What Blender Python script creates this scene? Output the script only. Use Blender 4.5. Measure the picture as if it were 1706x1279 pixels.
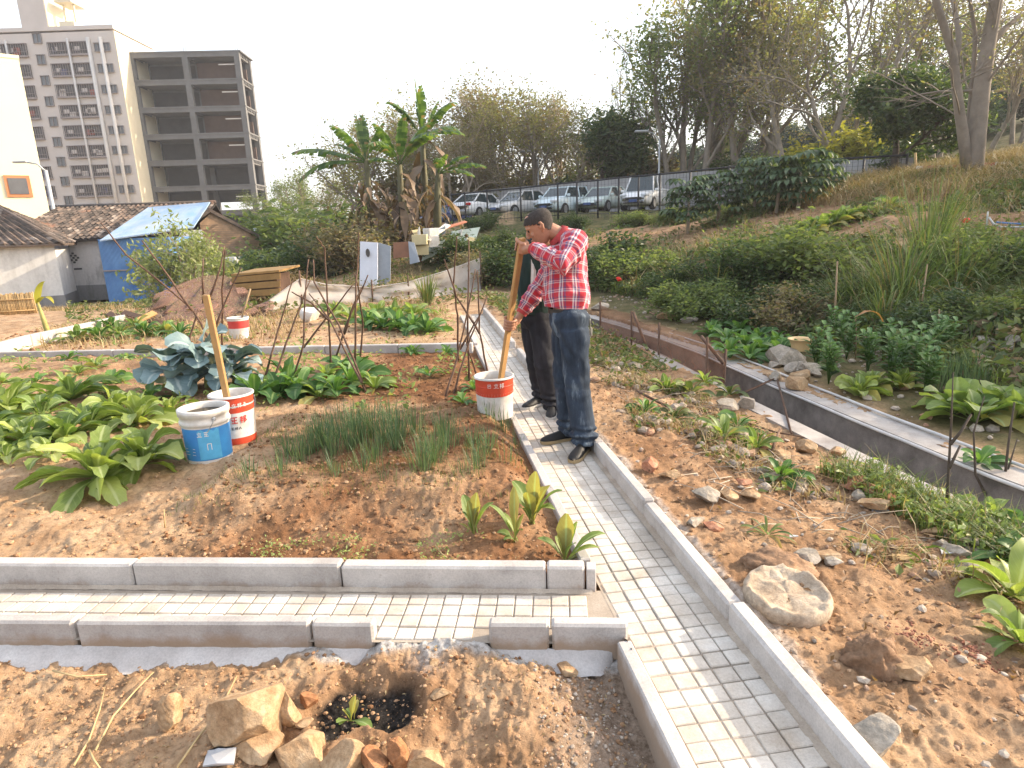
import bpy, math, random
import numpy as np
from mathutils import Vector, Matrix, noise as mnoise

for o in list(bpy.data.objects):
    bpy.data.objects.remove(o, do_unlink=True)
SC = bpy.context.scene
COL = SC.collection
random.seed(7)
R = np.random.default_rng(11)

# ------------------------------------------------------------------ camera
F_PX = 1050.0
PITCH = math.radians(13.9)
ROLL = math.radians(2.0)
CAM_H = 1.6
_f = np.array([0, math.cos(PITCH), -math.sin(PITCH)])
_u0 = np.array([0, math.sin(PITCH), math.cos(PITCH)])
_r0 = np.array([1.0, 0, 0])
_r = math.cos(ROLL) * _r0 - math.sin(ROLL) * _u0
_u = math.sin(ROLL) * _r0 + math.cos(ROLL) * _u0
CAM = np.array([0, 0, CAM_H])
cam_data = bpy.data.cameras.new('camera')
cam = bpy.data.objects.new('camera', cam_data)
COL.objects.link(cam)
cam_data.sensor_width = 36.0
cam_data.lens = F_PX / 1706.0 * 36.0
cam_data.clip_start = 0.05
cam_data.clip_end = 3000.0
M = Matrix(((_r[0], _u[0], -_f[0], 0), (_r[1], _u[1], -_f[1], 0), (_r[2], _u[2], -_f[2], CAM_H), (0, 0, 0, 1)))
cam.matrix_world = M
SC.camera = cam

# ------------------------------------------------------------------ world, sun, exposure
SUN_AZ = math.radians(76.0)      # to the right of straight ahead
SUN_EL = math.radians(24.0)
world = bpy.data.worlds.new('World')
SC.world = world
world.use_nodes = True
wn = world.node_tree
bg = wn.nodes['Background']
sky = wn.nodes.new('ShaderNodeTexSky')
sky.sky_type = 'NISHITA'
sky.sun_disc = False
sky.sun_elevation = SUN_EL
sky.sun_rotation = SUN_AZ
sky.air_density = 1.0
sky.dust_density = 4.0
sky.ozone_density = 1.0
veil = wn.nodes.new('ShaderNodeMix'); veil.data_type = 'RGBA'; veil.blend_type = 'ADD'      # thin bright high cloud over the whole sky
veil.inputs['Factor'].default_value = 1.0
wn.links.new(sky.outputs[0], veil.inputs[6])
veil.inputs[7].default_value = (2.9, 2.95, 3.0, 1)
wn.links.new(veil.outputs[2], bg.inputs[0])
bg.inputs[1].default_value = 0.15
sun_data = bpy.data.lights.new('sun', 'SUN')
sun = bpy.data.objects.new('sun', sun_data)
COL.objects.link(sun)
sun_data.energy = 5.0
sun_data.angle = math.radians(0.6)
sun_data.color = (1.0, 0.83, 0.62)
SUNV = Vector((math.sin(SUN_AZ) * math.cos(SUN_EL), math.cos(SUN_AZ) * math.cos(SUN_EL), math.sin(SUN_EL)))
sun.rotation_euler = (-SUNV).to_track_quat('-Z', 'Y').to_euler()
sun.location = (30, 10, 30)
SC.view_settings.view_transform = 'Standard'
SC.view_settings.look = 'None'
SC.view_settings.exposure = 0.90
SC.view_settings.gamma = 1.0
SC.view_settings.use_curve_mapping = False
SC.cycles.max_bounces = 6
SC.cycles.transparent_max_bounces = 8
SC.cycles.caustics_reflective = False
SC.cycles.caustics_refractive = False


def ray(px, py):
    return _f + _r * ((px - 853) / F_PX) - _u * ((py - 639.5) / F_PX)


def at_z(px, py, z=0.0):
    d = ray(px, py)
    return CAM + d * ((z - CAM_H) / d[2])


def at_y(px, py, y):
    d = ray(px, py)
    return CAM + d * (y / d[1])


# ------------------------------------------------------------------ noise
def _hash(ix, iy, seed):
    h = (ix.astype(np.int64) * 374761393 + iy.astype(np.int64) * 668265263 + seed * 1442695041) & 0xffffffff
    h = ((h ^ (h >> 13)) * 1274126177) & 0xffffffff
    return ((h ^ (h >> 16)) & 0xffff) / 65535.0


def vnoise(x, y, seed=0):
    x = np.asarray(x, float); y = np.asarray(y, float)
    ix = np.floor(x); iy = np.floor(y)
    fx = x - ix; fy = y - iy
    fx = fx * fx * fx * (fx * (fx * 6 - 15) + 10); fy = fy * fy * fy * (fy * (fy * 6 - 15) + 10)
    a = _hash(ix, iy, seed); b = _hash(ix + 1, iy, seed); c = _hash(ix, iy + 1, seed); d = _hash(ix + 1, iy + 1, seed)
    return (a + (b - a) * fx) * (1 - fy) + (c + (d - c) * fx) * fy - 0.5


def fbm(x, y, octs=4, seed=0, gain=0.5):
    s = 0; amp = 1; f = 1
    for k in range(octs):
        c, n = math.cos(k * 1.1), math.sin(k * 1.1)
        s = s + amp * vnoise((x * c - y * n) * f, (x * n + y * c) * f, seed + k * 17)
        amp *= gain; f *= 2.03
    return s


def sstep(a, b, x):
    t = np.clip((x - a) / (b - a), 0, 1)
    return t * t * (3 - 2 * t)


# ------------------------------------------------------------------ object helpers
def tag(o, label=None, cat=None, group=None, kind=None):
    if label: o['label'] = label
    if cat: o['category'] = cat
    if group: o['group'] = group
    if kind: o['kind'] = kind
    return o


def thing(name, label, cat, loc=(0, 0, 0), rz=0.0, group=None):
    o = bpy.data.objects.new(name, None)
    o.empty_display_size = 0.1
    COL.objects.link(o)
    o.location = loc
    o.rotation_euler = (0, 0, rz)
    return tag(o, label, cat, group)


def link(name, me, parent=None, loc=(0, 0, 0)):
    o = bpy.data.objects.new(name, me)
    COL.objects.link(o)
    o.location = loc
    if parent: o.parent = parent
    return o


def np_mesh(name, V, F, mat, smooth=False, tint=None):
    """V (n,3) array, F (m,k) int array -> mesh"""
    me = bpy.data.meshes.new(name)
    V = np.ascontiguousarray(V, dtype=np.float32); F = np.ascontiguousarray(F, dtype=np.int32)
    k = F.shape[1]
    me.vertices.add(len(V)); me.vertices.foreach_set('co', V.ravel())
    me.loops.add(F.size); me.loops.foreach_set('vertex_index', F.ravel())
    me.polygons.add(len(F))
    me.polygons.foreach_set('loop_start', np.arange(0, F.size, k, dtype=np.int32))
    me.polygons.foreach_set('use_smooth', np.full(len(F), smooth, dtype=bool))
    if tint is not None:
        for nm, arr in tint.items():
            a = me.attributes.new(nm, 'FLOAT', 'POINT'); a.data.foreach_set('value', np.ascontiguousarray(arr, dtype=np.float32))
    me.update(calc_edges=True)
    if mat is not None: me.materials.append(mat)
    return me


class MB:
    """collects shapes into ONE mesh"""
    def __init__(s):
        s.v = []; s.f = []; s.m = []; s.sm = []; s.uv = {}

    def add(s, verts, faces, mi=0, smooth=False, uvs=None):
        b = len(s.v)
        s.v.extend([tuple(p) for p in verts])
        for k, f in enumerate(faces):
            if uvs is not None: s.uv[len(s.f)] = uvs[k]
            s.f.append(tuple(i + b for i in f)); s.m.append(mi); s.sm.append(smooth)

    def box(s, c, size, rz=0.0, mi=0, bev=0.0, M=None):
        hx, hy, hz = size[0] / 2, size[1] / 2, size[2] / 2
        if bev <= 0:
            P = [(-hx, -hy, -hz), (hx, -hy, -hz), (hx, hy, -hz), (-hx, hy, -hz), (-hx, -hy, hz), (hx, -hy, hz), (hx, hy, hz), (-hx, hy, hz)]
            Fs = [(0, 3, 2, 1), (4, 5, 6, 7), (0, 1, 5, 4), (1, 2, 6, 5), (2, 3, 7, 6), (3, 0, 4, 7)]
        else:
            P = []; b = min(bev, hx * .9, hy * .9, hz * .9)
            for sz in (-1, 1):
                for sx, sy in ((-1, -1), (1, -1), (1, 1), (-1, 1)):
                    P += [(sx * (hx - b), sy * (hy - b), sz * hz), (sx * hx, sy * (hy - b), sz * (hz - b)), (sx * (hx - b), sy * hy, sz * (hz - b))]
            Fs = []
            Fs.append((0, 9, 6, 3)); Fs.append((12, 15, 18, 21))
            q = [(0, 1, 'y'), (1, 2, 'x'), (2, 3, 'y'), (3, 0, 'x')]
            for a, c2, ax in q:
                k = 2 if ax == 'y' else 1; k2 = 1 if ax == 'y' else 2
                A = lambda n, j: n * 3 + j
                Fs.append((A(a, k), A(c2, k), A(c2 + 4, k), A(a + 4, k)))
                Fs.append((A(a, 0), A(c2, 0), A(c2, k), A(a, k)))
                Fs.append((A(a + 4, k), A(c2 + 4, k), A(c2 + 4, 0), A(a + 4, 0)))
            for n in range(4):
                # vertical corner bevels
                y_f = n * 3 + 2; x_f = n * 3 + 1
                y_t = (n + 4) * 3 + 2; x_t = (n + 4) * 3 + 1
                if n in (0, 2): Fs.append((x_f, y_f, y_t, x_t))
                else: Fs.append((y_f, x_f, x_t, y_t))
                if n in (0, 2):
                    Fs.append((n * 3, y_f, x_f)); Fs.append(((n + 4) * 3, x_t, y_t))
                else:
                    Fs.append((n * 3, x_f, y_f)); Fs.append(((n + 4) * 3, y_t, x_t))
        if M is None: M = Matrix.Rotation(rz, 3, 'Z')
        cv = Vector(c)
        s.add([M @ Vector(p) + cv for p in P], Fs, mi)

    def tube(s, pts, rad, n=8, mi=0, smooth=True, cap=True, sq=None):
        pts = [Vector(p) for p in pts]
        if not hasattr(rad, '__len__'): rad = [rad] * len(pts)
        V = []; up = None
        for i, p in enumerate(pts):
            t = (pts[min(i + 1, len(pts) - 1)] - pts[max(i - 1, 0)])
            if t.length < 1e-9: t = Vector((0, 0, 1))
            t.normalize()
            if up is None:
                up = t.orthogonal().normalized()
            up = (up - t * up.dot(t))
            if up.length < 1e-6: up = t.orthogonal()
            up.normalize(); w = t.cross(up)
            for k in range(n):
                a = 2 * math.pi * k / n
                V.append(p + (up * math.cos(a) + w * math.sin(a)) * rad[i])
        Fs = []
        for i in range(len(pts) - 1):
            for k in range(n):
                k2 = (k + 1) % n
                Fs.append((i * n + k, i * n + k2, (i + 1) * n + k2, (i + 1) * n + k))
        if cap:
            Fs.append(tuple(range(n - 1, -1, -1))); Fs.append(tuple(range((len(pts) - 1) * n, len(pts) * n)))
        s.add(V, Fs, mi, smooth)

    def lathe(s, prof, c=(0, 0, 0), n=24, mi=0, smooth=True, M=None):
        """prof: list of (r,z)"""
        V = []; Fs = []
        for r_, z in prof:
            for k in range(n):
                a = 2 * math.pi * k / n
                V.append(Vector((r_ * math.cos(a), r_ * math.sin(a), z)))
        for i in range(len(prof) - 1):
            for k in range(n):
                k2 = (k + 1) % n
                Fs.append((i * n + k, i * n + k2, (i + 1) * n + k2, (i + 1) * n + k))
        if M is not None: V = [M @ v for v in V]
        cv = Vector(c)
        s.add([v + cv for v in V], Fs, mi, smooth)

    def poly(s, pts, mi=0):
        s.add(pts, [tuple(range(len(pts)))], mi)

    def prism(s, pts, vec, mi=0):
        """closed solid: polygon pts swept by vec"""
        n = len(pts); v = Vector(vec)
        P = [Vector(p) for p in pts] + [Vector(p) + v for p in pts]
        Fs = [tuple(range(n - 1, -1, -1)), tuple(range(n, 2 * n))] + [(i, (i + 1) % n, (i + 1) % n + n, i + n) for i in range(n)]
        s.add(P, Fs, mi)

    def build(s, name, mats, parent=None, origin=(0, 0, 0), loc=None):
        me = bpy.data.meshes.new(name)
        o = Vector(origin)
        me.from_pydata([Vector(p) - o for p in s.v], [], s.f)
        if not isinstance(mats, (list, tuple)): mats = [mats]
        for m in mats: me.materials.append(m)
        me.polygons.foreach_set('material_index', s.m)
        me.polygons.foreach_set('use_smooth', s.sm)
        if s.uv:
            uvl = me.uv_layers.new(name='UVMap')
            for fi, uvs in s.uv.items():
                p = me.polygons[fi]
                for j, li in enumerate(p.loop_indices): uvl.data[li].uv = uvs[j]
        me.update()
        ob = bpy.data.objects.new(name, me)
        COL.objects.link(ob)
        if parent is not None: ob.parent = parent
        else: ob.location = origin
        if loc is not None: ob.location = loc
        return ob


def copy_tree(o, parent=None):
    c = o.copy(); COL.objects.link(c)
    if parent: c.parent = parent
    for ch in list(o.children): copy_tree(ch, c)
    return c


# ------------------------------------------------------------------ materials
def newmat(name):
    m = bpy.data.materials.new(name); m.use_nodes = True
    nt = m.node_tree
    return m, nt, nt.nodes['Principled BSDF']


def N(nt, typ, **kw):
    n = nt.nodes.new(typ)
    for k, v in kw.items(): setattr(n, k, v)
    return n


def noise_n(nt, vec, scale, detail=4, rough=0.6):
    n = N(nt, 'ShaderNodeTexNoise'); n.inputs['Scale'].default_value = scale; n.inputs['Detail'].default_value = detail; n.inputs['Roughness'].default_value = rough
    if vec is not None: nt.links.new(vec, n.inputs['Vector'])
    return n


def ramp(nt, fac, stops):
    r = N(nt, 'ShaderNodeValToRGB')
    el = r.color_ramp.elements
    while len(el) < len(stops): el.new(0.5)
    for e, (p, c) in zip(el, stops):
        e.position = p; e.color = (c[0], c[1], c[2], 1) if hasattr(c, '__len__') else (c, c, c, 1)
    if fac is not None: nt.links.new(fac, r.inputs[0])
    return r


def mixc(nt, fac, a, b, mode='MIX'):
    m = N(nt, 'ShaderNodeMix', data_type='RGBA', blend_type=mode)
    for sock, val in ((m.inputs['Factor'], fac), (m.inputs[6], a), (m.inputs[7], b)):
        if hasattr(val, 'is_output') or isinstance(val, bpy.types.NodeSocket): nt.links.new(val, sock)
        elif hasattr(val, '__len__'): sock.default_value = (val[0], val[1], val[2], 1)
        else: sock.default_value = val
    return m.outputs[2]


def math_n(nt, op, a, b=None, c=None):
    m = N(nt, 'ShaderNodeMath', operation=op)
    for i, v in enumerate((a, b, c)):
        if v is None: continue
        if isinstance(v, bpy.types.NodeSocket): nt.links.new(v, m.inputs[i])
        else: m.inputs[i].default_value = v
    return m.outputs[0]


def bump(nt, bsdf, height, strength=0.3, dist=0.01):
    b = N(nt, 'ShaderNodeBump'); b.inputs['Strength'].default_value = strength; b.inputs['Distance'].default_value = dist
    nt.links.new(height, b.inputs['Height']); nt.links.new(b.outputs[0], bsdf.inputs['Normal'])


def objco(nt):
    return N(nt, 'ShaderNodeTexCoord').outputs['Object']


def worldco(nt):
    return N(nt, 'ShaderNodeNewGeometry').outputs['Position']


def mat_basic(name, c, rough=0.7, var=0.25, scale=8.0, c2=None, bmp=0.15, bdist=0.005, metal=0.0, island=0.0, spec=0.3):
    """mottled surface: two tones mixed by noise, small bump, optional per-island variation"""
    m, nt, b = newmat(name)
    co = objco(nt)
    n1 = noise_n(nt, co, scale, 5, 0.65)
    if c2 is None: c2 = tuple(x * (1 - var) for x in c)
    r = ramp(nt, n1.outputs['Fac'], [(0.3, c2), (0.7, c)])
    out = r.outputs[0]
    if island > 0:
        g = N(nt, 'ShaderNodeNewGeometry')
        v = math_n(nt, 'MULTIPLY_ADD', g.outputs['Random Per Island'], island, 1 - island / 2)
        hsv = N(nt, 'ShaderNodeHueSaturation'); nt.links.new(v, hsv.inputs['Value']); nt.links.new(out, hsv.inputs['Color'])
        out = hsv.outputs[0]
    nt.links.new(out, b.inputs['Base Color'])
    b.inputs['Roughness'].default_value = rough; b.inputs['Metallic'].default_value = metal
    b.inputs['Specular IOR Level'].default_value = spec
    if bmp > 0:
        n2 = noise_n(nt, co, scale * 6, 4, 0.7)
        bump(nt, b, n2.outputs['Fac'], bmp, bdist)
    return m


def mat_leaf(name, c, c2, c3=None, rough=0.5, transl=0.35, spec=0.25, dry=None, dryf=0.0, scale=3.0, rib=None):
    """foliage: per-leaf colour from the island, soft light coming through the blade"""
    m, nt, b = newmat(name)
    g = N(nt, 'ShaderNodeNewGeometry')
    st = [(0.0, c2), (0.55, c), (1.0, c3 or c)]
    if dry is not None: st = [(0.0, dry), (dryf, dry), (min(dryf + 0.03, .5), c2), (0.6, c), (1.0, c3 or c)]
    r = ramp(nt, g.outputs['Random Per Island'], st)
    n = noise_n(nt, objco(nt), scale, 3)
    v = math_n(nt, 'MULTIPLY_ADD', n.outputs['Fac'], 0.9, 0.55)
    hsv = N(nt, 'ShaderNodeHueSaturation'); nt.links.new(v, hsv.inputs['Value']); nt.links.new(r.outputs[0], hsv.inputs['Color'])
    hout = hsv.outputs[0]
    if rib:                      # pale midrib and slanting side veins from the blade's own UVs
        sp = N(nt, 'ShaderNodeSeparateXYZ'); nt.links.new(N(nt, 'ShaderNodeUVMap', uv_map='UVMap').outputs[0], sp.inputs[0])
        a = math_n(nt, 'ABSOLUTE', math_n(nt, 'SUBTRACT', sp.outputs[0], .5))
        f1 = ramp(nt, a, [(.03, .75), (.10, 0)]).outputs[0]
        vn = math_n(nt, 'FRACT', math_n(nt, 'MULTIPLY_ADD', a, -4.0, math_n(nt, 'MULTIPLY', sp.outputs[1], 9.0)))
        f2 = ramp(nt, vn, [(0, .28), (.16, 0)]).outputs[0]
        f = math_n(nt, 'MAXIMUM', f1, f2)
        hout = mixc(nt, f, hout, rib)
        bump(nt, b, f, -.5, .01)
    nt.links.new(hout, b.inputs['Base Color'])
    b.inputs['Roughness'].default_value = rough; b.inputs['Specular IOR Level'].default_value = spec
    t = N(nt, 'ShaderNodeBsdfTranslucent')
    warm = mixc(nt, 1.0, hout, (1.25, 1.3, 0.55), 'MULTIPLY')
    nt.links.new(warm, t.inputs[0])
    mx = N(nt, 'ShaderNodeMixShader'); mx.inputs[0].default_value = transl
    nt.links.new(b.outputs[0], mx.inputs[1]); nt.links.new(t.outputs[0], mx.inputs[2])
    nt.links.new(mx.outputs[0], nt.nodes['Material Output'].inputs[0])
    return m

# ================================================================== GROUND
PSL = -0.136                                   # the path drifts left as it runs away


def path_r(y): return 0.94 + PSL * (np.asarray(y, float) - 1.55)      # inner right edge of the paving
def path_l(y): return path_r(y) - 0.43
def front_y(x): return 2.555 - 0.078 * (np.asarray(x, float) - 0.1)   # face of the bed's front kerb
def near_y(x): return 2.185 - 0.066 * (np.asarray(x, float) - 0.1)    # face of the near kerb
def far_y(x): return 8.17 - 0.084 * (np.asarray(x, float) + 0.41)     # face of the far kerb


CH = np.array([(4.10, 0.6), (3.62, 2.3), (3.19, 3.65), (2.94, 5.2), (2.72, 6.6), (2.48, 8.6), (1.86, 11.0), (1.1, 13.2), (0.0, 15.6)])  # far inner edge of the channel


def ch_x(y): return np.interp(y, CH[:, 1], CH[:, 0])


_cp = []
for x in (-14, -10, -7, -4, -1.2):
    for y in (2.5, 5.5, 8.5, 11.5, 15):
        _cp.append((x, y, 0.03))
_cp += [(1.2, 1.5, .03), (1.2, 3, .05), (1.1, 5, .03), (.8, 8, .0), (.4, 11, .02), (-.2, 14, .05),
        (2.3, 3, -.1), (2.1, 5, -.12), (1.8, 8, -.12), (1.1, 11, -.06), (2.9, 2, -.1), (3.2, 1, -.1),
        (4, 4, -.06), (3.7, 6, -.06), (3.5, 8, -.04), (2.9, 10.5, -.02), (5.4, 4.5, .0), (5.0, 7, .02), (1.9, 13, .0),
        (5.6, 9, .05), (4.2, 11, .04), (2.6, 13.5, .08), (6.1, 7.5, .35), (7.6, 6, .7), (7.5, 3, .6),
        (7.24, 14, 1.16), (6.42, 17, 1.07), (6.1, 22, 1.09), (8.35, 22, 1.85), (11.7, 23, 2.6), (13.85, 20, 2.65), (7.8, 33, 2.1),
        (-2.2, 36, 2.15), (5.5, 13, .85), (9, 12, 1.2), (9.5, 9, 1.15), (3.35, 14.3, .25), (2.9, 19, .5), (.9, 27, 1.15), (-3, 23, 1.0),
        (-4, 19, .15), (12, 12, 1.8), (16, 14, 3), (20, 20, 3.6), (0, 19.5, .3), (1.5, 31, 1.8), (11, 7, 1.5), (13, 3, 2.),
        (0, 45, 2.2), (10, 45, 2.3), (20, 40, 3.4), (-2, 60, 2.2), (18, 62, 4), (45, 50, 9), (40, 30, 7), (26, 10, 4.5),
        (-9, 19, -.35), (-14, 20, -.5), (-14, 26, -1.0), (-10, 28, -.95), (-20, 30, -1.1), (-7, 25, -.2), (-30, 60, -1), (-60, 95, 0), (-12, 40, -.5), (-20, 20, -.5), (-30, 95, 0), (-6.5, 33, .7),
        (0, -10, 0), (10, -10, .4), (-10, -10, 0), (30, -5, 4.5), (-40, 0, 0), (-40, 30, 0), (-60, 60, 0), (0, 120, 3), (12, 95, 4.5), (30, 88, 8), (45, 80, 11), (62, 95, 17), (60, 130, 18), (22, 75, 4.8), (-100, 120, 0), (-100, -60, 0), (100, -60, 6), (0, -60, 0), (100, 40, 12)]
_cp = np.array(_cp)


def _tps_k(d2): return 0.5 * d2 * np.log(np.maximum(d2, 1e-9))


_n = len(_cp)
_d2 = ((_cp[:, None, :2] - _cp[None, :, :2]) ** 2).sum(-1)
_A = np.zeros((_n + 3, _n + 3)); _A[:_n, :_n] = _tps_k(_d2) + np.eye(_n) * 0.05
_A[:_n, _n] = 1; _A[:_n, _n + 1:] = _cp[:, :2]; _A[_n, :_n] = 1; _A[_n + 1:, :_n] = _cp[:, :2].T
_W = np.linalg.solve(_A, np.concatenate([_cp[:, 2], [0, 0, 0]]))


def tps(x, y):
    s = _W[_n] + _W[_n + 1] * x + _W[_n + 2] * y
    for i in range(_n):
        s = s + _W[i] * _tps_k((x - _cp[i, 0]) ** 2 + (y - _cp[i, 1]) ** 2)
    return s


BARE = [(5.0, 24, 2.86, 2.7), (6.6, 17, 2.08, 2.03), (7.6, 14.2, 2.47, 1.35), (8.6, 19.5, 2.86, 1.76), (6.2, 20.5, 1.69, 1.35), (9.8, 12.4, 2.08, 0.94), (3.2, 17, 1.3, 1.76), (10.5, 17, 2.34, 1.22), (4.6, 14.2, 1.17, 0.81)]   # patches of bare reddish terrace soil


def bare_soil(x, y):
    m = 0
    for a, b_, c, d in BARE: m = np.maximum(m, sstep(1.15, .7, np.hypot((x - a) / c, (y - b_) / d) + .7 * fbm(x * .9, y * .9, 3, 91)))
    return m


HOLE = (-0.57, 1.93)


def regions(x, y):
    """masks 0..1 of the kinds of ground"""
    pl = path_l(y); pr = path_r(y)
    bed = sstep(-0.05, 0.0, pl - 0.05 - x) * sstep(-0.03, 0.02, y - front_y(x) - 0.03) * sstep(0.0, 0.1, far_y(x) + .12 - y) * sstep(-15, -12, x)
    near = sstep(-0.05, -0.01, near_y(x) - y) * sstep(-0.04, 0.0, pl - 0.05 - x)
    path = ((x > pl - 0.02) & (x < pr + 0.06) & (y < 12.3)) | ((y > near_y(x) + 0.01) & (y < front_y(x) + 0.06) & (x < pl + 0.1))
    cx = ch_x(y)
    trench = (x < cx + 0.10) & (x > cx - 0.60) & (y < 15.5)
    beyond = sstep(-0.1, 0.5, x - cx - 0.2)
    bank = np.clip(sstep(0.6, 1.8, x - cx) * sstep(0.06, 0.4, tps_c(x, y)) + (y > 17) * sstep(-5, 0, x), 0, 1)
    right = sstep(0.0, 0.05, x - pr - 0.05) * (1 - beyond) * (y < 15)
    return bed, near, path, trench, beyond, bank, right


_tc = {}


def tps_c(x, y):
    k = (id(x), id(y))
    if _tc.get('k') is x: return _tc['v']
    v = tps(x, y)
    _tc['k'] = x; _tc['v'] = v
    return v


def height(x, y, fine=True):
    x = np.asarray(x, float); y = np.asarray(y, float)
    z0 = tps_c(x, y)
    r = np.hypot(x, y)
    far = sstep(150, 260, r)
    z = z0 * (1 - far) + 2.0 * far
    bed, near, path, trench, beyond, bank, right = regions(x, y)
    # garden bed soil, its mounds and furrows
    zb = 0.065 + 0.05 * fbm(x * 0.9, y * 0.9, 3, 5)
    mound = sstep(3.18, 3.42, y + 0.05 * vnoise(x * 2, y * 2, 3)) * sstep(5.3, 5.0, y) * sstep(-2.05, -1.8, x)
    lm = sstep(3.7, 4.1, y) * sstep(-2.3, -2.7, x + .2 * vnoise(x, y, 8))
    zb = zb + 0.09 * mound + 0.05 * lm + 0.03 * sstep(5.5, 5.9, y)
    zb = np.where(y < 2.75, np.minimum(zb, 0.085), zb)
    zb = np.where(y > 7.2, zb * (1 - .6 * sstep(7.2, 8.0, y + .084 * (x + .41))), zb)
    edge = sstep(0.0, 0.25, path_l(y) - 0.06 - x)
    zb = zb * (0.12 + 0.88 * edge)
    z = z * (1 - bed) + zb * bed
    # foreground soil, lower, with the scorched hole
    zn = -0.065 - 0.05 * sstep(-.05, .45, x) + 0.05 * fbm(x * 1.6 + 3, y * 1.6, 3, 9)
    hd = np.hypot((x - HOLE[0]) / 0.19, (y - HOLE[1]) / 0.13) + 0.5 * fbm(x * 9, y * 9, 3, 4)
    zn = zn - 0.032 * sstep(1.2, 0.7, hd) + 0.018 * sstep(1.9, 1.3, hd) * sstep(1.0, 1.3, hd)
    zn = zn + .055 * sstep(.16, .0, near_y(x) - y) * sstep(.30, .19, np.abs(x + .36)) - .01 * sstep(.15, 0, near_y(x) - y)
    z = z * (1 - near) + zn * near
    # rough bank beyond the channel
    z = z + bank * (0.22 * fbm(x * 0.55, y * 0.55, 4, 21) + .05 * fbm(x * 3, y * 3, 2, 23)) * sstep(0, 12, r) * (1 - far)
    if fine:
        k = (bed * 0.9 + near * 1.0 + right * 1.0 + 0.5 * beyond)
        k = k * (1 - bed * (1 - .25 - .75 * edge))
        k = np.clip(k + (y > 8.4) * (x < path_l(y)) * .8, 0, 1)
        z = z + k * (0.034 * fbm(x * 5, y * 5, 4, 31, 0.62) + 0.016 * np.abs(fbm(x * 19, y * 19, 3, 37, .6)))
        bumpy = np.clip(bed * 0.5 + near * .6 + right * .6, 0, 1)
        z = z + bumpy * 0.036 * np.maximum(0, fbm(x * 11, y * 11, 4, 41, 0.7) - 0.02)
        tread = right * sstep(-.2, .2, fbm(x * 1.3, y * 1.3, 2, 45))
        z = z + 0.02 * tread * fbm(x * 3, y * 3, 2, 46)
    z = np.where(path, -0.06, z)
    z = np.where(trench, -0.9, z)
    return z


def hz(x, y):
    _tc.clear()
    return float(height(np.array([x]), np.array([y]))[0])


def hz_many(x, y):
    _tc.clear()
    return height(np.asarray(x, float), np.asarray(y, float))


def hit(px, py, y0=1.0, y1=90.0):
    """where the line of sight through a photo point meets the ground"""
    ys = np.geomspace(y0, y1, 500); d = ray(px, py); d = d / d[1]
    X = d[0] * ys; Z = CAM_H + d[2] * ys
    g = hz_many(X, ys)
    b = np.nonzero(Z < g)[0]
    i = b[0] if len(b) else len(ys) - 1
    return Vector((X[i], ys[i], g[i]))


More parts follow.
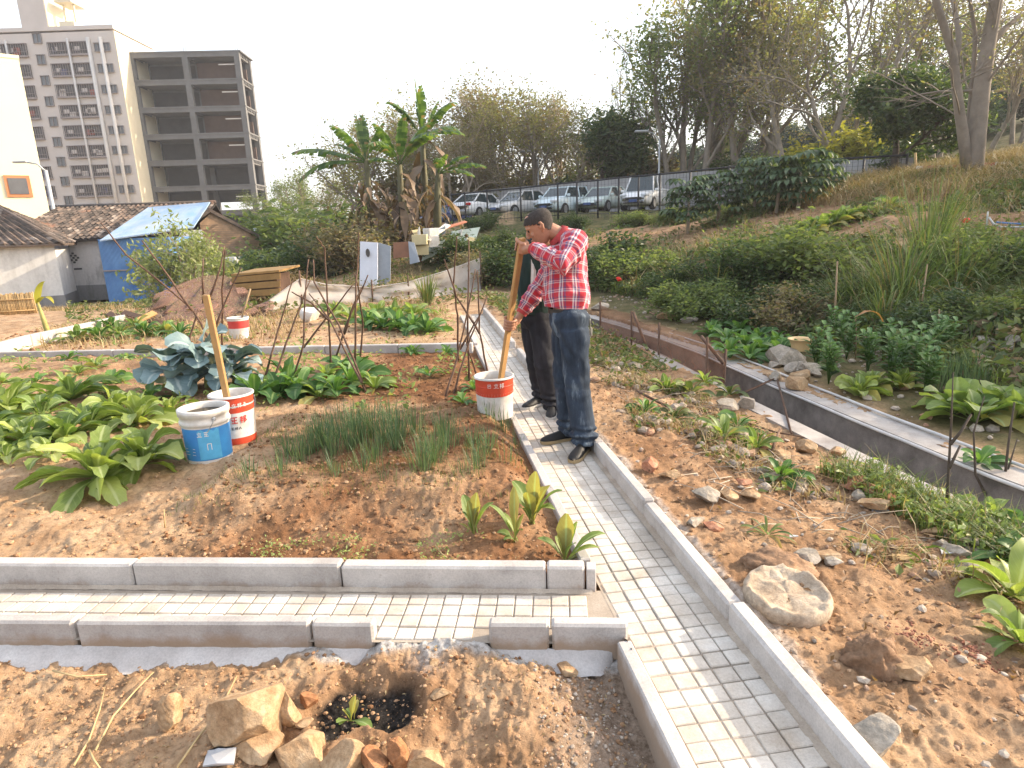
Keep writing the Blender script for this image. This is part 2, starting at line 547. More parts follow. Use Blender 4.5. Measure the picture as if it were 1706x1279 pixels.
def ground_mesh():
    th = np.concatenate([np.linspace(-math.radians(56), math.radians(56), 760), np.linspace(math.radians(56), math.radians(304), 72)[1:-1]])
    rr = 0.5 * np.cumprod(np.full(500, 1.0056)); rr = np.concatenate([[0.35], rr, rr[-1] * np.cumprod(np.full(300, 1.0123))])
    rr = np.concatenate([rr, [400, 600]])
    T, RR = np.meshgrid(th, rr)
    X = (RR * np.sin(T)).ravel(); Y = (RR * np.cos(T)).ravel()
    _tc.clear()
    Z = height(X, Y)
    bed, near, path, trench, beyond, bank, right = regions(X, Y)
    _tc.clear()
    nt_, nr = len(th), len(rr)
    i = np.arange(nr - 1)[:, None] * nt_; j = np.arange(nt_)[None, :]; j2 = (j + 1) % nt_
    Fq = np.stack([i + j, i + j2, i + nt_ + j2, i + nt_ + j], -1).reshape(-1, 4)
    # kinds of soil
    moist = bed * sstep(-2.2, -1.2, X + 0.5 * fbm(X * 1.5, Y * 1.5, 3, 51)) * (0.55 + 0.6 * fbm(X * 2, Y * 2, 3, 52))
    moist = moist * 1.25 + bed * (Y > 5.6) * .35 + bed * sstep(.35, .0, Y - front_y(X) - .05) * sstep(-1.6, -.6, X) * .5
    moist = moist + near * (0.15 + 0.5 * fbm(X * 1.7, Y * 1.7, 3, 53)) + near * .4 * sstep(2.2, 1.2, np.hypot((X - HOLE[0]) / .2, (Y - HOLE[1]) / .15))
    moist = moist + right * (0.20 + 0.8 * fbm(X * 1.2, Y * 1.2, 4, 54))
    grey = near * sstep(.02, .3, X + .1 * fbm(X * 6, Y * 6, 2, 56)) * .7
    moss = np.clip(beyond * 0.9 + bank - 1.2 * sstep(0.02, .2, fbm(X * .4 + 9, Y * .4, 3, 57)) * bank * sstep(9, 12, Y), 0, 1)
    moss = np.clip(moss + sstep(14, 22, Y) * .45 + sstep(45, 70, Y) * (X > 0), 0, 1)
    br = bare_soil(X, Y); moss = moss * (1 - br); moist = np.maximum(moist, br * .45)
    ash = near * sstep(1.15, 0.7, np.hypot((X - HOLE[0]) / 0.19, (Y - HOLE[1]) / 0.13) + 0.5 * fbm(X * 9, Y * 9, 3, 4))
    mort = near * sstep(0.075, 0.03, near_y(X) - Y + 0.05 * fbm(X * 9, Y * 9, 3, 59)) + near * .7 * sstep(.22, .05, near_y(X) - Y) * sstep(.14, .0, np.abs(X + .36)) * (.6 + .8 * fbm(X * 14, Y * 14, 3, 60))
    mort = mort + sstep(.06, .0, X - path_r(Y) - .09 + .05 * fbm(X * 8, Y * 8, 3, 61)) * right * .6
    me = np_mesh('ground', np.stack([X, Y, Z], 1), Fq, None, True, {'moist': np.clip(moist, 0, 1), 'grey': grey, 'moss': moss, 'ash': ash, 'mort': np.clip(mort, 0, 1)})
    m, nt, b = newmat('soil')
    co = worldco(nt)
    A = lambda nm: N(nt, 'ShaderNodeAttribute', attribute_name=nm).outputs['Fac']
    n1 = noise_n(nt, co, 3.5, 6, 0.65); n2 = noise_n(nt, co, 38, 4, 0.75); n3 = noise_n(nt, co, 0.8, 3, 0.6)
    tan = ramp(nt, n1.outputs['Fac'], [(0.30, (0.25, 0.148, 0.08)), (0.5, (0.40, 0.262, 0.155)), (0.72, (0.54, 0.385, 0.245))])
    red = ramp(nt, n1.outputs['Fac'], [(0.3, (0.10, 0.046, 0.022)), (0.52, (0.20, 0.095, 0.045)), (0.72, (0.35, 0.19, 0.095))])
    col = mixc(nt, A('moist'), tan.outputs[0], red.outputs[0])
    gr = ramp(nt, n2.outputs['Fac'], [(0.3, (0.16, 0.125, 0.10)), (0.7, (0.34, 0.28, 0.23))])
    col = mixc(nt, A('grey'), col, gr.outputs[0])
    ms = ramp(nt, n1.outputs['Fac'], [(0.3, (0.045, 0.05, 0.02)), (0.5, (0.085, 0.085, 0.036)), (0.7, (0.16, 0.12, 0.065))])
    col = mixc(nt, A('moss'), col, ms.outputs[0])
    mo = ramp(nt, n2.outputs['Fac'], [(0.3, (0.33, 0.30, 0.27)), (0.7, (0.55, 0.52, 0.49))])
    col = mixc(nt, A('mort'), col, mo.outputs[0])
    col = mixc(nt, A('ash'), col, ramp(nt, n2.outputs['Fac'], [(0.35, (0.012, 0.011, 0.010)), (0.62, (0.035, 0.03, 0.027)), (0.75, (0.16, 0.15, 0.14))]).outputs[0])
    spk = ramp(nt, n2.outputs['Fac'], [(0.32, (0.62, 0.6, 0.58)), (0.5, (1, 1, 1)), (0.7, (1.25, 1.25, 1.25))])
    col = mixc(nt, 0.8, col, spk.outputs[0], 'MULTIPLY')
    nt.links.new(col, b.inputs['Base Color'])
    b.inputs['Roughness'].default_value = 0.95; b.inputs['Specular IOR Level'].default_value = 0.1
    n4 = noise_n(nt, co, 70, 5, 0.8)
    bump(nt, b, n4.outputs['Fac'], 0.9, 0.012)
    me.materials.append(m)
    o = link('ground', me)
    o['kind'] = 'structure'
    return m


soil_mat = ground_mesh()

# ------------------------------------------------------------------ stones and clods
_ico_v = None


def icosphere(sub):
    t = (1 + 5 ** .5) / 2
    v = [(-1, t, 0), (1, t, 0), (-1, -t, 0), (1, -t, 0), (0, -1, t), (0, 1, t), (0, -1, -t), (0, 1, -t), (t, 0, -1), (t, 0, 1), (-t, 0, -1), (-t, 0, 1)]
    v = [Vector(p).normalized() for p in v]
    f = [(0, 11, 5), (0, 5, 1), (0, 1, 7), (0, 7, 10), (0, 10, 11), (1, 5, 9), (5, 11, 4), (11, 10, 2), (10, 7, 6), (7, 1, 8), (3, 9, 4), (3, 4, 2), (3, 2, 6), (3, 6, 8), (3, 8, 9), (4, 9, 5), (2, 4, 11), (6, 2, 10), (8, 6, 7), (9, 8, 1)]
    for _ in range(sub):
        mid = {}; nf = []
        def mp(a, b):
            k = (min(a, b), max(a, b))
            if k not in mid:
                v.append(((v[a] + v[b]) / 2).normalized()); mid[k] = len(v) - 1
            return mid[k]
        for a, b, c in f:
            ab, bc, ca = mp(a, b), mp(b, c), mp(c, a)
            nf += [(a, ab, ca), (b, bc, ab), (c, ca, bc), (ab, bc, ca)]
        f = nf
    return np.array([tuple(p) for p in v]), np.array(f)


ICO = {k: icosphere(k) for k in (0, 1, 2, 3, 4)}


def lumps(n, xs, ys, smin, smax, sink=0.25, sub=0, flat=0.7, power=2.5, seed=0):
    rg = np.random.default_rng(seed)
    V0, F0 = ICO[sub]
    s = smin + (smax - smin) * rg.random(n) ** power
    z = hz_many(xs, ys)
    jit = 1 + 0.35 * (rg.random((n, len(V0), 1)) - .5)
    P = V0[None] * jit * s[:, None, None] * np.array([1, 1, flat])[None, None]
    sc = 0.7 + 0.6 * rg.random((n, 1, 3)); P = P * sc
    a = rg.random(n) * 6.283; ca, sa = np.cos(a)[:, None], np.sin(a)[:, None]
    X = P[:, :, 0] * ca - P[:, :, 1] * sa + xs[:, None]; Y = P[:, :, 0] * sa + P[:, :, 1] * ca + ys[:, None]
    Z = P[:, :, 2] + (z + s * (flat - sink) * .6)[:, None]
    V = np.stack([X, Y, Z], -1).reshape(-1, 3)
    Fq = (F0[None] + (np.arange(n) * len(V0))[:, None, None]).reshape(-1, 3)
    return V, Fq


def mat_clod(name, cols):
    m, nt, b = newmat(name)
    g = N(nt, 'ShaderNodeNewGeometry')
    r = ramp(nt, g.outputs['Random Per Island'], [(i / (len(cols) - 1), c) for i, c in enumerate(cols)])
    n = noise_n(nt, g.outputs['Position'], 60, 4, 0.7)
    c = mixc(nt, 0.7, r.outputs[0], ramp(nt, n.outputs['Fac'], [(0.3, 0.6), (0.7, 1.25)]).outputs[0], 'MULTIPLY')
    nt.links.new(c, b.inputs['Base Color']); b.inputs['Roughness'].default_value = 0.95; b.inputs['Specular IOR Level'].default_value = 0.1
    bump(nt, b, n.outputs['Fac'], 0.8, 0.006)
    return m


clod_tan = mat_clod('clod_tan', [(0.26, 0.15, 0.085), (0.38, 0.235, 0.135), (0.33, 0.195, 0.105), (0.44, 0.29, 0.18), (0.30, 0.175, 0.10)])
clod_red = mat_clod('clod_red', [(0.12, 0.06, 0.032), (0.20, 0.10, 0.05), (0.27, 0.15, 0.08), (0.16, 0.08, 0.04), (0.33, 0.2, 0.115)])
clod_grey = mat_clod('clod_grey', [(0.2, 0.17, 0.14), (0.4, 0.34, 0.28), (0.5, 0.42, 0.34), (0.3, 0.24, 0.19), (0.42, 0.24, 0.15)])


def scatter(n, poly_fn, box, rg):
    xs = np.zeros(0); ys = np.zeros(0)
    while len(xs) < n:
        x = box[0] + (box[1] - box[0]) * rg.random(n * 2); y = box[2] + (box[3] - box[2]) * rg.random(n * 2)
        k = poly_fn(x, y, rg)
        xs = np.concatenate([xs, x[k]]); ys = np.concatenate([ys, y[k]])
    return xs[:n], ys[:n]


rg = np.random.default_rng(5)
def in_bed(x, y, rg): return (x < path_l(y) - 0.10) & (y > front_y(x) + 0.09) & (y < far_y(x) - 0.05)
def in_near(x, y, rg): return (y < near_y(x) - 0.03) & (x < path_l(y) - 0.09)
def in_right(x, y, rg): return (x > path_r(y) + 0.1) & (x < ch_x(y) - 0.72) & (rg.random(len(x)) < np.exp(-((y - 1.2) / 4)))
def in_farbed(x, y, rg): return (x < path_l(y) - 0.2) & (y > far_y(x) + 0.15)
parts_c = []
x, y = scatter(5200, lambda x, y, g: in_bed(x, y, g) & (x > -1.9), (-2, 0.5, 2.6, 8), rg); parts_c.append(('red', lumps(len(x), x, y, .0025, .018, power=4, seed=1)))
x, y = scatter(5000, lambda x, y, g: in_bed(x, y, g) & (g.random(len(x)) < np.exp(-(y - 2.5) / 2)), (-5, 0.4, 2.6, 7), rg); parts_c.append(('tan', lumps(len(x), x, y, .002, .015, power=4, seed=2)))
x, y = scatter(9000, in_near, (-2.4, 0.6, 1.05, 2.3), rg); parts_c.append(('tan', lumps(len(x), x, y, .001, .010, power=4, seed=3)))
x, y = scatter(500, in_near, (-2.4, 0.6, 1.05, 2.3), rg); parts_c.append(('red', lumps(len(x), x, y, .001, .012, power=5, seed=4)))
x, y = scatter(2500, lambda x, y, g: in_near(x, y, g) & (x > 0.05), (0, 0.6, 1.05, 2.3), rg); parts_c.append(('grey', lumps(len(x), x, y, .001, .008, power=4, seed=5)))
x, y = scatter(6500, in_right, (0, 3.6, 1.2, 12), rg); parts_c.append(('tan', lumps(len(x), x, y, .002, .016, power=6, seed=6)))
x, y = scatter(1500, in_right, (0, 3.6, 1.2, 13), rg); parts_c.append(('grey', lumps(len(x), x, y, .002, .022, power=7, seed=7)))
x, y = scatter(2600, in_farbed, (-9, 0, 8.2, 15), rg); parts_c.append(('red', lumps(len(x), x, y, .006, .04, power=4, seed=8)))
x, y = scatter(1600, lambda x, y, g: (x > ch_x(y) + .35) & (x < ch_x(y) + 3.5), (2, 9, 2, 14), rg); parts_c.append(('grey', lumps(len(x), x, y, .006, .06, power=5, seed=9)))
for key, mt in (('red', clod_red), ('tan', clod_tan), ('grey', clod_grey)):
    Vs, Fs, b = [], [], 0
    for k, (v, f) in parts_c:
        if k == key:
            Vs.append(v); Fs.append(f + b); b += len(v)
    o = link('soil_clods' if key != 'grey' else 'gravel', np_mesh('clods', np.concatenate(Vs), np.concatenate(Fs), mt, False))
    tag(o, {'red': 'loose reddish brown clods of soil strewn over the garden beds', 'tan': 'loose dry tan crumbs of earth over the beds and the bare slope', 'grey': 'grey and beige gravel scattered on the bare earth'}[key], 'soil' if key != 'grey' else 'gravel', None, 'stuff')


def make_rock(sx, sy, sz, seed, cuts=7, rough=0.09, sub=4):
    rg = np.random.default_rng(seed)
    V, Fq = ICO[sub]; V = V.copy()
    for _ in range(cuts):
        n = rg.normal(size=3); n /= np.linalg.norm(n); d = 0.42 + 0.32 * rg.random()
        k = V @ n - d
        V = V - np.maximum(k, 0)[:, None] * n * 0.97
    V = V * (1 + rough * (vnoise(V[:, 0] * 2.3 + seed, V[:, 1] * 2.3 + V[:, 2] * 1.7, seed) + .5 * vnoise(V[:, 0] * 6 + V[:, 2] * 5, V[:, 1] * 6 - V[:, 2] * 3, seed + 1)))[:, None]
    V = V / np.abs(V).max(0)
    return V * np.array([sx, sy, sz]) / 2, Fq


def mat_stone(name, a, b_, c):
    m, nt, b = newmat(name)
    co = objco(nt)
    n1 = noise_n(nt, co, 9, 6, .7); n2 = noise_n(nt, co, 55, 5, .75)
    r = ramp(nt, n1.outputs['Fac'], [(0.3, a), (0.52, b_), (0.72, c)])
    cc = mixc(nt, 0.75, r.outputs[0], ramp(nt, n2.outputs['Fac'], [(0.3, 0.55), (0.65, 1.2)]).outputs[0], 'MULTIPLY')
    nt.links.new(cc, b.inputs['Base Color']); b.inputs['Roughness'].default_value = 0.9; b.inputs['Specular IOR Level'].default_value = .2
    bump(nt, b, n2.outputs['Fac'], 0.7, 0.008)
    return m


st_tan = mat_stone('stone_tan', (0.25, 0.14, 0.07), (0.42, 0.28, 0.16), (0.55, 0.41, 0.27))
st_orange = mat_stone('stone_orange', (0.22, 0.10, 0.045), (0.34, 0.16, 0.075), (0.45, 0.25, 0.13))
st_grey = mat_stone('stone_grey', (0.22, 0.19, 0.15), (0.36, 0.31, 0.25), (0.5, 0.44, 0.37))
st_brick = mat_stone('stone_brick', (0.28, 0.11, 0.06), (0.42, 0.2, 0.12), (0.5, 0.3, 0.2))


def rock_thing(px, py, w_px, h_px, mat, label, seed, group=None, cuts=7, rz=0, tilt=0, name='stone', cat='stone', depth=0.8, sink=.2, h=None):
    """stone standing on the ground, width and height given as seen"""
    p = hit(px, py)
    d = (p - Vector(CAM)).length
    sx = w_px / F_PX * d; sn = (CAM_H - p.z) / d
    sz = max(.38 * sx, (h_px / F_PX * d - .62 * sx * depth * sn) / math.sqrt(max(.1, 1 - sn * sn)))
    if name == 'stone' and h_px < .45 * w_px: sz = min(sz, .4 * sx)
    V, Fq = make_rock(sx, sx * depth, sz / (1 - sink), seed, cuts, .09 if cuts else .55)
    o = link(name, np_mesh(name, V, Fq, mat, False))
    o.location = (p.x, p.y + sx * depth * .3, p.z + sz / (1 - sink) * (0.5 - sink))
    o.rotation_euler = (tilt, tilt * .6, rz)
    return tag(o, label, cat, group)

# ================================================================== PATHS AND KERBS
def mat_concrete(name, a, b_, c, stain=(0.16, 0.15, 0.14), dirt=0.0):
    m, nt, b = newmat(name)
    co = worldco(nt)
    n1 = noise_n(nt, co, 5, 6, .65); n2 = noise_n(nt, co, 120, 4, .75); n3 = noise_n(nt, co, 1.9, 4, .6)
    g = N(nt, 'ShaderNodeNewGeometry')
    r = ramp(nt, n1.outputs['Fac'], [(0.28, a), (0.5, b_), (0.75, c)])
    cc = mixc(nt, ramp(nt, n3.outputs['Fac'], [(0.62, 0), (0.78, 0.6)]).outputs[0], r.outputs[0], stain)
    oi = N(nt, 'ShaderNodeObjectInfo')
    v = math_n(nt, 'MULTIPLY_ADD', oi.outputs['Random'], 0.22, 0.9)
    v = math_n(nt, 'MULTIPLY', v, math_n(nt, 'MULTIPLY_ADD', g.outputs['Random Per Island'], 0.25, 0.88))
    hsv = N(nt, 'ShaderNodeHueSaturation'); nt.links.new(v, hsv.inputs['Value']); nt.links.new(cc, hsv.inputs['Color'])
    cc = mixc(nt, 0.6, hsv.outputs[0], ramp(nt, n2.outputs['Fac'], [(0.3, 0.7), (0.6, 1.1)]).outputs[0], 'MULTIPLY')
    if dirt:                     # soil splashed up from the ground
        sz = N(nt, 'ShaderNodeSeparateXYZ'); nt.links.new(co, sz.inputs[0])
        d = math_n(nt, 'ADD', math_n(nt, 'MULTIPLY', sz.outputs[2], 9.0), math_n(nt, 'MULTIPLY', n1.outputs['Fac'], 1.3))
        cc = mixc(nt, ramp(nt, d, [(.45, dirt), (.85, 0)]).outputs[0], cc, (.30, .20, .12))
        cc = mixc(nt, ramp(nt, noise_n(nt, co, 26, 5, .75).outputs['Fac'], [(.62, 0), (.70, .45)]).outputs[0], cc, (.22, .17, .13))
    nt.links.new(cc, b.inputs['Base Color']); b.inputs['Roughness'].default_value = 0.88; b.inputs['Specular IOR Level'].default_value = .25
    bump(nt, b, n2.outputs['Fac'], 0.35, 0.003)
    return m


kerb_mat = mat_concrete('kerb_concrete', (0.32, 0.295, 0.275), (0.42, 0.39, 0.365), (0.51, 0.48, 0.45), dirt=.75)
tile_mat = mat_concrete('paver_concrete', (0.47, 0.42, 0.355), (0.58, 0.53, 0.465), (0.66, 0.62, 0.56), stain=(0.42, 0.30, 0.18), dirt=.25)
joint_mat = mat_concrete('joint_sand', (0.27, 0.22, 0.17), (0.36, 0.30, 0.24), (0.45, 0.39, 0.32))
mortar_mat = mat_concrete('mortar', (0.36, 0.33, 0.31), (0.48, 0.45, 0.43), (0.58, 0.56, 0.54))

rg = np.random.default_rng(21)
PD = Vector((PSL, 1, 0)).normalized(); PN = Vector((PD.y, -PD.x, 0))     # along the path, to its right
PA = math.atan2(-PD.x, PD.y)                                             # its heading


def ppt(s, n, z=0.0):
    """s metres along the path from y=0.55, n metres right of its left edge"""
    y0 = 0.55; o = Vector((float(path_l(y0)), y0, z))
    return o + PD * s + PN * n


bed_m = MB(); tl = MB()
q = 0.0795
rows = int(11.6 / q)
wobble = lambda a: (rg.random() - .5) * a
for i in range(rows):
    for j in range(5):
        c = ppt(i * q + q / 2 + 0.004 * math.sin(i * 0.7), 0.008 + j * q + q / 2)
        if i % 16 < 15 or True:
            g = 0.0052
            tl.box((c.x + wobble(.0012), c.y + wobble(.0012), -0.015 + wobble(.0035) + .004 * math.sin(i * .21 + j)), (q - g, q - g, 0.03), rz=PA + wobble(.02), bev=0.0035)
# cross path, three and a half rows between the two kerbs and down through the gap in the near one
CD = Vector((1, -0.072, 0)).normalized(); CN = Vector((0.072, 1, 0)).normalized(); CA = math.atan2(CD.y, CD.x)
c0 = Vector((0.355, float(near_y(0.355)) - 0.02, 0))
for i in range(0, 60):
    for j in range(0, 5):
        c = c0 - CD * (i * q + q / 2) + CN * (0.03 + j * q + q / 2 - (0.002 * i if j else 0.0) * 0)
        top = float(front_y(c.x)) - 0.028
        if c.y + q / 2 > top + .01: continue
        if j == 0 and not (-0.56 < c.x < -0.16): continue
        if j == 0 and rg.random() < .12: continue
        if c.x > float(path_l(c.y)) - 0.07: continue
        tl.box((c.x + wobble(.0015), c.y + wobble(.0015), -0.016 + wobble(.003)), (q - .0055, q - .0055, 0.03), rz=CA + wobble(.02), bev=0.0035)
t = tl.build('paving', tile_mat); t['kind'] = 'structure'
b = MB()
L = 11.8
b.add([ppt(0, -0.005, -0.0075), ppt(0, 0.44, -0.0075), ppt(L, 0.44, -0.0075), ppt(L, -0.005, -0.0075)], [(0, 1, 2, 3)])
xs = np.linspace(-4.9, 0.5, 12)
P = [(x, float(near_y(x)) - 0.0, -0.0085) for x in xs] + [(x, float(front_y(x)) + 0.01, -0.0085) for x in xs]
b.add(P, [(i, i + 1, i + 13, i + 12) for i in range(11)])
jo = b.build('path', joint_mat); jo['kind'] = 'structure'
# mortar fillets: strip along the right kerb and the apron in front of the near kerbs
def strip(name, f0, f1, n, mat, th=0.02, seed=0):
    V = []; Fs = []
    for i in range(n):
        t_ = i / (n - 1); a = f0(t_); c = f1(t_)
        for k in range(5):
            w = k / 4; p = a.lerp(c, w)
            p.z += 0.006 * float(vnoise(p.x * 30, p.y * 30, seed)) + th * (1 - w) ** 2
            V.append(p)
    for i in range(n - 1):
        for k in range(4): Fs.append((i * 5 + k, i * 5 + k + 1, i * 5 + k + 6, i * 5 + k + 5))
    m = MB(); m.add(V, Fs, 0, True)
    o = m.build(name, mat); o['kind'] = 'structure'
    return o
strip('mortar_joint', lambda t_: ppt(t_ * 11.6, 0.445, 0.004), lambda t_: ppt(t_ * 11.6, 0.395 + 0.012 * math.sin(t_ * 90) * 0, 0.003), 400, joint_mat, 0.014, 3)
strip('mortar_joint', lambda t_: Vector((-4.8 + t_ * 5.13, float(front_y(-4.8 + t_ * 5.13)) - 0.001, 0.0)), lambda t_: Vector((-4.8 + t_ * 5.13, float(front_y(-4.8 + t_ * 5.13)) - 0.022, -0.006)), 200, joint_mat, 0.006, 5)
def apron(x0, x1, w, seed):
    n = int((x1 - x0) / .02) + 2
    def f0(t_):
        x = x0 + (x1 - x0) * t_
        return Vector((x, float(near_y(x)) + 0.004, -0.035))
    def f1(t_):
        x = x0 + (x1 - x0) * t_
        e = min(1, 8 * min(t_ + .02, 1.02 - t_))
        return Vector((x, float(near_y(x)) - (w + 0.05 * float(fbm(np.array(x * 4.), np.array(seed * 3.7), 3, seed))) * e, -0.085))
    strip('mortar_apron', f0, f1, n, mortar_mat, 0.0, seed)
apron(-2.6, -0.56, 0.10, 2); apron(-0.16, 0.36, 0.085, 7)


def kerb(p0, p1, z0, z1, th, label, group, bev=0.010, jit=0.0015, sd=0):
    """one kerb stone: face line from p0 to p1 (left to right seen from its face), thickness behind"""
    p0 = Vector((p0[0], p0[1], 0)); p1 = Vector((p1[0], p1[1], 0))
    d = p1 - p0; L_ = d.length; d.normalize(); nrm = Vector((-d.y, d.x, 0))
    m = MB()
    h = z1 - z0
    m.box((0, 0, h / 2), (L_ - 0.007, th, h), bev=bev)
    c = (p0 + p1) / 2 + nrm * th / 2
    o = m.build('kerb_stone', kerb_mat, origin=(0, 0, 0))
    o.location = (c.x + (rg.random() - .5) * jit, c.y + (rg.random() - .5) * jit, z0 + (rg.random() - .5) * 0.004)
    o.rotation_euler = ((rg.random() - .5) * .01, (rg.random() - .5) * .006, math.atan2(d.y, d.x) + (rg.random() - .5) * .006)
    for p in o.data.polygons: p.use_smooth = False
    return tag(o, label, 'kerb stone', group)


ordn = ['nearest', 'second', 'third', 'fourth', 'fifth', 'sixth', 'seventh', 'eighth', 'ninth', 'tenth', 'eleventh', 'twelfth', 'thirteenth']
# front kerb of the bed, right to left
fx = [0.30, 0.125, -0.825, -1.835, -2.84, -3.85, -4.86]
fl = ['short grey kerb stone at the right end of the front kerb beside the corner', 'long clean grey kerb stone in front of the pale seedlings of the front bed', 'grey kerb stone with a dark damp stain low on its face', 'grey kerb stone below the dry sandy soil at the left edge of the photo', 'front kerb stone just past the left edge of the photo', 'last front kerb stone out to the left']
for i in range(4):
    kerb((fx[i + 1], float(front_y(fx[i + 1]))), (fx[i], float(front_y(fx[i]))), -0.03, 0.112 + (0.004 if i == 2 else 0), 0.075, fl[i], 'kerb stones along the front of the bed')
# a thin sawn piece closing the corner
kerb((0.302, float(front_y(.30))), (0.352, float(front_y(.35))), -0.03, 0.104, 0.07, 'thin sawn sliver of grey kerb closing the corner of the bed', 'kerb stones along the front of the bed', bev=.004)
nx = [(-2.85, -1.86), (-1.85, -0.855), (-0.85, -0.59), (-0.13, 0.115), (0.12, 0.425)]
nl = ['grey near kerb stone cut off by the left edge of the photo', 'full length grey near kerb stone with a small dark pit in its face', 'short grey kerb stone with a rounded free end left of the gap', 'short grey kerb stone with a chipped corner right of the gap', 'grey near kerb stone ending against the main path']
for (a, c), l in zip(nx, nl):
    kerb((a, float(near_y(a))), (c, float(near_y(c))), -0.09, 0.075, 0.06, l, 'near kerb stones of the cross path')
# right kerb of the main path
s0 = 0.05; k = 0
js = [0.30, 1.29, 2.25 - 0.0]
y_j = [0.70, 1.27, 2.26, 3.25, 4.24, 5.23, 6.22, 7.21, 7.95]
y_j2 = [8.45, 9.40, 10.4, 11.4, 12.3]
cnt = 0
for seq in (y_j, y_j2):
    for a, c in zip(seq[:-1], seq[1:]):
        pa = (float(path_r(a)), a); pc = (float(path_r(c)), c)
        if a < 1: lab = 'piece of right kerb at the bottom edge of the photo'
        else:
            cnt += 1; lab = f'tall kerb stone right of the path, {ordn[cnt - 1]} from the bottom of the photo'
        # face looks left: run from far to near so that the body lies to the right
        kerb((pc[0], pc[1]), (pa[0], pa[1]), -0.05, 0.105 - (0.012 if 2 < a < 3 else 0), 0.07, lab, 'kerb stones on the right of the path', bev=.012)
# left kerb, low, between path and bed; the nearest ones stand free of the lower soil
cnt = 0
for a, c, z1 in [(0.72, 1.22, .03), (1.22, 2.135, .035), (2.70, 3.6, .062), (3.6, 4.6, .062), (4.6, 5.6, .062), (5.6, 6.6, .062), (6.6, 7.6, .062), (7.6, 8.5, .062), (8.62, 9.6, .07), (9.6, 10.6, .07), (10.6, 11.6, .07)]:
    th = 0.055
    pa = (float(path_l(a)) - 0.004, a); pc = (float(path_l(c)) - 0.004, c)
    cnt += 1
    lab = f'low kerb stone left of the path, {ordn[cnt - 1]} from the bottom of the photo'
    kerb((pa[0], pa[1]), (pc[0], pc[1]), -0.16 if a < 2.2 else -0.04, z1, th, lab, 'kerb stones on the left of the path', bev=.006)
# far kerb across the back of the bed
edges = [-0.50, -1.5, -2.5, -3.5, -4.5, -5.5, -6.5, -7.5, -8.5, -9.5]
for i in range(9):
    a, c = edges[i + 1], edges[i]
    kerb((a, float(far_y(a))), (c, float(far_y(c))), -0.03, 0.15, 0.08, f'grey kerb stone behind the bean poles, {ordn[i].replace("nearest", "first")} from the path', 'kerb stones along the back of the bed')
# flat slab where a side path leaves, then the pale kerb far left
m = MB(); c = ppt(7.72, 0.75); m.box((c.x, c.y, -0.004), (0.62, 0.46, 0.03), rz=PA, bev=.006)
tag(m.build('paving_slab', kerb_mat, origin=(c.x, c.y, 0)), 'flat pale slab in the gap of the right kerb behind the men', 'slab')
wp = [at_z(-40, 590, .16), at_z(60, 562, .16), at_z(172, 538, .16), at_z(215, 528, .16)]
for i in range(3):
    a, c = wp[i], wp[i + 1]
    kerb((a[0], a[1] - .1), (c[0], c[1] - .1), -0.05, 0.22, 0.09, ['long sunlit white kerb block cut off by the left edge', 'sunlit white kerb block left of the young banana plant', 'short sunlit white kerb block right of the young banana plant'][i], 'white kerb blocks at the far left')

# ================================================================== CHANNEL
conc_old = mat_concrete('old_concrete', (0.10, 0.09, 0.08), (0.18, 0.16, 0.145), (0.27, 0.245, 0.22), stain=(0.05, 0.05, 0.035))
conc_cop = mat_concrete('coping_concrete', (0.24, 0.21, 0.19), (0.33, 0.30, 0.275), (0.42, 0.39, 0.36), stain=(0.14, 0.13, 0.10))
_cy = np.linspace(0.6, 15.4, 60)
_cx = np.interp(_cy, CH[:, 1], CH[:, 0])
for _ in range(6): _cx[1:-1] = (_cx[:-2] + 2 * _cx[1:-1] + _cx[2:]) / 4


def ch_off(i, n, z):
    t = Vector((_cx[min(i + 1, 59)] - _cx[max(i - 1, 0)], _cy[min(i + 1, 59)] - _cy[max(i - 1, 0)], 0)).normalized()
    nn = Vector((t.y, -t.x, 0))
    return Vector((_cx[i], _cy[i], z)) + nn * n


def sweep(m, sec, mi=0):
    """sweep a closed section [(n,z)...] along the channel"""
    k = len(sec); V = []; Fs = []
    for i in range(60):
        for n_, z in sec: V.append(ch_off(i, n_, z))
    for i in range(59):
        for j in range(k):
            j2 = (j + 1) % k
            Fs.append((i * k + j, (i + 1) * k + j, (i + 1) * k + j2, i * k + j2))
    Fs += [tuple(range(k)), tuple(range(59 * k, 60 * k))[::-1]]
    m.add(V, Fs, mi)


chn = thing('drainage_channel', 'long grey concrete drainage channel crossing the slope below the bank', 'channel', (float(ch_x(5)), 5, -0.9))
og = chn.location
m = MB(); sweep(m, [(0.0, -0.88), (0.26, -0.88), (0.26, -0.115), (0.0, -0.115)]); m.build('far_wall', conc_old, chn, og)
m = MB(); sweep(m, [(-0.012, -0.112), (0.27, -0.112), (0.27, -0.085), (-0.012, -0.085)]); m.build('coping', conc_cop, chn, og)
m = MB(); sweep(m, [(-0.68, -0.88), (-0.50, -0.88), (-0.50, -0.10), (-0.68, -0.10)]); m.build('near_wall', conc_cop, chn, og)
m = MB(); sweep(m, [(-0.50, -0.90), (0.0, -0.90), (0.0, -0.78), (-0.50, -0.78)]); m.build('channel_floor', conc_old, chn, og)
pvc = mat_basic('white_pipe', (0.62, 0.60, 0.57), 0.5, 0.25, 5)
for n_, z, l in ((-0.028, -0.10, 'thin white water pipe along the inner lip of the channel coping'), (0.262, -0.066, 'thin white water pipe along the back edge of the channel coping')):
    m = MB(); m.tube([ch_off(i, n_ + 0.006 * math.sin(i * 1.3) + (.012 * math.sin(i * .31) if n_ > 0 else 0), z) for i in range(58)], 0.013, 8)
    tag(m.build('water_pipe', pvc, origin=tuple(ch_off(20, n_, z))), l, 'pipe')

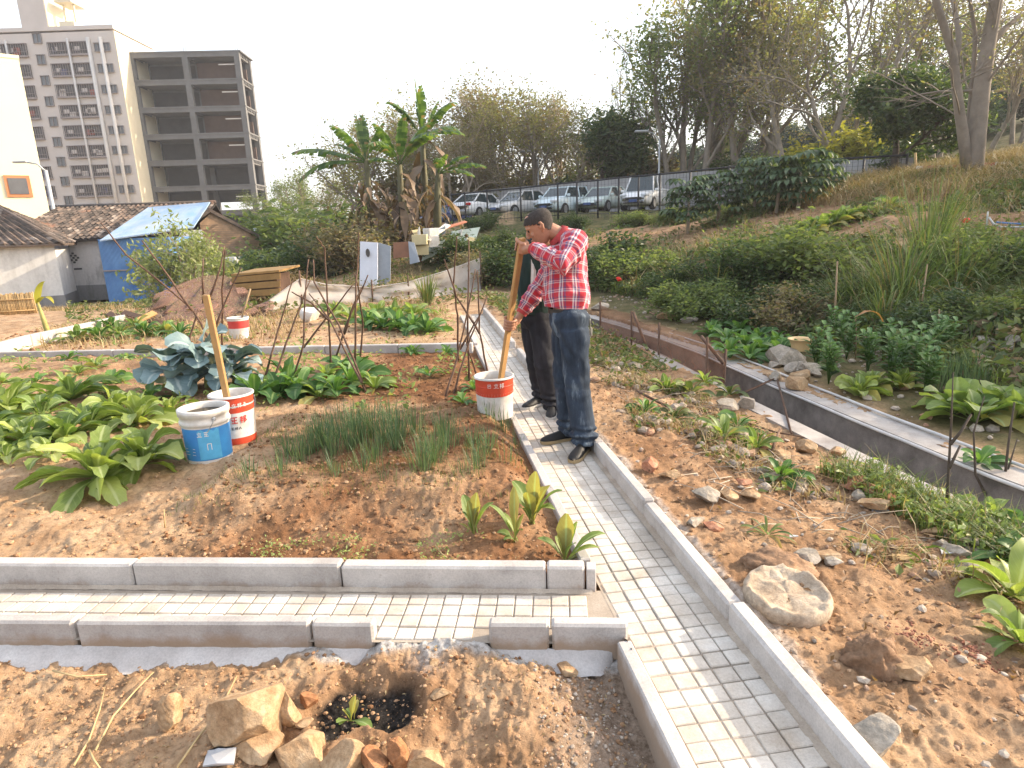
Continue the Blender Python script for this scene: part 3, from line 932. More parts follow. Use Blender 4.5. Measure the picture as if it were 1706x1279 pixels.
# ================================================================== FAR BUILDINGS
fence_m = mat_basic('dark_fence', (.035, .035, .04), .6, .2, 3, bmp=0)
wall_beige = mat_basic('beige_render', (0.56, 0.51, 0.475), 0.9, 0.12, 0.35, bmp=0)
wall_sunlit_cream = mat_basic('sunlit_cream_render', (0.66, 0.60, 0.46), 0.9, 0.1, 0.3, bmp=0)  # paler copy of the beige; sun on the right-hand faces is put into the colour
cream_paint = mat_basic('yellow_render', (0.80, 0.75, 0.52), 0.9, 0.06, 0.3, bmp=0)
orange_trim = mat_basic('orange_trim', (0.55, 0.22, 0.09), 0.8, 0.2, 2, bmp=0)
dark_open = mat_basic('dark_opening', (0.10, 0.092, 0.09), 0.5, 0.5, 1.2, bmp=0)
pane_dark = mat_basic('window_glass', (0.13, 0.13, 0.135), 0.15, 0.5, .8, bmp=0, spec=.6)
cage = mat_basic('window_cage', (0.30, 0.26, 0.25), 0.7, 0.3, 3, bmp=0)
pipe_w = mat_basic('drain_pipe', (0.60, 0.57, 0.54), 0.6, 0.15, 1, bmp=0)
cloth_m = [mat_basic('laundry_pale', (0.6, 0.55, 0.52), .9, .2, 2, bmp=0), mat_basic('laundry_dark', (0.12, 0.12, 0.2), .9, .2, 2, bmp=0), mat_basic('laundry_red', (0.35, 0.12, 0.10), .9, .2, 2, bmp=0)]

Y1 = 94.0
pc = at_y(187, 45, Y1)
zt = pc[2]; zb_ = -1.0
apt = thing('apartment_block', 'tall beige apartment block with rows of caged windows, its right side in sun', 'building', (pc[0], Y1, zb_))
oz = zt - zb_
m = MB()
W_, D_ = 34.0, 10.0
m.box((-W_ / 2, D_ / 2, oz / 2 - .2), (W_, D_, oz - .4), mi=0)
# end wall gets a paler skin with the sunlight in its colour; parapet
m.box((-W_ / 2, D_ / 2, oz + .05), (W_ + .25, D_ + .25, 0.5), mi=0)
m.build('wall', [wall_beige], apt)
m = MB(); m.box((.06, D_ / 2, oz / 2 - .2), (0.12, D_ - .02, oz - .42)); m.build('end_wall', wall_sunlit_cream, apt)
m = MB(); m.box((-10.3, 3.0, oz + 4.3), (3.5, 6.0, 8.0)); tw = m.build('stair_tower', wall_beige, apt)
m = MB(); m.box((-8.5, 3.0, oz + 4.3), (0.1, 5.9, 7.9)); m.build('end_wall', wall_sunlit_cream, tw)
m = MB()
for dx in (-7.2, -5.9): m.box((dx, 2.0, oz + 1.9), (0.22, 0.22, 3.4))
m.box((-6.6, 2.5, oz + 3.7), (2.3, 3.2, 0.35)); m.box((-6.3, 1.5, oz + .7), (2.0, 2.0, .7))
m.build('roof_shelter', wall_sunlit_cream, apt)
rgw = np.random.default_rng(3)
floors = 14
proto = {}
for kind, (w, h) in {'balcony': (2.6, 1.5), 'stair': (1.1, 1.2), 'small': (0.9, 1.05)}.items():
    a = MB(); a.box((0, -.02, 0), (w, .08, h)); b2 = MB()
    t = .07
    for zz in (-h / 2, h / 2): b2.box((0, -.15, zz), (w + t, .3 if kind == 'balcony' else .16, t))
    nb = 9 if kind == 'balcony' else 3
    for k in range(nb): b2.box((-w / 2 + w * k / (nb - 1), -.27 if kind == 'balcony' else -.12, 0), (t if k in (0, nb - 1) else .045, .05, h))
    if kind == 'balcony':
        b2.box((0, -.27, -h * .18), (w, .05, .05)); b2.box((0, -.16, -h / 2 - .12), (w + .1, .34, .16))
    proto[kind] = (a, b2)
cols = [(-4.7, 'balcony'), (-7.7, 'balcony'), (-10.25, 'stair'), (-13.2, 'balcony'), (-15.9, 'balcony'), (-2.35, 'small'), (-1.15, 'small'), (-19.5, 'balcony'), (-22.4, 'balcony'), (-17.7, 'small')]
base = {}
for kind, (a, b2) in proto.items():
    wn_ = a.build('window', pane_dark if kind != 'balcony' else dark_open, apt); wn_.location = (0, 0, -500)
    fr = b2.build('window_cage' if kind == 'balcony' else 'frame', cage, wn_)
    base[kind] = wn_
used_b = set(); nwin = 0
for fl_ in range(floors):
    for cx_, kind in cols:
        zc = oz - 2.4 - fl_ * 2.62 + (1.35 if kind == 'stair' else 0)
        if zc < 2.0: continue
        if nwin >= 99: break
        nwin += 1
        w_ = base[kind] if kind not in used_b else copy_tree(base[kind], apt)
        used_b.add(kind); w_.location = (cx_, -0.0, zc)
        if kind == 'balcony' and rgw.random() < .75:
            lm_ = MB()
            lm_.box(((rgw.random() - .5) * 1.6, -.12, -.2 + (rgw.random() - .5) * .5), (.4 + .7 * rgw.random(), .05, .5 + .4 * rgw.random()))
            lm_.build('laundry', cloth_m[rgw.integers(0, 3)], w_)
m_ = [(-6.2, .16), (-3.45, .26), (-1.75, .26), (-14.5, .16)]
for px_, r_ in m_:
    m = MB(); m.tube([(px_, -.2, 0), (px_, -.2, oz - 1.2)], r_, 6); m.build('drain_pipe', pipe_w, apt)

# unfinished concrete frame
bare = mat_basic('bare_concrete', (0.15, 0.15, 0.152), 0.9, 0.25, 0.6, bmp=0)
bare_shaded = mat_basic('bare_concrete_shaded', (0.085, 0.082, 0.08), 0.9, 0.3, 0.5, bmp=0)  # darker copy of the concrete, interior shade painted into the rear walls
brick_in = mat_basic('brick_infill', (0.15, 0.10, 0.08), 0.9, 0.25, 0.7, bmp=0)
Y2 = 97.0
pl_ = at_y(204, 87, Y2)
fr_ = thing('concrete_frame_building', 'unfinished grey concrete frame building with open floors and no walls', 'building', (pl_[0] + .6, Y2, -1.0), math.radians(3))
hz_ = pl_[2] + 1.0; Wf, Df, fh = 15.3, 5.2, 3.6
nf = 9
cm = MB(); sm_ = MB(); bm_ = MB(); im = MB(); bw = MB()
xs_ = [0.35, 7.7, 14.9]
for x_ in xs_:
    for y_ in (0.35, 4.8): cm.box((x_, y_, (hz_ - .02) / 2), (.75, .7, hz_ - .02))
sl = []
for k in range(nf):
    zt_ = hz_ - k * fh
    if zt_ < 1: break
    s1 = MB(); s1.box((Wf / 2, Df / 2, zt_ - .1), (Wf + (.1 if k else .5), Df + .1, .2))
    s1.box((Wf / 2, .17, zt_ - .48), (Wf - .05, .3, .56)); s1.box((Wf / 2, Df - .2, zt_ - .48), (Wf - .05, .3, .56))
    for x_ in xs_: s1.box((x_, Df / 2, zt_ - .46), (.34, Df - .7, .52))
    for q_ in range(1, 8): s1.box((Wf / 2, q_ * Df / 8, zt_ - .36), (Wf - .1, .25, .32))
    s1.build('floor_slab', [bare], fr_)
    zf = zt_ - fh
    # rear wall; a strip is left open on two of the floors
    b3 = MB()
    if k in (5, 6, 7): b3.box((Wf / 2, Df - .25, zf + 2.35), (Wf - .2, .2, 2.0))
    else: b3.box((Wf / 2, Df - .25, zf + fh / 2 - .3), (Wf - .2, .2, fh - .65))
    b6 = MB(); b6.box((.3, Df / 2, zf + fh / 2 - .3), (.2, Df - .8, fh - .7)); b6.build('side_wall', fence_m, fr_)  # side wall coloured near black, the shade inside the floors is in its colour
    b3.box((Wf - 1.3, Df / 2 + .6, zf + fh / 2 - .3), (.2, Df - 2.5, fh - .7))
    b3.build('rear_wall', bare_shaded, fr_)
    b4 = MB(); b4.box((11.0, 3.6, zf + fh / 2 - .35), (6.2, .2, fh - .8)); b4.box((14.2, 4.0, zf + 1.0), (1.2, .2, 1.9))
    if k < 4: b4.build('brick_wall', brick_in, fr_)
    if k in (0, 1, 2, 3, 5):
        b5 = MB(); b5.box((13.2, .5, zf + 1.9), (2.2, .08, .14)); b5.build('railing', pipe_w, fr_)
cm.build('column_frame', bare, fr_)
rb = MB()
for x_ in (0.35, 7.7, 14.8):
    for q_ in range(5): rb.tube([(x_ - .3 + q_ * .15, .3 + (q_ % 2) * .3, hz_), (x_ - .35 + q_ * .17, .3, hz_ + 1.3 + .4 * (q_ % 3))], .022, 4)
rb.build('rebar', cage, fr_)

# yellow building at the left edge
Y3 = 62.0
py_ = at_y(31, 98, Y3)
yb = thing('yellow_building', 'bright cream yellow building with orange window trims at the left edge', 'building', (py_[0], Y3, -1.0), math.radians(37))
hy = py_[2] + 1
m = MB(); m.box((-6.0, 5.0, hy / 2), (12.0, 10.0, hy)); m.build('wall', cream_paint, yb)
m = MB(); m.box((-6.0, 5.0, hy + .15), (12.1, 10.1, .3)); m.build('roof', cream_paint, yb)
for k, zc in enumerate((hy - 10.9, hy - 14.8)):
    wx = -1.95 - .25 * 0
    m = MB(); m.box((wx, -.06, zc), (1.9, .12, 1.9)); f_ = m.build('window', orange_trim, yb)
    m = MB(); m.box((wx, -.13, zc), (1.4, .06, 1.4)); m.build('pane', pane_dark, f_)
for zc in (hy - 3.4, hy - 7.2):
    m = MB(); m.box((-4.9, -.06, zc), (1.9, .12, 1.9)); f_ = m.build('window', orange_trim, yb)
    m = MB(); m.box((-4.9, -.13, zc), (1.4, .06, 1.4)); m.build('pane', pane_dark, f_)

# ================================================================== LOW HOUSES
def mat_tiles(name):
    m, nt, b = newmat(name)
    g = N(nt, 'ShaderNodeNewGeometry')
    r = ramp(nt, g.outputs['Random Per Island'], [(0, (0.055, 0.045, 0.038)), (.5, (0.11, 0.085, 0.07)), (.85, (0.17, 0.12, 0.09)), (1, (0.30, 0.25, 0.21))])
    n = noise_n(nt, g.outputs['Position'], 2.0, 4, .7)
    c = mixc(nt, .8, r.outputs[0], ramp(nt, n.outputs['Fac'], [(.3, .5), (.7, 1.4)]).outputs[0], 'MULTIPLY')
    n2 = noise_n(nt, g.outputs['Position'], .7, 2, .5)
    c = mixc(nt, ramp(nt, n2.outputs['Fac'], [(.62, 0), (.7, .55)]).outputs[0], c, (0.30, 0.12, 0.06))
    nt.links.new(c, b.inputs['Base Color']); b.inputs['Roughness'].default_value = .9
    return m


tile_dark = mat_tiles('roof_tiles')


def mat_oldwall(name, c, stain, amt=.55):
    m, nt, b = newmat(name)
    co = worldco(nt)
    sp = N(nt, 'ShaderNodeMapping'); sp.inputs['Scale'].default_value = (1.2, 1.2, .35); nt.links.new(co, sp.inputs[0])
    n = noise_n(nt, sp.outputs[0], 1.6, 6, .7); n2 = noise_n(nt, co, 9, 4, .6)
    f = ramp(nt, n.outputs['Fac'], [(.5, 0), (.72, 1)]).outputs[0]
    cc = mixc(nt, math_n(nt, 'MULTIPLY', f, amt), c, stain)
    cc = mixc(nt, .5, cc, ramp(nt, n2.outputs['Fac'], [(.3, .8), (.7, 1.08)]).outputs[0], 'MULTIPLY')
    nt.links.new(cc, b.inputs['Base Color']); b.inputs['Roughness'].default_value = .9
    return m


lime = mat_oldwall('whitewash', (0.72, 0.69, 0.64), (0.30, 0.27, 0.23), .5)
lime_dirty = mat_oldwall('dirty_whitewash', (0.60, 0.57, 0.54), (0.12, 0.11, 0.10), .9)
lime_base = mat_oldwall('damp_plinth', (0.26, 0.25, 0.24), (0.10, 0.10, 0.08), .8)


def mat_corr(name, c, c2, scale=14.0, axis=0):
    """corrugated sheet: the ribs are in the bump, faded paint in patches"""
    m, nt, b = newmat(name)
    co = objco(nt)
    n = noise_n(nt, co, 1.4, 5, .7)
    r = ramp(nt, n.outputs['Fac'], [(.35, c2), (.65, c)])
    nt.links.new(r.outputs[0], b.inputs['Base Color']); b.inputs['Roughness'].default_value = .55
    w = N(nt, 'ShaderNodeTexWave'); w.bands_direction = 'XYZ'[axis]; w.inputs['Scale'].default_value = scale / 6.283 * 2; nt.links.new(co, w.inputs['Vector'])
    bump(nt, b, w.outputs['Fac'], .8, .03)
    return m


blue_sheet = mat_corr('blue_sheet', (0.12, 0.28, 0.56), (0.07, 0.18, 0.42), 20)
blue_roof = mat_corr('blue_roof_sheet', (0.22, 0.38, 0.60), (0.40, 0.47, 0.55), 22)
white_sheet = mat_corr('white_sheet', (0.72, 0.73, 0.74), (0.55, 0.56, 0.58), 26)
grey_sheet = mat_corr('grey_sheet', (0.40, 0.43, 0.47), (0.30, 0.33, 0.37), 16)


def tiled(m, a, b_, c, d, rows, cols_, th=.05):
    """tiles over the quad a-b (eave, left to right) c-d (ridge right to left): overlapping courses of half-round tiles"""
    a, b_, c, d = map(Vector, (a, b_, c, d))
    up = (d - a).normalized(); nn = (b_ - a).cross(d - a).normalized()
    for j in range(cols_):
        for i in range(rows):
            def q(u, v): return a.lerp(b_, u).lerp(d.lerp(c, u), v)
            u0, u1 = (j + .08) / cols_, (j + .92) / cols_
            v0, v1 = i / rows, min(1, (i + 1.15) / rows)
            jt = nn * random.uniform(0, .03)
            L = [q(u0, v0) + jt + nn * (th * .3), q((u0 + u1) / 2, v0) + jt + nn * (th * 1.9), q(u1, v0) + jt + nn * (th * .3), q(u1, v1) + jt, q((u0 + u1) / 2, v1) + jt + nn * (th * 1.3), q(u0, v1) + jt]
            m.add(L, [(0, 1, 4, 5), (1, 2, 3, 4)])
    # the solid deck below
    m.prism([a - nn * .02, b_ - nn * .02, c - nn * .02, d - nn * .02], -nn * .08)


GZ = -1.0
# house A, white with the small window
hA = thing('tiled_house', 'small white house with dark tiled hip roof and grey window at the left edge', 'house', tuple(at_y(108, 497, 27.0)[:2]) + (GZ,), math.radians(24))
m = MB(); m.box((-5, 2.5, 1.5), (10, 5, 2.2)); m.box((-5, 2.5, .2), (9.98, 4.98, .4)); m.build('wall', lime, hA)
m = MB(); m.box((-5, 2.5, .21), (10.06, 5.06, .55)); m.build('plinth', lime_base, hA)
m = MB(); zr = 2.6
ev = [(-10.4, -.35, zr), (.4, -.35, zr), (.4, 5.35, zr), (-10.4, 5.35, zr)]; ri = [(-8.0, 2.5, zr + 1.75), (-2.4, 2.5, zr + 1.75)]
tiled(m, ev[0], ev[1], ri[1], ri[0], 14, 36); tiled(m, ev[1], ev[2], ri[1], Vector(ri[1]) + Vector((0, .01, 0)), 12, 18)
m.prism([ev[2], ev[3], ri[0], ri[1]], (0, 0, -.08))
m.tube([ev[1], ri[1]], .09, 6); m.tube([ri[0], ri[1]], .1, 6)
m.build('roof', tile_dark, hA)
m = MB(); m.box((-2.55, -.03, 1.55), (.78, .1, 1.05)); wf = m.build('window', mat_basic('grey_window', (.25, .25, .24), .5, .3, 3), hA)
m = MB(); m.box((-2.55, -.09, 1.28), (.05, .04, .5)); m.box((-2.55, -.09, 1.55), (.74, .04, .05)); m.box((-2.75, -.085, 1.28), (.3, .03, .45)); m.build('frame', lime, wf)

# house B, stained white wall and long dark tile roof
pB = at_y(99, 470, 29.5)
hB = thing('tiled_house', 'long dark tiled roof house with stained white wall and round lattice vent', 'house', (pB[0], 29.5, GZ), math.radians(3))
m = MB(); m.box((2.0, 2.5, 1.6), (8.0, 5, 2.4)); m.build('wall', lime_dirty, hB)
m = MB(); m.box((2.0, 2.5, .35), (8.06, 5.06, .7)); m.build('plinth', lime_base, hB)
m = MB(); e0 = 2.75; tiled(m, (-2.4, -.4, e0), (6.3, -.4, e0), (6.5, 2.7, e0 + 1.55), (-1.0, 2.7, e0 + 1.55), 15, 34)
m.prism([(-2.0, 5.4, e0), (6.3, 5.4, e0), (6.5, 2.7, e0 + 1.5), (-1.0, 2.7, e0 + 1.5)], (0, 0, -.08))
m.tube([(-1.0, 2.7, e0 + 1.58), (6.5, 2.7, e0 + 1.58)], .1, 6)
m.build('roof', tile_dark, hB)
m = MB()
for i in range(5):
    for j in range(5):
        if (i + j) % 2 == 0 and math.hypot(i - 2, j - 2) < 2.6: m.box((.85 + (i - 2) * .1, -.01, 1.95 + (j - 2) * .1), (.085, .06, .085), rz=0)
m.box((.95, -.01, 1.45), (.34, .05, .07))
m.build('vent', dark_open, hB)

# blue shed
pS = at_y(185, 502, 26.5)
sh = thing('blue_shed', 'faded blue sheet metal lean-to shed with a slanting pale blue roof', 'shed', (pS[0], 26.5, GZ), math.radians(6))
m = MB(); m.box((1.3, 1.5, 1.35), (2.75, 3.0, 2.75)); m.build('wall', blue_sheet, sh)
m = MB(); m.box((1.75, -.03, .85), (1.55, .06, 1.65)); m.box((1.75, -.045, 1.68), (1.75, .06, .06), mi=1); m.box((.45, -.045, 1.45), (1.0, .05, .05), mi=1)
m.build('door', [mat_corr('blue_door', (0.06, 0.22, 0.58), (0.05, 0.15, 0.40), 24), cage], sh)
inv = Matrix.Translation(sh.location) @ Matrix.Rotation(math.radians(6), 4, 'Z'); inv.invert()
P4 = [Vector(at_y(*q_)) for q_ in ((166, 400, 26.2), (322, 378, 27.2), (350, 336, 29.6), (247, 345, 31.0))]
m = MB(); m.prism([inv @ p for p in P4], (0, 0, -.05)); m.build('roof', blue_roof, sh)

# brick gable house with white sheet side
pC = at_y(345, 430, 30.0)
hC = thing('brick_house', 'narrow house with pale brick gable, white sheet side and dark verge', 'house', (pC[0] - .1, 30.0, GZ), math.radians(36))
brick = mat_basic('pale_brick', (0.50, 0.33, 0.21), .95, .45, 5, bmp=.4, bdist=.02)
m = MB(); g_ = [(0, 0, 0), (2.7, 0, 0), (2.7, 0, 2.45), (.55, 0, 3.75), (0, 0, 3.3)]
m.prism(g_, (0, 3.2, 0)); m.build('wall', brick, hC)
m = MB()
for i in range(26):
    z_ = .9 + i * .1; w_ = 2.33 if z_ < 2.35 else 2.33 - (z_ - 2.35) * 1.3
    if z_ < 3.3: m.box((w_ / 2, -.006, z_), (w_, .02, .012))
m.build('mortar_lines', mat_basic('brick_joint', (.3, .24, .19), .9, .2, 4), hC)
m = MB(); m.box((.33, -.03, .95), (.3, .1, .55)); m.build('opening', dark_open, hC)
m = MB(); m.prism([(.45, -.12, 3.97), (3.1, -.12, 2.35), (3.1, -.12, 2.2), (.45, -.12, 3.80)], (0, 3.7, 0)); m.prism([(.45, -.25, 3.95), (.45, -.25, 3.75), (-.6, -.25, 3.1), (-.6, -.25, 3.25)], (0, 3.7, 0)); m.build('roof', tile_dark, hC)
m = MB(); m.box((-.48, -.25, 2.0), (.95, .08, 2.0)); m.build('side_sheet', white_sheet, hC)
# low grey walls below it
pW = at_y(281, 462, 27.5)
wl = MB(); wl.box((1.0, 0, .75), (2.0, .25, 1.5)); wl.box((1.0, 0, 1.53), (2.1, .35, .08), mi=1)
o = wl.build('garden_wall', [mat_oldwall('grey_garden_wall', (.42, .41, .40), (.14, .14, .12), .8), mat_basic('mossy_cap', (.28, .33, .2), .9, .4, 3)]); o.location = (pW[0], 27.5, -.75)
tag(o, 'low grey garden wall with mossy cap right of the blue shed', 'wall')
pW = at_y(352, 462, 27.8)
wl = MB(); wl.box((.6, 0, .5), (1.2, .3, 1.0)); wl.box((.6, 0, 1.15), (1.3, .6, .28))
o = wl.build('garden_wall', lime); o.location = (pW[0], 27.8, -.5)
tag(o, 'short white masonry block wall below the brick gable', 'wall')
# grey sheet roofed shed further right
pG = at_y(404, 420, 36)
gs = thing('grey_shed', 'low shed with grey corrugated roof half hidden by shrubs', 'shed', (pG[0], 36, -.6), math.radians(5))
m = MB(); m.box((1.8, 1.5, 1.0), (3.4, 3, 2.0)); m.build('wall', lime, gs)
m = MB(); m.prism([(-.2, -.4, 2.0), (4.0, -.4, 2.0), (4.0, 3.4, 2.9), (-.2, 3.4, 2.9)], (0, 0, .06)); m.build('roof', grey_sheet, gs)

# bamboo panel at far left
bam = mat_basic('bamboo', (0.50, 0.33, 0.15), .7, .3, 6, island=.5)
p0 = Vector(at_z(-25, 530, 0)); p1 = Vector(at_z(62, 524, 0))
m = MB()
for i in range(34):
    p = p0.lerp(p1, i / 33); h_ = .5 + .04 * random.random()
    m.tube([(p.x, p.y, p.z - .1), (p.x + random.uniform(-.01, .01), p.y, p.z + h_)], .02, 5)
m.tube([p0 + Vector((0, -.03, .38)), p1 + Vector((0, -.03, .38))], .015, 5); m.tube([p0 + Vector((0, -.03, .12)), p1 + Vector((0, -.03, .12))], .015, 5)
tag(m.build('bamboo_fence', bam, origin=tuple(p0)), 'low tan bamboo screen in front of the white house at left edge', 'fence')

# ================================================================== STREET LAMPS
lamp_grey = mat_basic('lamp_pole', (.45, .46, .47), .5, .1, 2, bmp=0)


def street_lamp(px, py_top, py_base, Y, arm_px, arm_py, label, r_=.07):
    a = Vector(at_y(px, py_top, Y)); g0 = Vector((a.x, a.y, hz(a.x, a.y) - .1))
    e = Vector(at_y(arm_px, arm_py, Y))
    t = thing('street_lamp', label, 'street lamp', tuple(g0))
    m = MB(); m.tube([(0, 0, 0), (0, 0, a.z - g0.z)], [r_ * 1.4, r_], 8); m.build('pole', lamp_grey, t)
    m = MB(); d = e - a
    m.tube([(0, 0, a.z - g0.z - .1), (d.x * .4, d.y, a.z - g0.z + d.z * .75), (d.x, d.y, e.z - g0.z)], r_ * .6, 6)
    m.build('arm', lamp_grey, t)
    m = MB(); n_ = Vector((d.x, 0, .12 * abs(d.x))).normalized()
    m.box((d.x + n_.x * .35, 0, e.z - g0.z + .03), (.85, .3, .12), bev=.04); m.build('lamp_head', lamp_grey, t)


street_lamp(76, 283, 350, 40, 44, 270, 'grey street lamp in front of the yellow building, arm to the left', .09)
street_lamp(1099, 232, 330, 42, 1078, 219, 'thin grey street lamp before the tall wispy trees, arm to the left', .055)
street_lamp(896, 262, 330, 47, 882, 252, 'thin grey street lamp above the silver cars between dry trees', .055)

# ================================================================== CAR PARK WALL AND FENCE
cwall = mat_oldwall('grey_wall', (.36, .35, .35), (.2, .19, .18), .6)
for (pa, pb, l) in (((805, 345, 316, 45), (1250, 335, 279, 40), 'long grey concrete wall behind the parked cars'), ((1384, 310, 268, 29), (1522, 300, 262, 25), 'pale grey concrete wall beside the big forked tree')):
    a0 = Vector(at_y(pa[0], pa[1], pa[3])); a1 = Vector(at_y(pa[0], pa[2], pa[3])); b0 = Vector(at_y(pb[0], pb[1], pb[3])); b1 = Vector(at_y(pb[0], pb[2], pb[3]))
    a0.z = hz(a0.x, a0.y) - .3; b0.z = hz(b0.x, b0.y) - .3
    m = MB(); m.prism([a0, b0, b1, a1], (.05, .25, 0))
    tag(m.build('boundary_wall', cwall, origin=tuple(a0)), l, 'wall')
fp = [(752, 324, 33.9), (774, 322, 33.4), (811, 318, 32.9), (867, 313, 32.4), (929, 306, 31.7), (961, 303, 31.4), (996, 300, 30.9), (1031, 296, 30.4), (1064, 293, 29.9), (1100, 290, 29.4), (1150, 285, 28.4), (1215, 278, 27.4), (1280, 272, 26.5), (1330, 268, 25.9), (1385, 265, 25.4), (1440, 262, 24.8), (1512, 258, 24.4)]
fo = thing('mesh_fence', 'long dark wire mesh fence with posts in front of the parked cars', 'fence', tuple(at_y(961, 360, 35)))
tops = [Vector(at_y(*q_)) for q_ in fp]
bots = [Vector((t.x, t.y, min(hz(t.x, t.y) - .05, t.z - 1.2))) for t in tops]
fl_o = Vector(fo.location)
for a, b_ in zip(tops, bots):
    m = MB(); m.tube([b_, a + Vector((0, 0, .06))], .045, 5); m.build('post', fence_m, fo, fl_o)
rm = MB(); rm2 = MB(); wm = MB()
for i in range(len(tops) - 1):
    rm.tube([tops[i], tops[i + 1]], .04, 5); rm2.tube([bots[i] + Vector((0, 0, .25)), bots[i + 1] + Vector((0, 0, .25))], .02, 4)
    n_ = max(6, int((tops[i + 1] - tops[i]).length / .16))
    for k in range(1, n_):
        wm.tube([bots[i].lerp(bots[i + 1], k / n_), tops[i].lerp(tops[i + 1], k / n_)], .008, 3, cap=False)
    for k in range(1, 8):
        wm.tube([bots[i].lerp(tops[i], k / 8), bots[i + 1].lerp(tops[i + 1], k / 8)], .004, 3, cap=False)
rm.build('rail', fence_m, fo, fl_o); rm2.build('rail', fence_m, fo, fl_o); wm.build('wire_mesh', fence_m, fo, fl_o)

# red and white tape at the right
tape_m, nt, b = newmat('barrier_tape')
w = N(nt, 'ShaderNodeTexWave'); w.inputs['Scale'].default_value = .5; nt.links.new(objco(nt), w.inputs['Vector'])
nt.links.new(ramp(nt, w.outputs['Fac'], [(.48, (.65, .62, .6)), (.52, (.5, .12, .1))]).outputs[0], b.inputs['Base Color'])
tp = [Vector(at_y(*q_)) for q_ in ((1526, 281, 21.5), (1575, 280, 21), (1640, 276, 20.5), (1706, 273, 20), (1790, 270, 19))]
m = MB(); V = []
for p in tp: V += [p, p + Vector((0, .01, .09))]
m.add(V, [(2 * i, 2 * i + 2, 2 * i + 3, 2 * i + 1) for i in range(len(tp) - 1)])
tag(m.build('barrier_tape', tape_m, origin=tuple(tp[0])), 'red and white barrier tape strung past the big forked tree', 'tape')
for p, l in ((tp[0], 'left'), (tp[2] + Vector((-.2, 0, 0)), 'middle')):
    m = MB(); m.tube([(p.x + .1, p.y + .05, hz(p.x, p.y) - .1), (p.x - .05, p.y + .05, p.z + .5)], .035, 6)
    tag(m.build('stake', bam, origin=tuple(p)), f'{l} leaning pale stake holding up the red and white tape', 'stake')

# ================================================================== TREES
def leaf_cloud(C, size, rg, aspect=0.5, droop=0.0, jitter=0.35, up=0.3):
    """one bent diamond (two triangles sharing the rib) per centre"""
    n = len(C)
    s = size * (1 - jitter + 2 * jitter * rg.random(n))[:, None]
    d = rg.normal(size=(n, 3)); d[:, 2] = d[:, 2] * .6 - droop; d /= np.linalg.norm(d, axis=1)[:, None]
    nrm = rg.normal(size=(n, 3)); nrm[:, 2] += up * 3
    w = np.cross(d, nrm); w /= np.linalg.norm(w, axis=1)[:, None] + 1e-9
    nn = np.cross(w, d)
    a = C - d * s * .5; b = C + w * s * aspect * .5 + nn * s * .06; c = C + d * s * .5 - nn * s * .12; e = C - w * s * aspect * .5 + nn * s * .06
    V = np.stack([a, b, c, e], 1).reshape(-1, 3)
    i = (np.arange(n) * 4)[:, None]
    return V, np.concatenate([i, i + 1, i + 2, i + 3], 1)


class Tree:
    """recursive limbs; remembers twig ends for the leaves"""
    def __init__(s, seed):
        s.rg = np.random.default_rng(seed); s.mb = MB(); s.tw = []

    def limb(s, p, d, length, rad, level, prm):
        rg = s.rg; n = max(3, int(4 + length * .9)) if level < 2 else 3
        pts = [p]; dirs = [d]
        step = length / n
        for i in range(n):
            w = prm['wig'] * (1 + .4 * level)
            d = (d + Vector(rg.normal(size=3)) * w + Vector((0, 0, 1)) * prm['up'][min(level, len(prm['up']) - 1)]).normalized()
            p = p + d * step; pts.append(p); dirs.append(d)
        rad_end = rad * (.55 if level < prm['levels'] else .3)
        rr = [rad + (rad_end - rad) * i / n for i in range(n + 1)]
        s.mb.tube(pts, rr, [8, 6, 5, 3, 3][min(level, 4)], cap=level == 0)
        if level >= prm['levels']:
            for i in range(1, n + 1): s.tw.append((pts[i], dirs[i], level))
            return
        nb = prm['nb'][min(level, len(prm['nb']) - 1)]
        lo = prm['lo'][min(level, len(prm['lo']) - 1)]
        for k in range(nb):
            t_ = lo + (1 - lo) * (k + rg.random()) / nb
            i = min(n, max(1, int(round(t_ * n))))
            ax = dirs[i]; o = ax.orthogonal().normalized(); o.rotate(Matrix.Rotation(rg.random() * 6.283 + k * 2.4, 3, ax))
            ang = prm['ang'][min(level, len(prm['ang']) - 1)] * (.7 + .6 * rg.random())
            nd = (ax * math.cos(ang) + o * math.sin(ang)).normalized()
            s.limb(pts[i], nd, length * prm['len'][min(level, len(prm['len']) - 1)] * (.65 + .6 * rg.random()) * (1.15 - .45 * t_), rr[i] * .62, level + 1, prm)
        if level > 0 or prm.get('lead', True):
            s.limb(pts[-1], dirs[-1], length * .45, rr[-1], level + 1, prm)


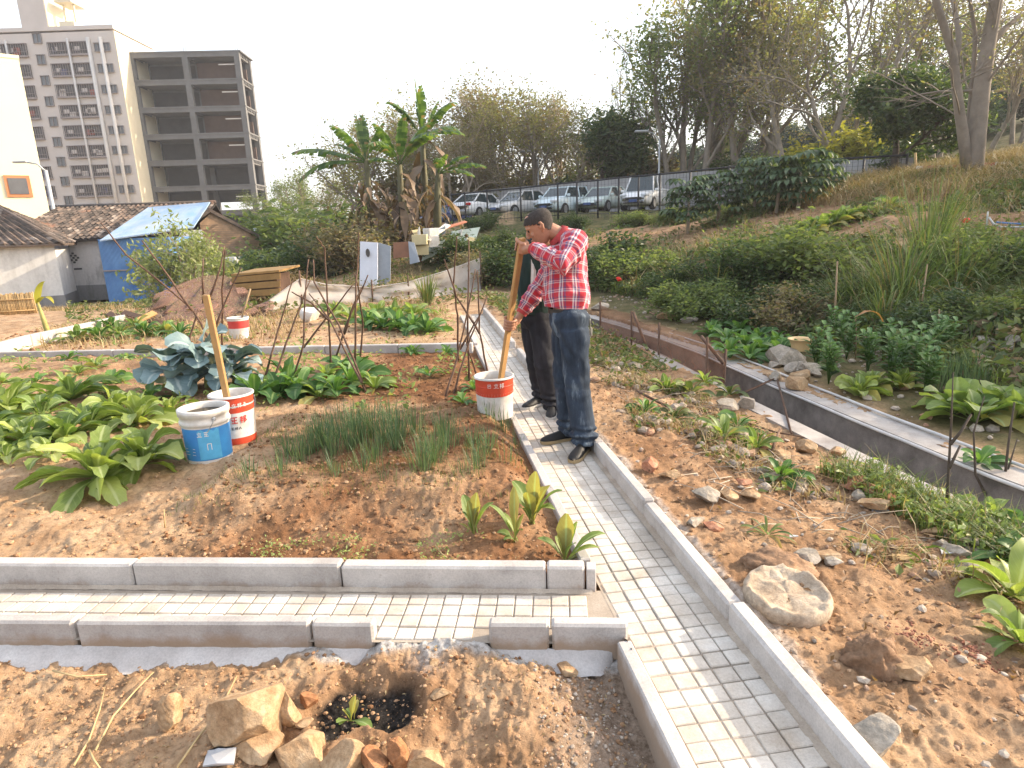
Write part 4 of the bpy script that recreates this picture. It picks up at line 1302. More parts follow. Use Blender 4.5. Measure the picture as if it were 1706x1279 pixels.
def make_tree(name, label, seed, prm, bark, leafm, parent_loc, cat='tree', group=None):
    t = Tree(seed); rg = t.rg
    ns = prm.get('stems', 1)
    for k in range(ns):
        a = 6.283 * k / ns + rg.random(); tl_ = prm.get('lean', .08) * (1 if ns == 1 else 1.0 + rg.random())
        d = Vector((math.cos(a) * tl_, math.sin(a) * tl_, 1)).normalized()
        t.limb(Vector((math.cos(a), math.sin(a), 0)) * prm['rad'] * (0 if ns == 1 else 1.5) + Vector((0, 0, -.3)), d, prm['trunk'] * (.8 + .4 * rg.random()), prm['rad'] * (1 if ns == 1 else .8), 0, prm)
    root = thing(name, label, cat, parent_loc, 0, group)
    tr = t.mb.build('trunk', bark, root)
    if prm.get('leaves', 0) and t.tw:
        P = np.array([tuple(p) for p, d, l in t.tw])
        n = prm['leaves']
        cl = rg.random(len(P)) ** prm.get('clump', 1.5)
        idx = rg.choice(len(P), n, p=cl / cl.sum())
        C = P[idx] + rg.normal(size=(n, 3)) * prm.get('spread', .35)
        zmin = prm.get('leafmin', 0)
        C = C[C[:, 2] > zmin]
        V, Fq = leaf_cloud(C, prm['lsize'], rg, prm.get('aspect', .5), prm.get('droop', 0))
        link('crown', np_mesh('crown', V, Fq, leafm), root)
    return root


bark_g = mat_basic('bark_grey', (.33, .28, .225), .95, .45, 2.5, bmp=.5, bdist=.03)
bark_p = mat_basic('bark_pale', (.44, .37, .29), .95, .4, 2, bmp=.4, bdist=.03)
bark_d = mat_basic('bark_dark', (.11, .085, .065), .95, .4, 3, bmp=.5, bdist=.03)
lf_olive = mat_leaf('leaf_olive', (.235, .235, .11), (.165, .17, .08), (.31, .28, .14), transl=.5, dry=(.21, .15, .085), dryf=.15)
lf_dry = mat_leaf('leaf_dry', (.23, .20, .115), (.15, .14, .075), (.28, .24, .14), transl=.4, dry=(.22, .15, .09), dryf=.2)
lf_dark = mat_leaf('leaf_dark', (.07, .11, .042), (.042, .072, .03), (.13, .165, .06), transl=.36, rough=.4)
lf_green = mat_leaf('leaf_green', (.16, .205, .085), (.105, .15, .06), (.24, .275, .115), transl=.5)
lf_yellow = mat_leaf('leaf_yellow', (.32, .30, .05), (.18, .19, .035), (.40, .36, .07), transl=.45)
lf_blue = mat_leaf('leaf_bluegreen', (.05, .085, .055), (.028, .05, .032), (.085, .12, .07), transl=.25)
lf_brown = mat_leaf('leaf_brown', (.20, .115, .06), (.10, .06, .035), (.30, .20, .12), transl=.25)

PR = {}
PR['dry'] = dict(trunk=4.0, rad=.17, levels=4, nb=[5, 4, 4, 3], lo=[.35, .3, .25, .2], ang=[.55, .6, .65, .7], len=[.72, .68, .62, .55], wig=.10, up=[.03, .05, .03, .0], stems=3, lean=.22, leaves=5600, lsize=.165, spread=.26, aspect=.55)
PR['olive'] = dict(trunk=5.5, rad=.18, levels=4, nb=[5, 4, 4, 3], lo=[.35, .3, .25, .2], ang=[.5, .55, .6, .7], len=[.66, .64, .6, .5], wig=.09, up=[.03, .06, .04, .02], stems=2, lean=.14, leaves=5400, lsize=.18, spread=.30)
PR['wispy'] = dict(trunk=8.0, rad=.11, levels=3, nb=[12, 5, 4], lo=[.25, .2, .2], ang=[.38, .4, .5], len=[.36, .45, .5], wig=.05, up=[.02, .08, .05], stems=6, lean=.20, leaves=6500, lsize=.20, spread=.22, aspect=.25, droop=.3)
PR['bare'] = dict(trunk=6.5, rad=.22, levels=4, nb=[4, 4, 4, 3], lo=[.45, .35, .3, .2], ang=[.5, .55, .6, .6], len=[.75, .65, .6, .55], wig=.10, up=[.02, .05, .03, .0], stems=2, lean=.18, leaves=3000, lsize=.18, spread=.35, aspect=.5)
PR['dense'] = dict(trunk=2.3, rad=.15, levels=4, nb=[6, 5, 4, 3], lo=[.35, .3, .2, .2], ang=[.85, .75, .7, .7], len=[.72, .62, .58, .5], wig=.10, up=[.02, .05, .02, -.02], stems=1, leaves=9500, lsize=.24, spread=.26, aspect=.42, droop=.5)
PR['bush'] = dict(trunk=1.5, rad=.07, levels=3, nb=[5, 5, 4], lo=[.1, .15, .15], ang=[.6, .65, .7], len=[.75, .65, .6], wig=.12, up=[.03, .02, .0], stems=6, lean=.5, leaves=4600, lsize=.21, spread=.24, aspect=.5, clump=3)

PR['small'] = dict(PR['dense'], trunk=1.6, rad=.05, stems=3, lean=.3, leaves=3600, lsize=.17, spread=.16, aspect=.4)
PROTO = {}
def proto_tree(key, kind, seed, bark, leafm):
    r_ = make_tree('tree', 'x', seed, PR[kind], bark, leafm, (0, 0, 0))
    zmax = max(v.co.z for v in r_.children[0].data.vertices)
    PROTO[key] = [r_, zmax, False]


def place_tree(key, px, py_top, Y, label, name=None, cat='tree', group=None, rz=None, wide=1.0, zoff=-.1):
    r_, zm, used = PROTO[key]
    a = at_y(px, py_top, Y); g0 = hz(a[0], a[1]) + zoff
    o = r_ if not used else copy_tree(r_)
    PROTO[key][2] = True
    s = (a[2] - g0) / zm
    o.location = (a[0], a[1], g0); o.scale = (s * wide, s * wide, s); o.rotation_euler = (0, 0, random.uniform(0, 6.28) if rz is None else rz)
    if name: o.name = name
    tag(o, label, cat, group)
    return o


proto_tree('dry1', 'dry', 101, bark_p, lf_dry); proto_tree('dry2', 'dry', 102, bark_g, lf_olive); proto_tree('dry3', 'dry', 109, bark_p, lf_olive)
proto_tree('ol1', 'olive', 103, bark_g, lf_olive); proto_tree('ol2', 'olive', 104, bark_g, lf_green)
proto_tree('wi1', 'wispy', 105, bark_g, lf_green)
proto_tree('ba1', 'bare', 106, bark_g, lf_olive); proto_tree('ba2', 'bare', 116, bark_g, lf_dry)
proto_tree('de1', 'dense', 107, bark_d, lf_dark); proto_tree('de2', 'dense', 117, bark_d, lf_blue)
proto_tree('bu1', 'bush', 108, bark_d, lf_green); proto_tree('bu2', 'bush', 118, bark_d, lf_dark); proto_tree('bu3', 'bush', 128, bark_d, lf_yellow); proto_tree('bu4', 'bush', 138, bark_g, lf_dry)

G1 = 'dry trees behind the car park'; G2 = 'tall trees on the right'
proto_tree('sm1', 'small', 140, bark_p, mat_leaf('pale_leaf', (.26, .30, .14), (.16, .20, .08), (.36, .38, .2), transl=.45))
T = [
 ('sm1', 266, 345, 19.5, 'small pale leaved tree with thin stems in front of the blue shed', None),
 # left mass behind the bananas, tops from the photo
 ('dry2', 610, 178, 46, 'thin olive tree with bare twig tips just left of the tallest banana plant', G1),
 ('dry1', 668, 165, 52, 'pale twiggy tree rising behind the two banana plants', G1),
 ('dry3', 735, 108, 48, 'tall loose olive tree with sparse leaves standing clear against the sky', G1),
 ('dry1', 800, 105, 50, 'tall dry yellowish tree with fine pale twigs behind the white sedan', G1),
 ('dry2', 858, 118, 47, 'rounded olive brown tree above the silver car', G1),
 ('dry1', 905, 128, 51, 'pale dry tree behind the thin street lamp left of the men', G1),
 ('dry3', 950, 140, 48, 'dry tree with drooping tan twigs directly above the head of the man', G1),
 ('dry1', 760, 190, 43, 'low many stemmed dry tree behind the left end of the mesh fence', G1),
 ('dry2', 985, 200, 54, 'small faded olive tree filling the gap left of the dark evergreen', G1),
 # right masses
 ('de1', 1020, 172, 46, 'dark dense evergreen beside the street lamp above the truck', G2),
 ('wi1', 1062, 42, 47, 'tall feathery tree with upright wispy tips against the white sky', G2),
 ('ol2', 1130, -10, 44, 'green leafy tall tree right of the feathery tree', G2),
 ('ol1', 1175, -130, 43, 'tallest dark leafed tree at the top of the photo above the papaya trees', G2),
 ('wi1', 1215, -60, 46, 'second feathery tree crowded between the leafy trees', G2),
 ('ol2', 1255, -110, 42, 'tall green tree with leaning stems left of the bare forked branches', G2),
 ('ol1', 1310, -130, 41, 'olive tree with several slender trunks above the long grey wall', G2),
 ('ba1', 1372, -150, 37, 'half bare tree with a long leaning pale trunk above the yellow bush', G2),
 ('ba2', 1440, -160, 35, 'bare tree with thick crooked branches against the bright sky', G2),
 ('ol1', 1420, 60, 46, 'shadowed olive tree behind the yellow bush', G2),
 ('ba1', 1500, -140, 40, 'thin leaved tree rising behind the dense dark tree', G2),
 ('ol2', 1600, -60, 42, 'green tree seen through the fork of the big trunk', G2),
 ('ba2', 1690, -150, 34, 'sparse tree at the right edge behind the forked trunk', G2),
 ('ol1', 1740, -60, 40, 'leafy tree cut off by the right edge of the photo', G2),
 ('de1', 1518, 92, 25, 'broad dense dark green tree with clear trunk left of the forked trunk', None),
 ('bu3', 1422, 182, 33, 'bright yellow green bush behind the end of the mesh fence', None),
 # hill trees at the right, bluish, low
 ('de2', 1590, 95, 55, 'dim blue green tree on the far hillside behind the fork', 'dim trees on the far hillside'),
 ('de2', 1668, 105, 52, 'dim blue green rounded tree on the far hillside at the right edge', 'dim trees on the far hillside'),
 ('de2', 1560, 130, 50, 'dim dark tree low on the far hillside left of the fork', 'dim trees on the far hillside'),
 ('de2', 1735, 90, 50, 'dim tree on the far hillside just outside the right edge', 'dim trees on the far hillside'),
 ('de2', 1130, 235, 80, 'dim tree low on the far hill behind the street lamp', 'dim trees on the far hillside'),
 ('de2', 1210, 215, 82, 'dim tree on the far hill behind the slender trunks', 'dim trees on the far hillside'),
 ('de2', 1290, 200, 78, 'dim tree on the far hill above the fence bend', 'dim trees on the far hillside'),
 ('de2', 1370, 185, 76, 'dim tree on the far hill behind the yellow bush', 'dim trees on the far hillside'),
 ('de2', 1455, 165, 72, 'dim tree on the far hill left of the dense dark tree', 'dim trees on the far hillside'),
 # low understory in front of the wood
 ('bu1', 1330, 225, 38, 'dark leafy shrub behind the fence right of the tall trunks', 'shrubs behind the fence'),
 ('bu2', 1240, 238, 43, 'dark shrub under the tall trees above the papaya trees', 'shrubs behind the fence'),
 ('bu2', 1165, 240, 46, 'dark shrub under the tall trees right of the street lamp', 'shrubs behind the fence'),
 ('bu4', 1060, 240, 48, 'dry brown shrub between the evergreen and the street lamp', 'shrubs behind the fence'),
 ('bu4', 850, 255, 52, 'dry tangled shrub behind the silver car', 'shrubs behind the fence'),
 ('bu1', 940, 258, 53, 'olive shrub behind the light blue hatchback', 'shrubs behind the fence'),
 ('bu4', 705, 262, 48, 'dry shrub between the banana stems and the cars', 'shrubs behind the fence'),
 ('bu2', 1105, 245, 50, 'dark shrub directly right of the street lamp pole', 'shrubs behind the fence'),
 ('bu1', 1290, 240, 45, 'shrub in shade below the slender olive tree', 'shrubs behind the fence'),
 # left low green
 ('ol2', 487, 268, 66, 'far rounded green tree right of the concrete frame building', None),
 ('ol2', 447, 300, 72, 'far small green tree touching the concrete frame building', None),
 ('ol1', 545, 282, 56, 'far loose green tree behind the drooping banana leaves', None),
 ('bu1', 470, 318, 38, 'mid green shrub behind the grey sheet roof', 'shrubs around the banana plants'),
 ('bu1', 530, 305, 33, 'large climbing mid green shrub left of the banana plants', 'shrubs around the banana plants'),
 ('bu2', 500, 352, 27, 'dark vine covered shrub right of the grey shed', 'shrubs around the banana plants'),
 ('bu2', 560, 345, 24.5, 'dark vine covered shrub above the white door panel', 'shrubs around the banana plants'),
 ('bu1', 462, 398, 26, 'leafy shrub in front of the grey shed wall', 'shrubs around the banana plants'),
 ('bu4', 625, 330, 24.5, 'brown withered shrub of hanging dead leaves under the bananas', 'shrubs around the banana plants'),
 ('bu4', 590, 362, 22.5, 'low brown withered shrub behind the white door panel', 'shrubs around the banana plants'),
 ('bu1', 432, 392, 28.0, 'creeper shrub growing at the right corner of the brick house', 'shrubs around the banana plants'),
 ('bu2', 735, 385, 25, 'dark low shrub right of the banana stems', 'shrubs around the banana plants'),
]
for t_ in T:
    place_tree(t_[0], t_[1], t_[2], t_[3], t_[4], group=t_[5], name='shrub' if t_[0].startswith('bu') else 'tree', cat='shrub' if t_[0].startswith('bu') else 'tree', wide={'de1': 1.15, 'bu1': 1.25, 'bu2': 1.3, 'bu3': 1.1, 'bu4': 1.2, 'dry1': 1.05}.get(t_[0], 1.0) * (1.35 if t_[0] == 'de2' else 1))

# big forked bare tree at the right
ft = Tree(301)
prm = dict(levels=4, nb=[2, 4, 4, 3], lo=[.6, .35, .3, .2], ang=[.4, .5, .55, .6], len=[.5, .55, .55, .5], wig=.045, up=[.01, .03, .02, 0], lead=True)
bp = hit(1628, 288, 15, 25); Yf = 20.0
def fpt(px, py, Y): return Vector(at_y(px, py, Y))
base_f = fpt(1622, 292, Yf); base_f.z -= .5
o_f = Vector((base_f.x, base_f.y, base_f.z))
main = [base_f, fpt(1627, 230, Yf), fpt(1635, 150, Yf), fpt(1645, 80, Yf), fpt(1658, 10, Yf), fpt(1668, -60, Yf), fpt(1680, -140, Yf)]
left = [fpt(1612, 285, Yf), fpt(1606, 235, Yf), fpt(1600, 195, Yf - .2), fpt(1593, 140, Yf - .3), fpt(1588, 90, Yf - .4), fpt(1572, 40, Yf - .5), fpt(1556, -10, Yf - .6), fpt(1540, -80, Yf - .7)]
lb2 = [fpt(1592, 110, Yf - .4), fpt(1598, 60, Yf - .2), fpt(1590, 10, Yf), fpt(1578, -40, Yf + .2), fpt(1570, -90, Yf + .4)]
rb2 = [fpt(1646, 80, Yf), fpt(1672, 50, Yf + .3), fpt(1700, 25, Yf + .6), fpt(1740, 15, Yf + 1)]
cb = [fpt(1620, 285, Yf + .2), fpt(1614, 200, Yf + .3), fpt(1622, 120, Yf + .4), fpt(1625, 60, Yf + .5), fpt(1616, 0, Yf + .5), fpt(1605, -60, Yf + .4)]
for pts, r0_, r1_ in ((main, .27, .13), (left, .17, .07), (lb2, .09, .04), (rb2, .10, .05), (cb, .085, .04)):
    pts = [p - o_f for p in pts]
    ft.mb.tube(pts, [r0_ + (r1_ - r0_) * i / (len(pts) - 1) for i in range(len(pts))], 12)
    for i in range(2, len(pts)):
        for k in range(2):
            a = ft.rg.normal(size=3); d = Vector((a[0], a[1], abs(a[2]) + .3)).normalized()
            ft.limb(pts[i], d, 1.6 + ft.rg.random() * 1.2, r1_ * .35, 2, prm)
root = thing('forked_tree', 'big pale forked tree trunk rising past the top of the photo on the right ridge', 'tree', tuple(o_f))
ft.mb.build('trunk', mat_basic('bark_fork', (.30, .25, .20), .95, .4, 2, bmp=.5, bdist=.03), root)
P = np.array([tuple(p) for p, d, l in ft.tw if p.z > 3.5]); idx = ft.rg.choice(len(P), 1500)
V, Fq = leaf_cloud(P[idx] + ft.rg.normal(size=(1500, 3)) * .2, .13, ft.rg)
link('crown', np_mesh('crown', V, Fq, lf_olive), root)

# ---------------------------------------------------------------- blades: big single leaves as curved strips
def blade(m, base, d, length, width, droop=.5, segs=7, fold=.25, mi=0, wave=0.0, tipw=.0, rg=None, shape=None, twist=0.0):
    """leaf blade: starts along d, bends down; three points across with a sunken rib"""
    rg = rg or R
    p = Vector(base); d = Vector(d).normalized(); V = []
    step = length / segs
    for i in range(segs + 1):
        t_ = i / segs
        side = d.cross(Vector((0, 0, 1)))
        if side.length < 1e-4: side = Vector((1, 0, 0))
        side.normalize()
        if twist: side.rotate(Matrix.Rotation(twist * (1 + t_ * .5), 3, d))
        nn = side.cross(d).normalized()
        if shape is None: w = math.sin(math.pi * min(1, (t_ * .94 + .06)) ** .8) ** .75
        else: w = float(np.interp(t_, [k for k, _ in shape], [x for _, x in shape]))
        w = max(w, .04) * width / 2
        wl, wr = (w * (1 + wave * (rg.random() - .5)), w * (1 + wave * (rg.random() - .5)))
        ul, ur = (wave * w * (rg.random() - .5) * .8, wave * w * (rg.random() - .5) * .8)
        V += [p - side * wl + nn * (fold * wl + ul), p - side * wl * .5 + nn * fold * wl * .35, p, p + side * wr * .5 + nn * fold * wr * .35, p + side * wr + nn * (fold * wr + ur)]
        p = p + d * step
        d = (d + Vector((0, 0, -1)) * droop * (1.6 * t_ + .25) / segs * 2).normalized()
    Fs = []
    U = []
    for i in range(segs):
        for k in range(4):
            Fs.append((i * 5 + k, i * 5 + k + 1, i * 5 + k + 6, i * 5 + k + 5)); a, c = i / segs, (i + 1) / segs; U.append(((k / 4, a), (k / 4 + .25, a), (k / 4 + .25, c), (k / 4, c)))
    m.add(V, Fs, mi, True, U if width > .03 else None)


lf_banana = mat_leaf('banana_leaf', (.10, .17, .045), (.05, .10, .03), (.16, .23, .06), transl=.45, rough=.35, spec=.4, dry=(.25, .18, .09), dryf=.12)
lf_deadban = mat_leaf('dead_banana_leaf', (.17, .115, .075), (.09, .06, .045), (.27, .19, .13), transl=.2)
ban_stem = mat_basic('banana_stem', (.13, .12, .06), .7, .5, 3)


def banana(px, py_top, py_base, Y, nleaf, label, seed, L=2.0, dirs=None):
    rg = np.random.default_rng(seed)
    g0 = Vector(at_y(px, py_base, Y)); g0.z = hz(g0.x, g0.y) - .05
    zt = at_y(px, py_top, Y)[2] - g0.z
    root = thing('banana_plant', label, 'banana plant', tuple(g0))
    m = MB(); lx, ly = (rg.random() - .5) * .4, (rg.random() - .5) * .3
    m.tube([(0, 0, 0), (lx * .4, ly * .4, zt * .5), (lx, ly, zt)], [.17, .14, .08], 10)
    m.build('stem', ban_stem, root)
    for k in range(nleaf):
        if dirs and k < len(dirs): dx, dy, dz, ln, dr = dirs[k]
        else:
            a = rg.random() * 6.283; dx, dy = math.cos(a), math.sin(a); dz = .3 + 1.3 * rg.random(); ln = L * (.7 + .5 * rg.random()); dr = .5 + .6 * rg.random()
        m = MB()
        d = Vector((dx, dy, dz)).normalized()
        b0 = Vector((lx, ly, zt - .15)); b1 = b0 + d * ln * .22
        m.tube([b0, b1], [.035, .02], 5)
        # torn blade: slanted strips along the rib
        segs = 14
        p = b1; dd = d
        for i in range(segs):
            t_ = i / segs
            side = dd.cross(Vector((0, 0, 1))); side.normalize(); nn = side.cross(dd)
            w = .26 * ln * .5 * (math.sin(math.pi * (t_ * .92 + .08)) ** .6) * (.9 + .2 * rg.random())
            p2 = p + dd * ln * .8 / segs
            for sg in (-1, 1):
                tear = rg.random() * .35
                a_, b_ = p, p2
                tip = .5 + .4 * tear
                o1 = p + side * sg * w + dd * .1 * ln * .4 - Vector((0, 0, 1)) * w * (.25 + tear); o2 = p2 + side * sg * w * (1 - .05 * tear) + dd * .04 * ln - Vector((0, 0, 1)) * w * (.25 + tear)
                mid1 = p + side * sg * w * .5 + nn * .02; mid2 = p2 + side * sg * w * .5 + nn * .02
                m.add([a_, mid1, o1, o2, mid2, b_], [(0, 1, 4, 5), (1, 2, 3, 4)], 0, True)
            p = p2
            dd = (dd + Vector((0, 0, -1)) * dr * (.5 + 1.6 * t_) / segs).normalized()
        m.build('leaf', lf_banana, root)
    m = MB()
    for k in range(5):
        a = rg.random() * 6.283
        blade(m, (lx * .6 + math.cos(a) * .1, ly * .6 + math.sin(a) * .1, zt * (.5 + .45 * rg.random())), (math.cos(a), math.sin(a), -.6), 1.0 + .9 * rg.random(), .22 + .2 * rg.random(), droop=2.0, segs=6, wave=.9, rg=rg)
    m.build('dead_leaves', lf_deadban, root)
    return root


banana(622, 262, 392, 24.5, 9, 'left tall banana plant with two long leaves drooping left', 61, dirs=[(-1, -.1, .35, 2.6, .55), (-1, -.3, .05, 2.5, .9), (-.25, .1, 1.6, 1.6, .15), (-.05, .1, 1.7, 1.6, .1), (.5, -.2, 1.0, 1.5, .5), (-.8, .3, .7, 1.4, .5)])
banana(672, 268, 395, 24, 8, 'middle banana plant with folded pale leaf tops', 62, dirs=[(.2, -.3, 1.2, 1.7, .6), (-.3, -.4, .9, 1.7, .8), (.4, -.2, .5, 1.8, 1.1)])
banana(712, 222, 392, 25, 8, 'tallest dark banana plant with upright spear leaves', 63, dirs=[(-.15, 0, 2.2, 2.0, .05), (.05, .1, 2.4, 1.8, .05), (.5, -.1, 1.0, 1.4, .3), (-.5, -.1, .9, 1.5, .8), (.9, 0, .3, 1.6, .8)])
banana(728, 282, 395, 23, 5, 'low banana plant with one bright leaf reaching right', 64, L=1.3, dirs=[(1, -.2, .35, 1.7, .7), (.9, .3, .2, 1.3, .8)])
# withered mass of hanging leaves below them: countless
mm = MB()
rgd = np.random.default_rng(77)
for k in range(260):
    px = 590 + 150 * rgd.random(); py = 300 + 110 * rgd.random(); Y = 23.0 + rgd.random() * 2.0
    p = at_y(px, py, Y)
    if p[2] < hz(p[0], p[1]): continue
    a = rgd.random() * 6.283
    blade(mm, p, (math.cos(a), math.sin(a), -.4), .3 + .4 * rgd.random(), .08 + .1 * rgd.random(), droop=2.2, segs=4, wave=1.0, rg=rgd)
tag(mm.build('dead_foliage', lf_deadban), 'hanging mass of dry brown banana leaves', 'dead leaves', None, 'stuff')

# young pale banana plant at the left
yg = hit(85, 568)
root = thing('young_banana_plant', 'small pale young banana plant with two bent yellowish leaves beside the white kerb', 'banana plant', tuple(yg))
k_ = (yg - Vector(CAM)).length / F_PX
m = MB(); m.tube([(0, 0, -.05), (-4 * k_, 0, 30 * k_), (-7 * k_, 0, 52 * k_)], [.05, .035, .02], 8); m.build('stem', mat_basic('pale_stem', (.40, .36, .12), .6, .3, 5), root)
for dx, dz, ln, dr in ((.35, 1, .48, .9), (.7, .7, .38, 1.7)):
    m = MB(); blade(m, (-7 * k_, 0, 50 * k_), (dx, -.1, dz), ln, .13, droop=dr, segs=8, rg=rgd); m.build('leaf', lf_yellow, root)

# ---------------------------------------------------------------- papaya trees on the terrace
lf_pap = mat_leaf('papaya_leaf', (.075, .12, .06), (.04, .07, .035), (.13, .18, .10), transl=.35, rough=.4)


def papaya(px, py_top, py_base, Y, label, seed, spread=1.0):
    rg = np.random.default_rng(seed)
    a = at_y(px, py_base, Y); g0 = Vector((a[0], a[1], hz(a[0], a[1]) - .05))
    zt = at_y(px, py_top, Y)[2] - g0.z
    zt = max(zt, 1.0)
    root = thing('papaya_tree', label, 'papaya tree', tuple(g0), 0, 'papaya trees on the terrace')
    m = MB(); m.tube([(0, 0, 0), (.03, 0, zt * .5), (.0, .02, zt * .86)], [.06, .05, .035], 7); m.build('trunk', bark_p, root)
    m = MB()
    for k in range(34):
        az = k * 2.4 + rg.random() * .5; el = .9 - 1.5 * (k / 34) + .3 * rg.random()
        d = Vector((math.cos(az) * math.cos(el), math.sin(az) * math.cos(el), math.sin(el)))
        b0 = Vector((0, 0, zt * (.86 -   .30 * k / 34))); ln = (.45 + .3 * rg.random()) * spread
        tip = b0 + d * ln + Vector((0, 0, -.05))
        m.tube([b0, b0 + d * ln * .6, tip], [.012, .01, .007], 4)
        for j in range(7):
            aa = (j - 3) * .62; f2 = Vector((d.x, d.y, 0)).normalized(); s2 = Vector((-f2.y, f2.x, 0))
            dd = f2 * math.cos(aa) + s2 * math.sin(aa) + Vector((0, 0, .1))
            blade(m, tip, dd, .36 * spread * 1.25 * (1 - .08 * abs(j - 3)), .17 * spread, droop=1.9, segs=4, rg=rg, wave=.3)
    m.build('crown', lf_pap, root)


papaya(1145, 312, 395, 21.5, 'papaya tree with thin bare stem standing nearest to the parked truck', 71)
papaya(1195, 300, 385, 22, 'second papaya tree from the truck, slightly behind the first', 72)
papaya(1255, 278, 362, 22, 'tall papaya tree in the middle of the terrace row', 73, 1.05)
papaya(1292, 290, 372, 21, 'thick stemmed dark papaya tree in the terrace row', 74, .9)
papaya(1328, 270, 372, 20.5, 'papaya tree with pale drooping leaves at the right end of the row', 75, 1.15)
papaya(1365, 285, 368, 22, 'small papaya tree at the far right end of the row', 76, .9)

# the ridge goes on to the right of the frame with the same trees; they shade the bank
for k, (x_, y_, key, h_) in enumerate([(25, 10.5, 'de1', 6), (26, 14, 'ol1', 7.5), (28, 20, 'ol2', 8)]):
    r_, zm, used = PROTO[key]
    o = copy_tree(r_); s = h_ / zm
    o.location = (x_, y_, hz(x_, y_) - .1); o.scale = (s * 1.3, s * 1.3, s); o.rotation_euler = (0, 0, k * 1.7)
    tag(o, ['dense dark tree on the right ridge outside the photo', 'olive tree on the ridge outside the photo, behind the dense tree', 'tall green tree furthest along the ridge outside the photo'][k], 'tree', 'trees on the ridge outside the photo')

# ================================================================== GARDEN PLANTS
lf_mustard = mat_leaf('mustard_leaf', (.25, .32, .085), (.16, .225, .06), (.36, .41, .13), transl=.42, rough=.45, spec=.3, scale=9, rib=(.46, .52, .26), dry=(.38, .33, .10), dryf=.05)
lf_lett = mat_leaf('lettuce_leaf', (.175, .25, .07), (.10, .165, .045), (.28, .35, .11), transl=.42, rough=.45, scale=9, rib=(.38, .46, .22), dry=(.34, .30, .10), dryf=.06)
lf_kale = mat_leaf('kale_leaf', (.19, .27, .28), (.12, .18, .19), (.28, .36, .37), transl=.12, rough=.5, spec=.35, scale=7, rib=(.42, .48, .46))
lf_chive = mat_leaf('chive_leaf', (.12, .19, .095), (.08, .135, .07), (.20, .26, .12), transl=.25, rough=.4)
lf_veg = mat_leaf('vegetable_leaf', (.085, .18, .05), (.05, .115, .035), (.15, .27, .075), transl=.38, rough=.45, scale=8, rib=(.24, .34, .14))
lf_weed = mat_leaf('weed_leaf', (.13, .165, .06), (.07, .10, .04), (.20, .225, .085), transl=.38, dry=(.19, .13, .075), dryf=.14)
lf_grass = mat_leaf('grass_blade', (.115, .16, .045), (.06, .10, .03), (.20, .235, .075), transl=.35, dry=(.33, .25, .13), dryf=.15)
lf_straw = mat_leaf('straw', (.36, .26, .13), (.22, .15, .075), (.46, .36, .21), transl=.2)
lf_lgrass = mat_leaf('long_grass', (.125, .185, .06), (.07, .115, .04), (.235, .28, .11), transl=.4, dry=(.26, .20, .10), dryf=.14)
stalk_w = mat_leaf('pale_stalk', (.42, .48, .22), (.33, .40, .16), (.5, .55, .3), transl=.2)

SPOON = [(0, .16), (.18, .14), (.3, .28), (.45, .72), (.65, 1.0), (.85, .82), (1, .2)]
BROAD = [(0, .3), (.15, .42), (.35, .8), (.6, 1.0), (.82, .8), (1, .15)]
ROUND = [(0, .12), (.25, .12), (.38, .5), (.55, .95), (.75, 1.0), (.92, .7), (1, .25)]


def rosette(name, label, cat, loc, rad, nleaf, mat, seed, group=None, shape=BROAD, el=(.35, 1.35), droop=.8, width=.36, wave=.18, fold=.3, h0=.02, stem=None, segs=8):
    rg = np.random.default_rng(seed)
    m = MB()
    for k in range(nleaf):
        t_ = k / nleaf
        az = k * 2.4 + rg.normal() * .25; e = el[0] + (el[1] - el[0]) * t_ + rg.normal() * .12
        d = Vector((math.cos(az) * math.cos(e), math.sin(az) * math.cos(e), math.sin(e)))
        ln = rad * (1.12 - .45 * t_) * (.8 + .4 * rg.random())
        blade(m, (.012 * math.cos(az), .012 * math.sin(az), h0 * t_), d, ln, ln * width * (.85 + .3 * rg.random()), droop=droop * (.7 + .6 * rg.random()), segs=segs, fold=fold, wave=wave, rg=rg, shape=shape, twist=rg.normal() * .25)
    o = m.build(name, mat)
    o.location = loc
    return tag(o, label, cat, group)


# big mustard greens nearest at the left
big = [(165, 800, .44, 17, 'large pale green mustard plant at the front of the left bed, nearest the blue bucket', 0),
       (240, 775, .38, 14, 'pale mustard plant touching the left side of the blue bucket', 0),
       (45, 745, .40, 14, 'bushy mustard plant at the left edge in front of the leafy mass', 0),
       (232, 705, .40, 14, 'upright mustard plant behind the large front one', 0),
       (190, 690, .34, 12, 'mustard plant with curled leaves left of the upright one', 0),
       (120, 668, .44, 12, 'dark leaved mustard plant with a tall central leaf', 1),
       (15, 690, .46, 13, 'broad veined mustard plant cut off by the left edge of the photo', 0),
       (70, 700, .40, 13, 'mid green mustard plant in the middle of the leafy mass', 1),
       (110, 735, .36, 12, 'low mustard plant between the leafy mass and the large front one', 1),
       (-25, 735, .40, 12, 'mustard plant mostly outside the left edge of the photo', 1),
       (150, 715, .30, 10, 'small mustard plant half hidden in the gap of bare soil', 1),
       (285, 690, .28, 9, 'small mustard plant behind the blue bucket', 0),
       (10, 768, .26, 9, 'small low lettuce at the left edge on bare soil', 0),
       (85, 765, .24, 9, 'small yellow green lettuce just left of the large front plant', 0)]
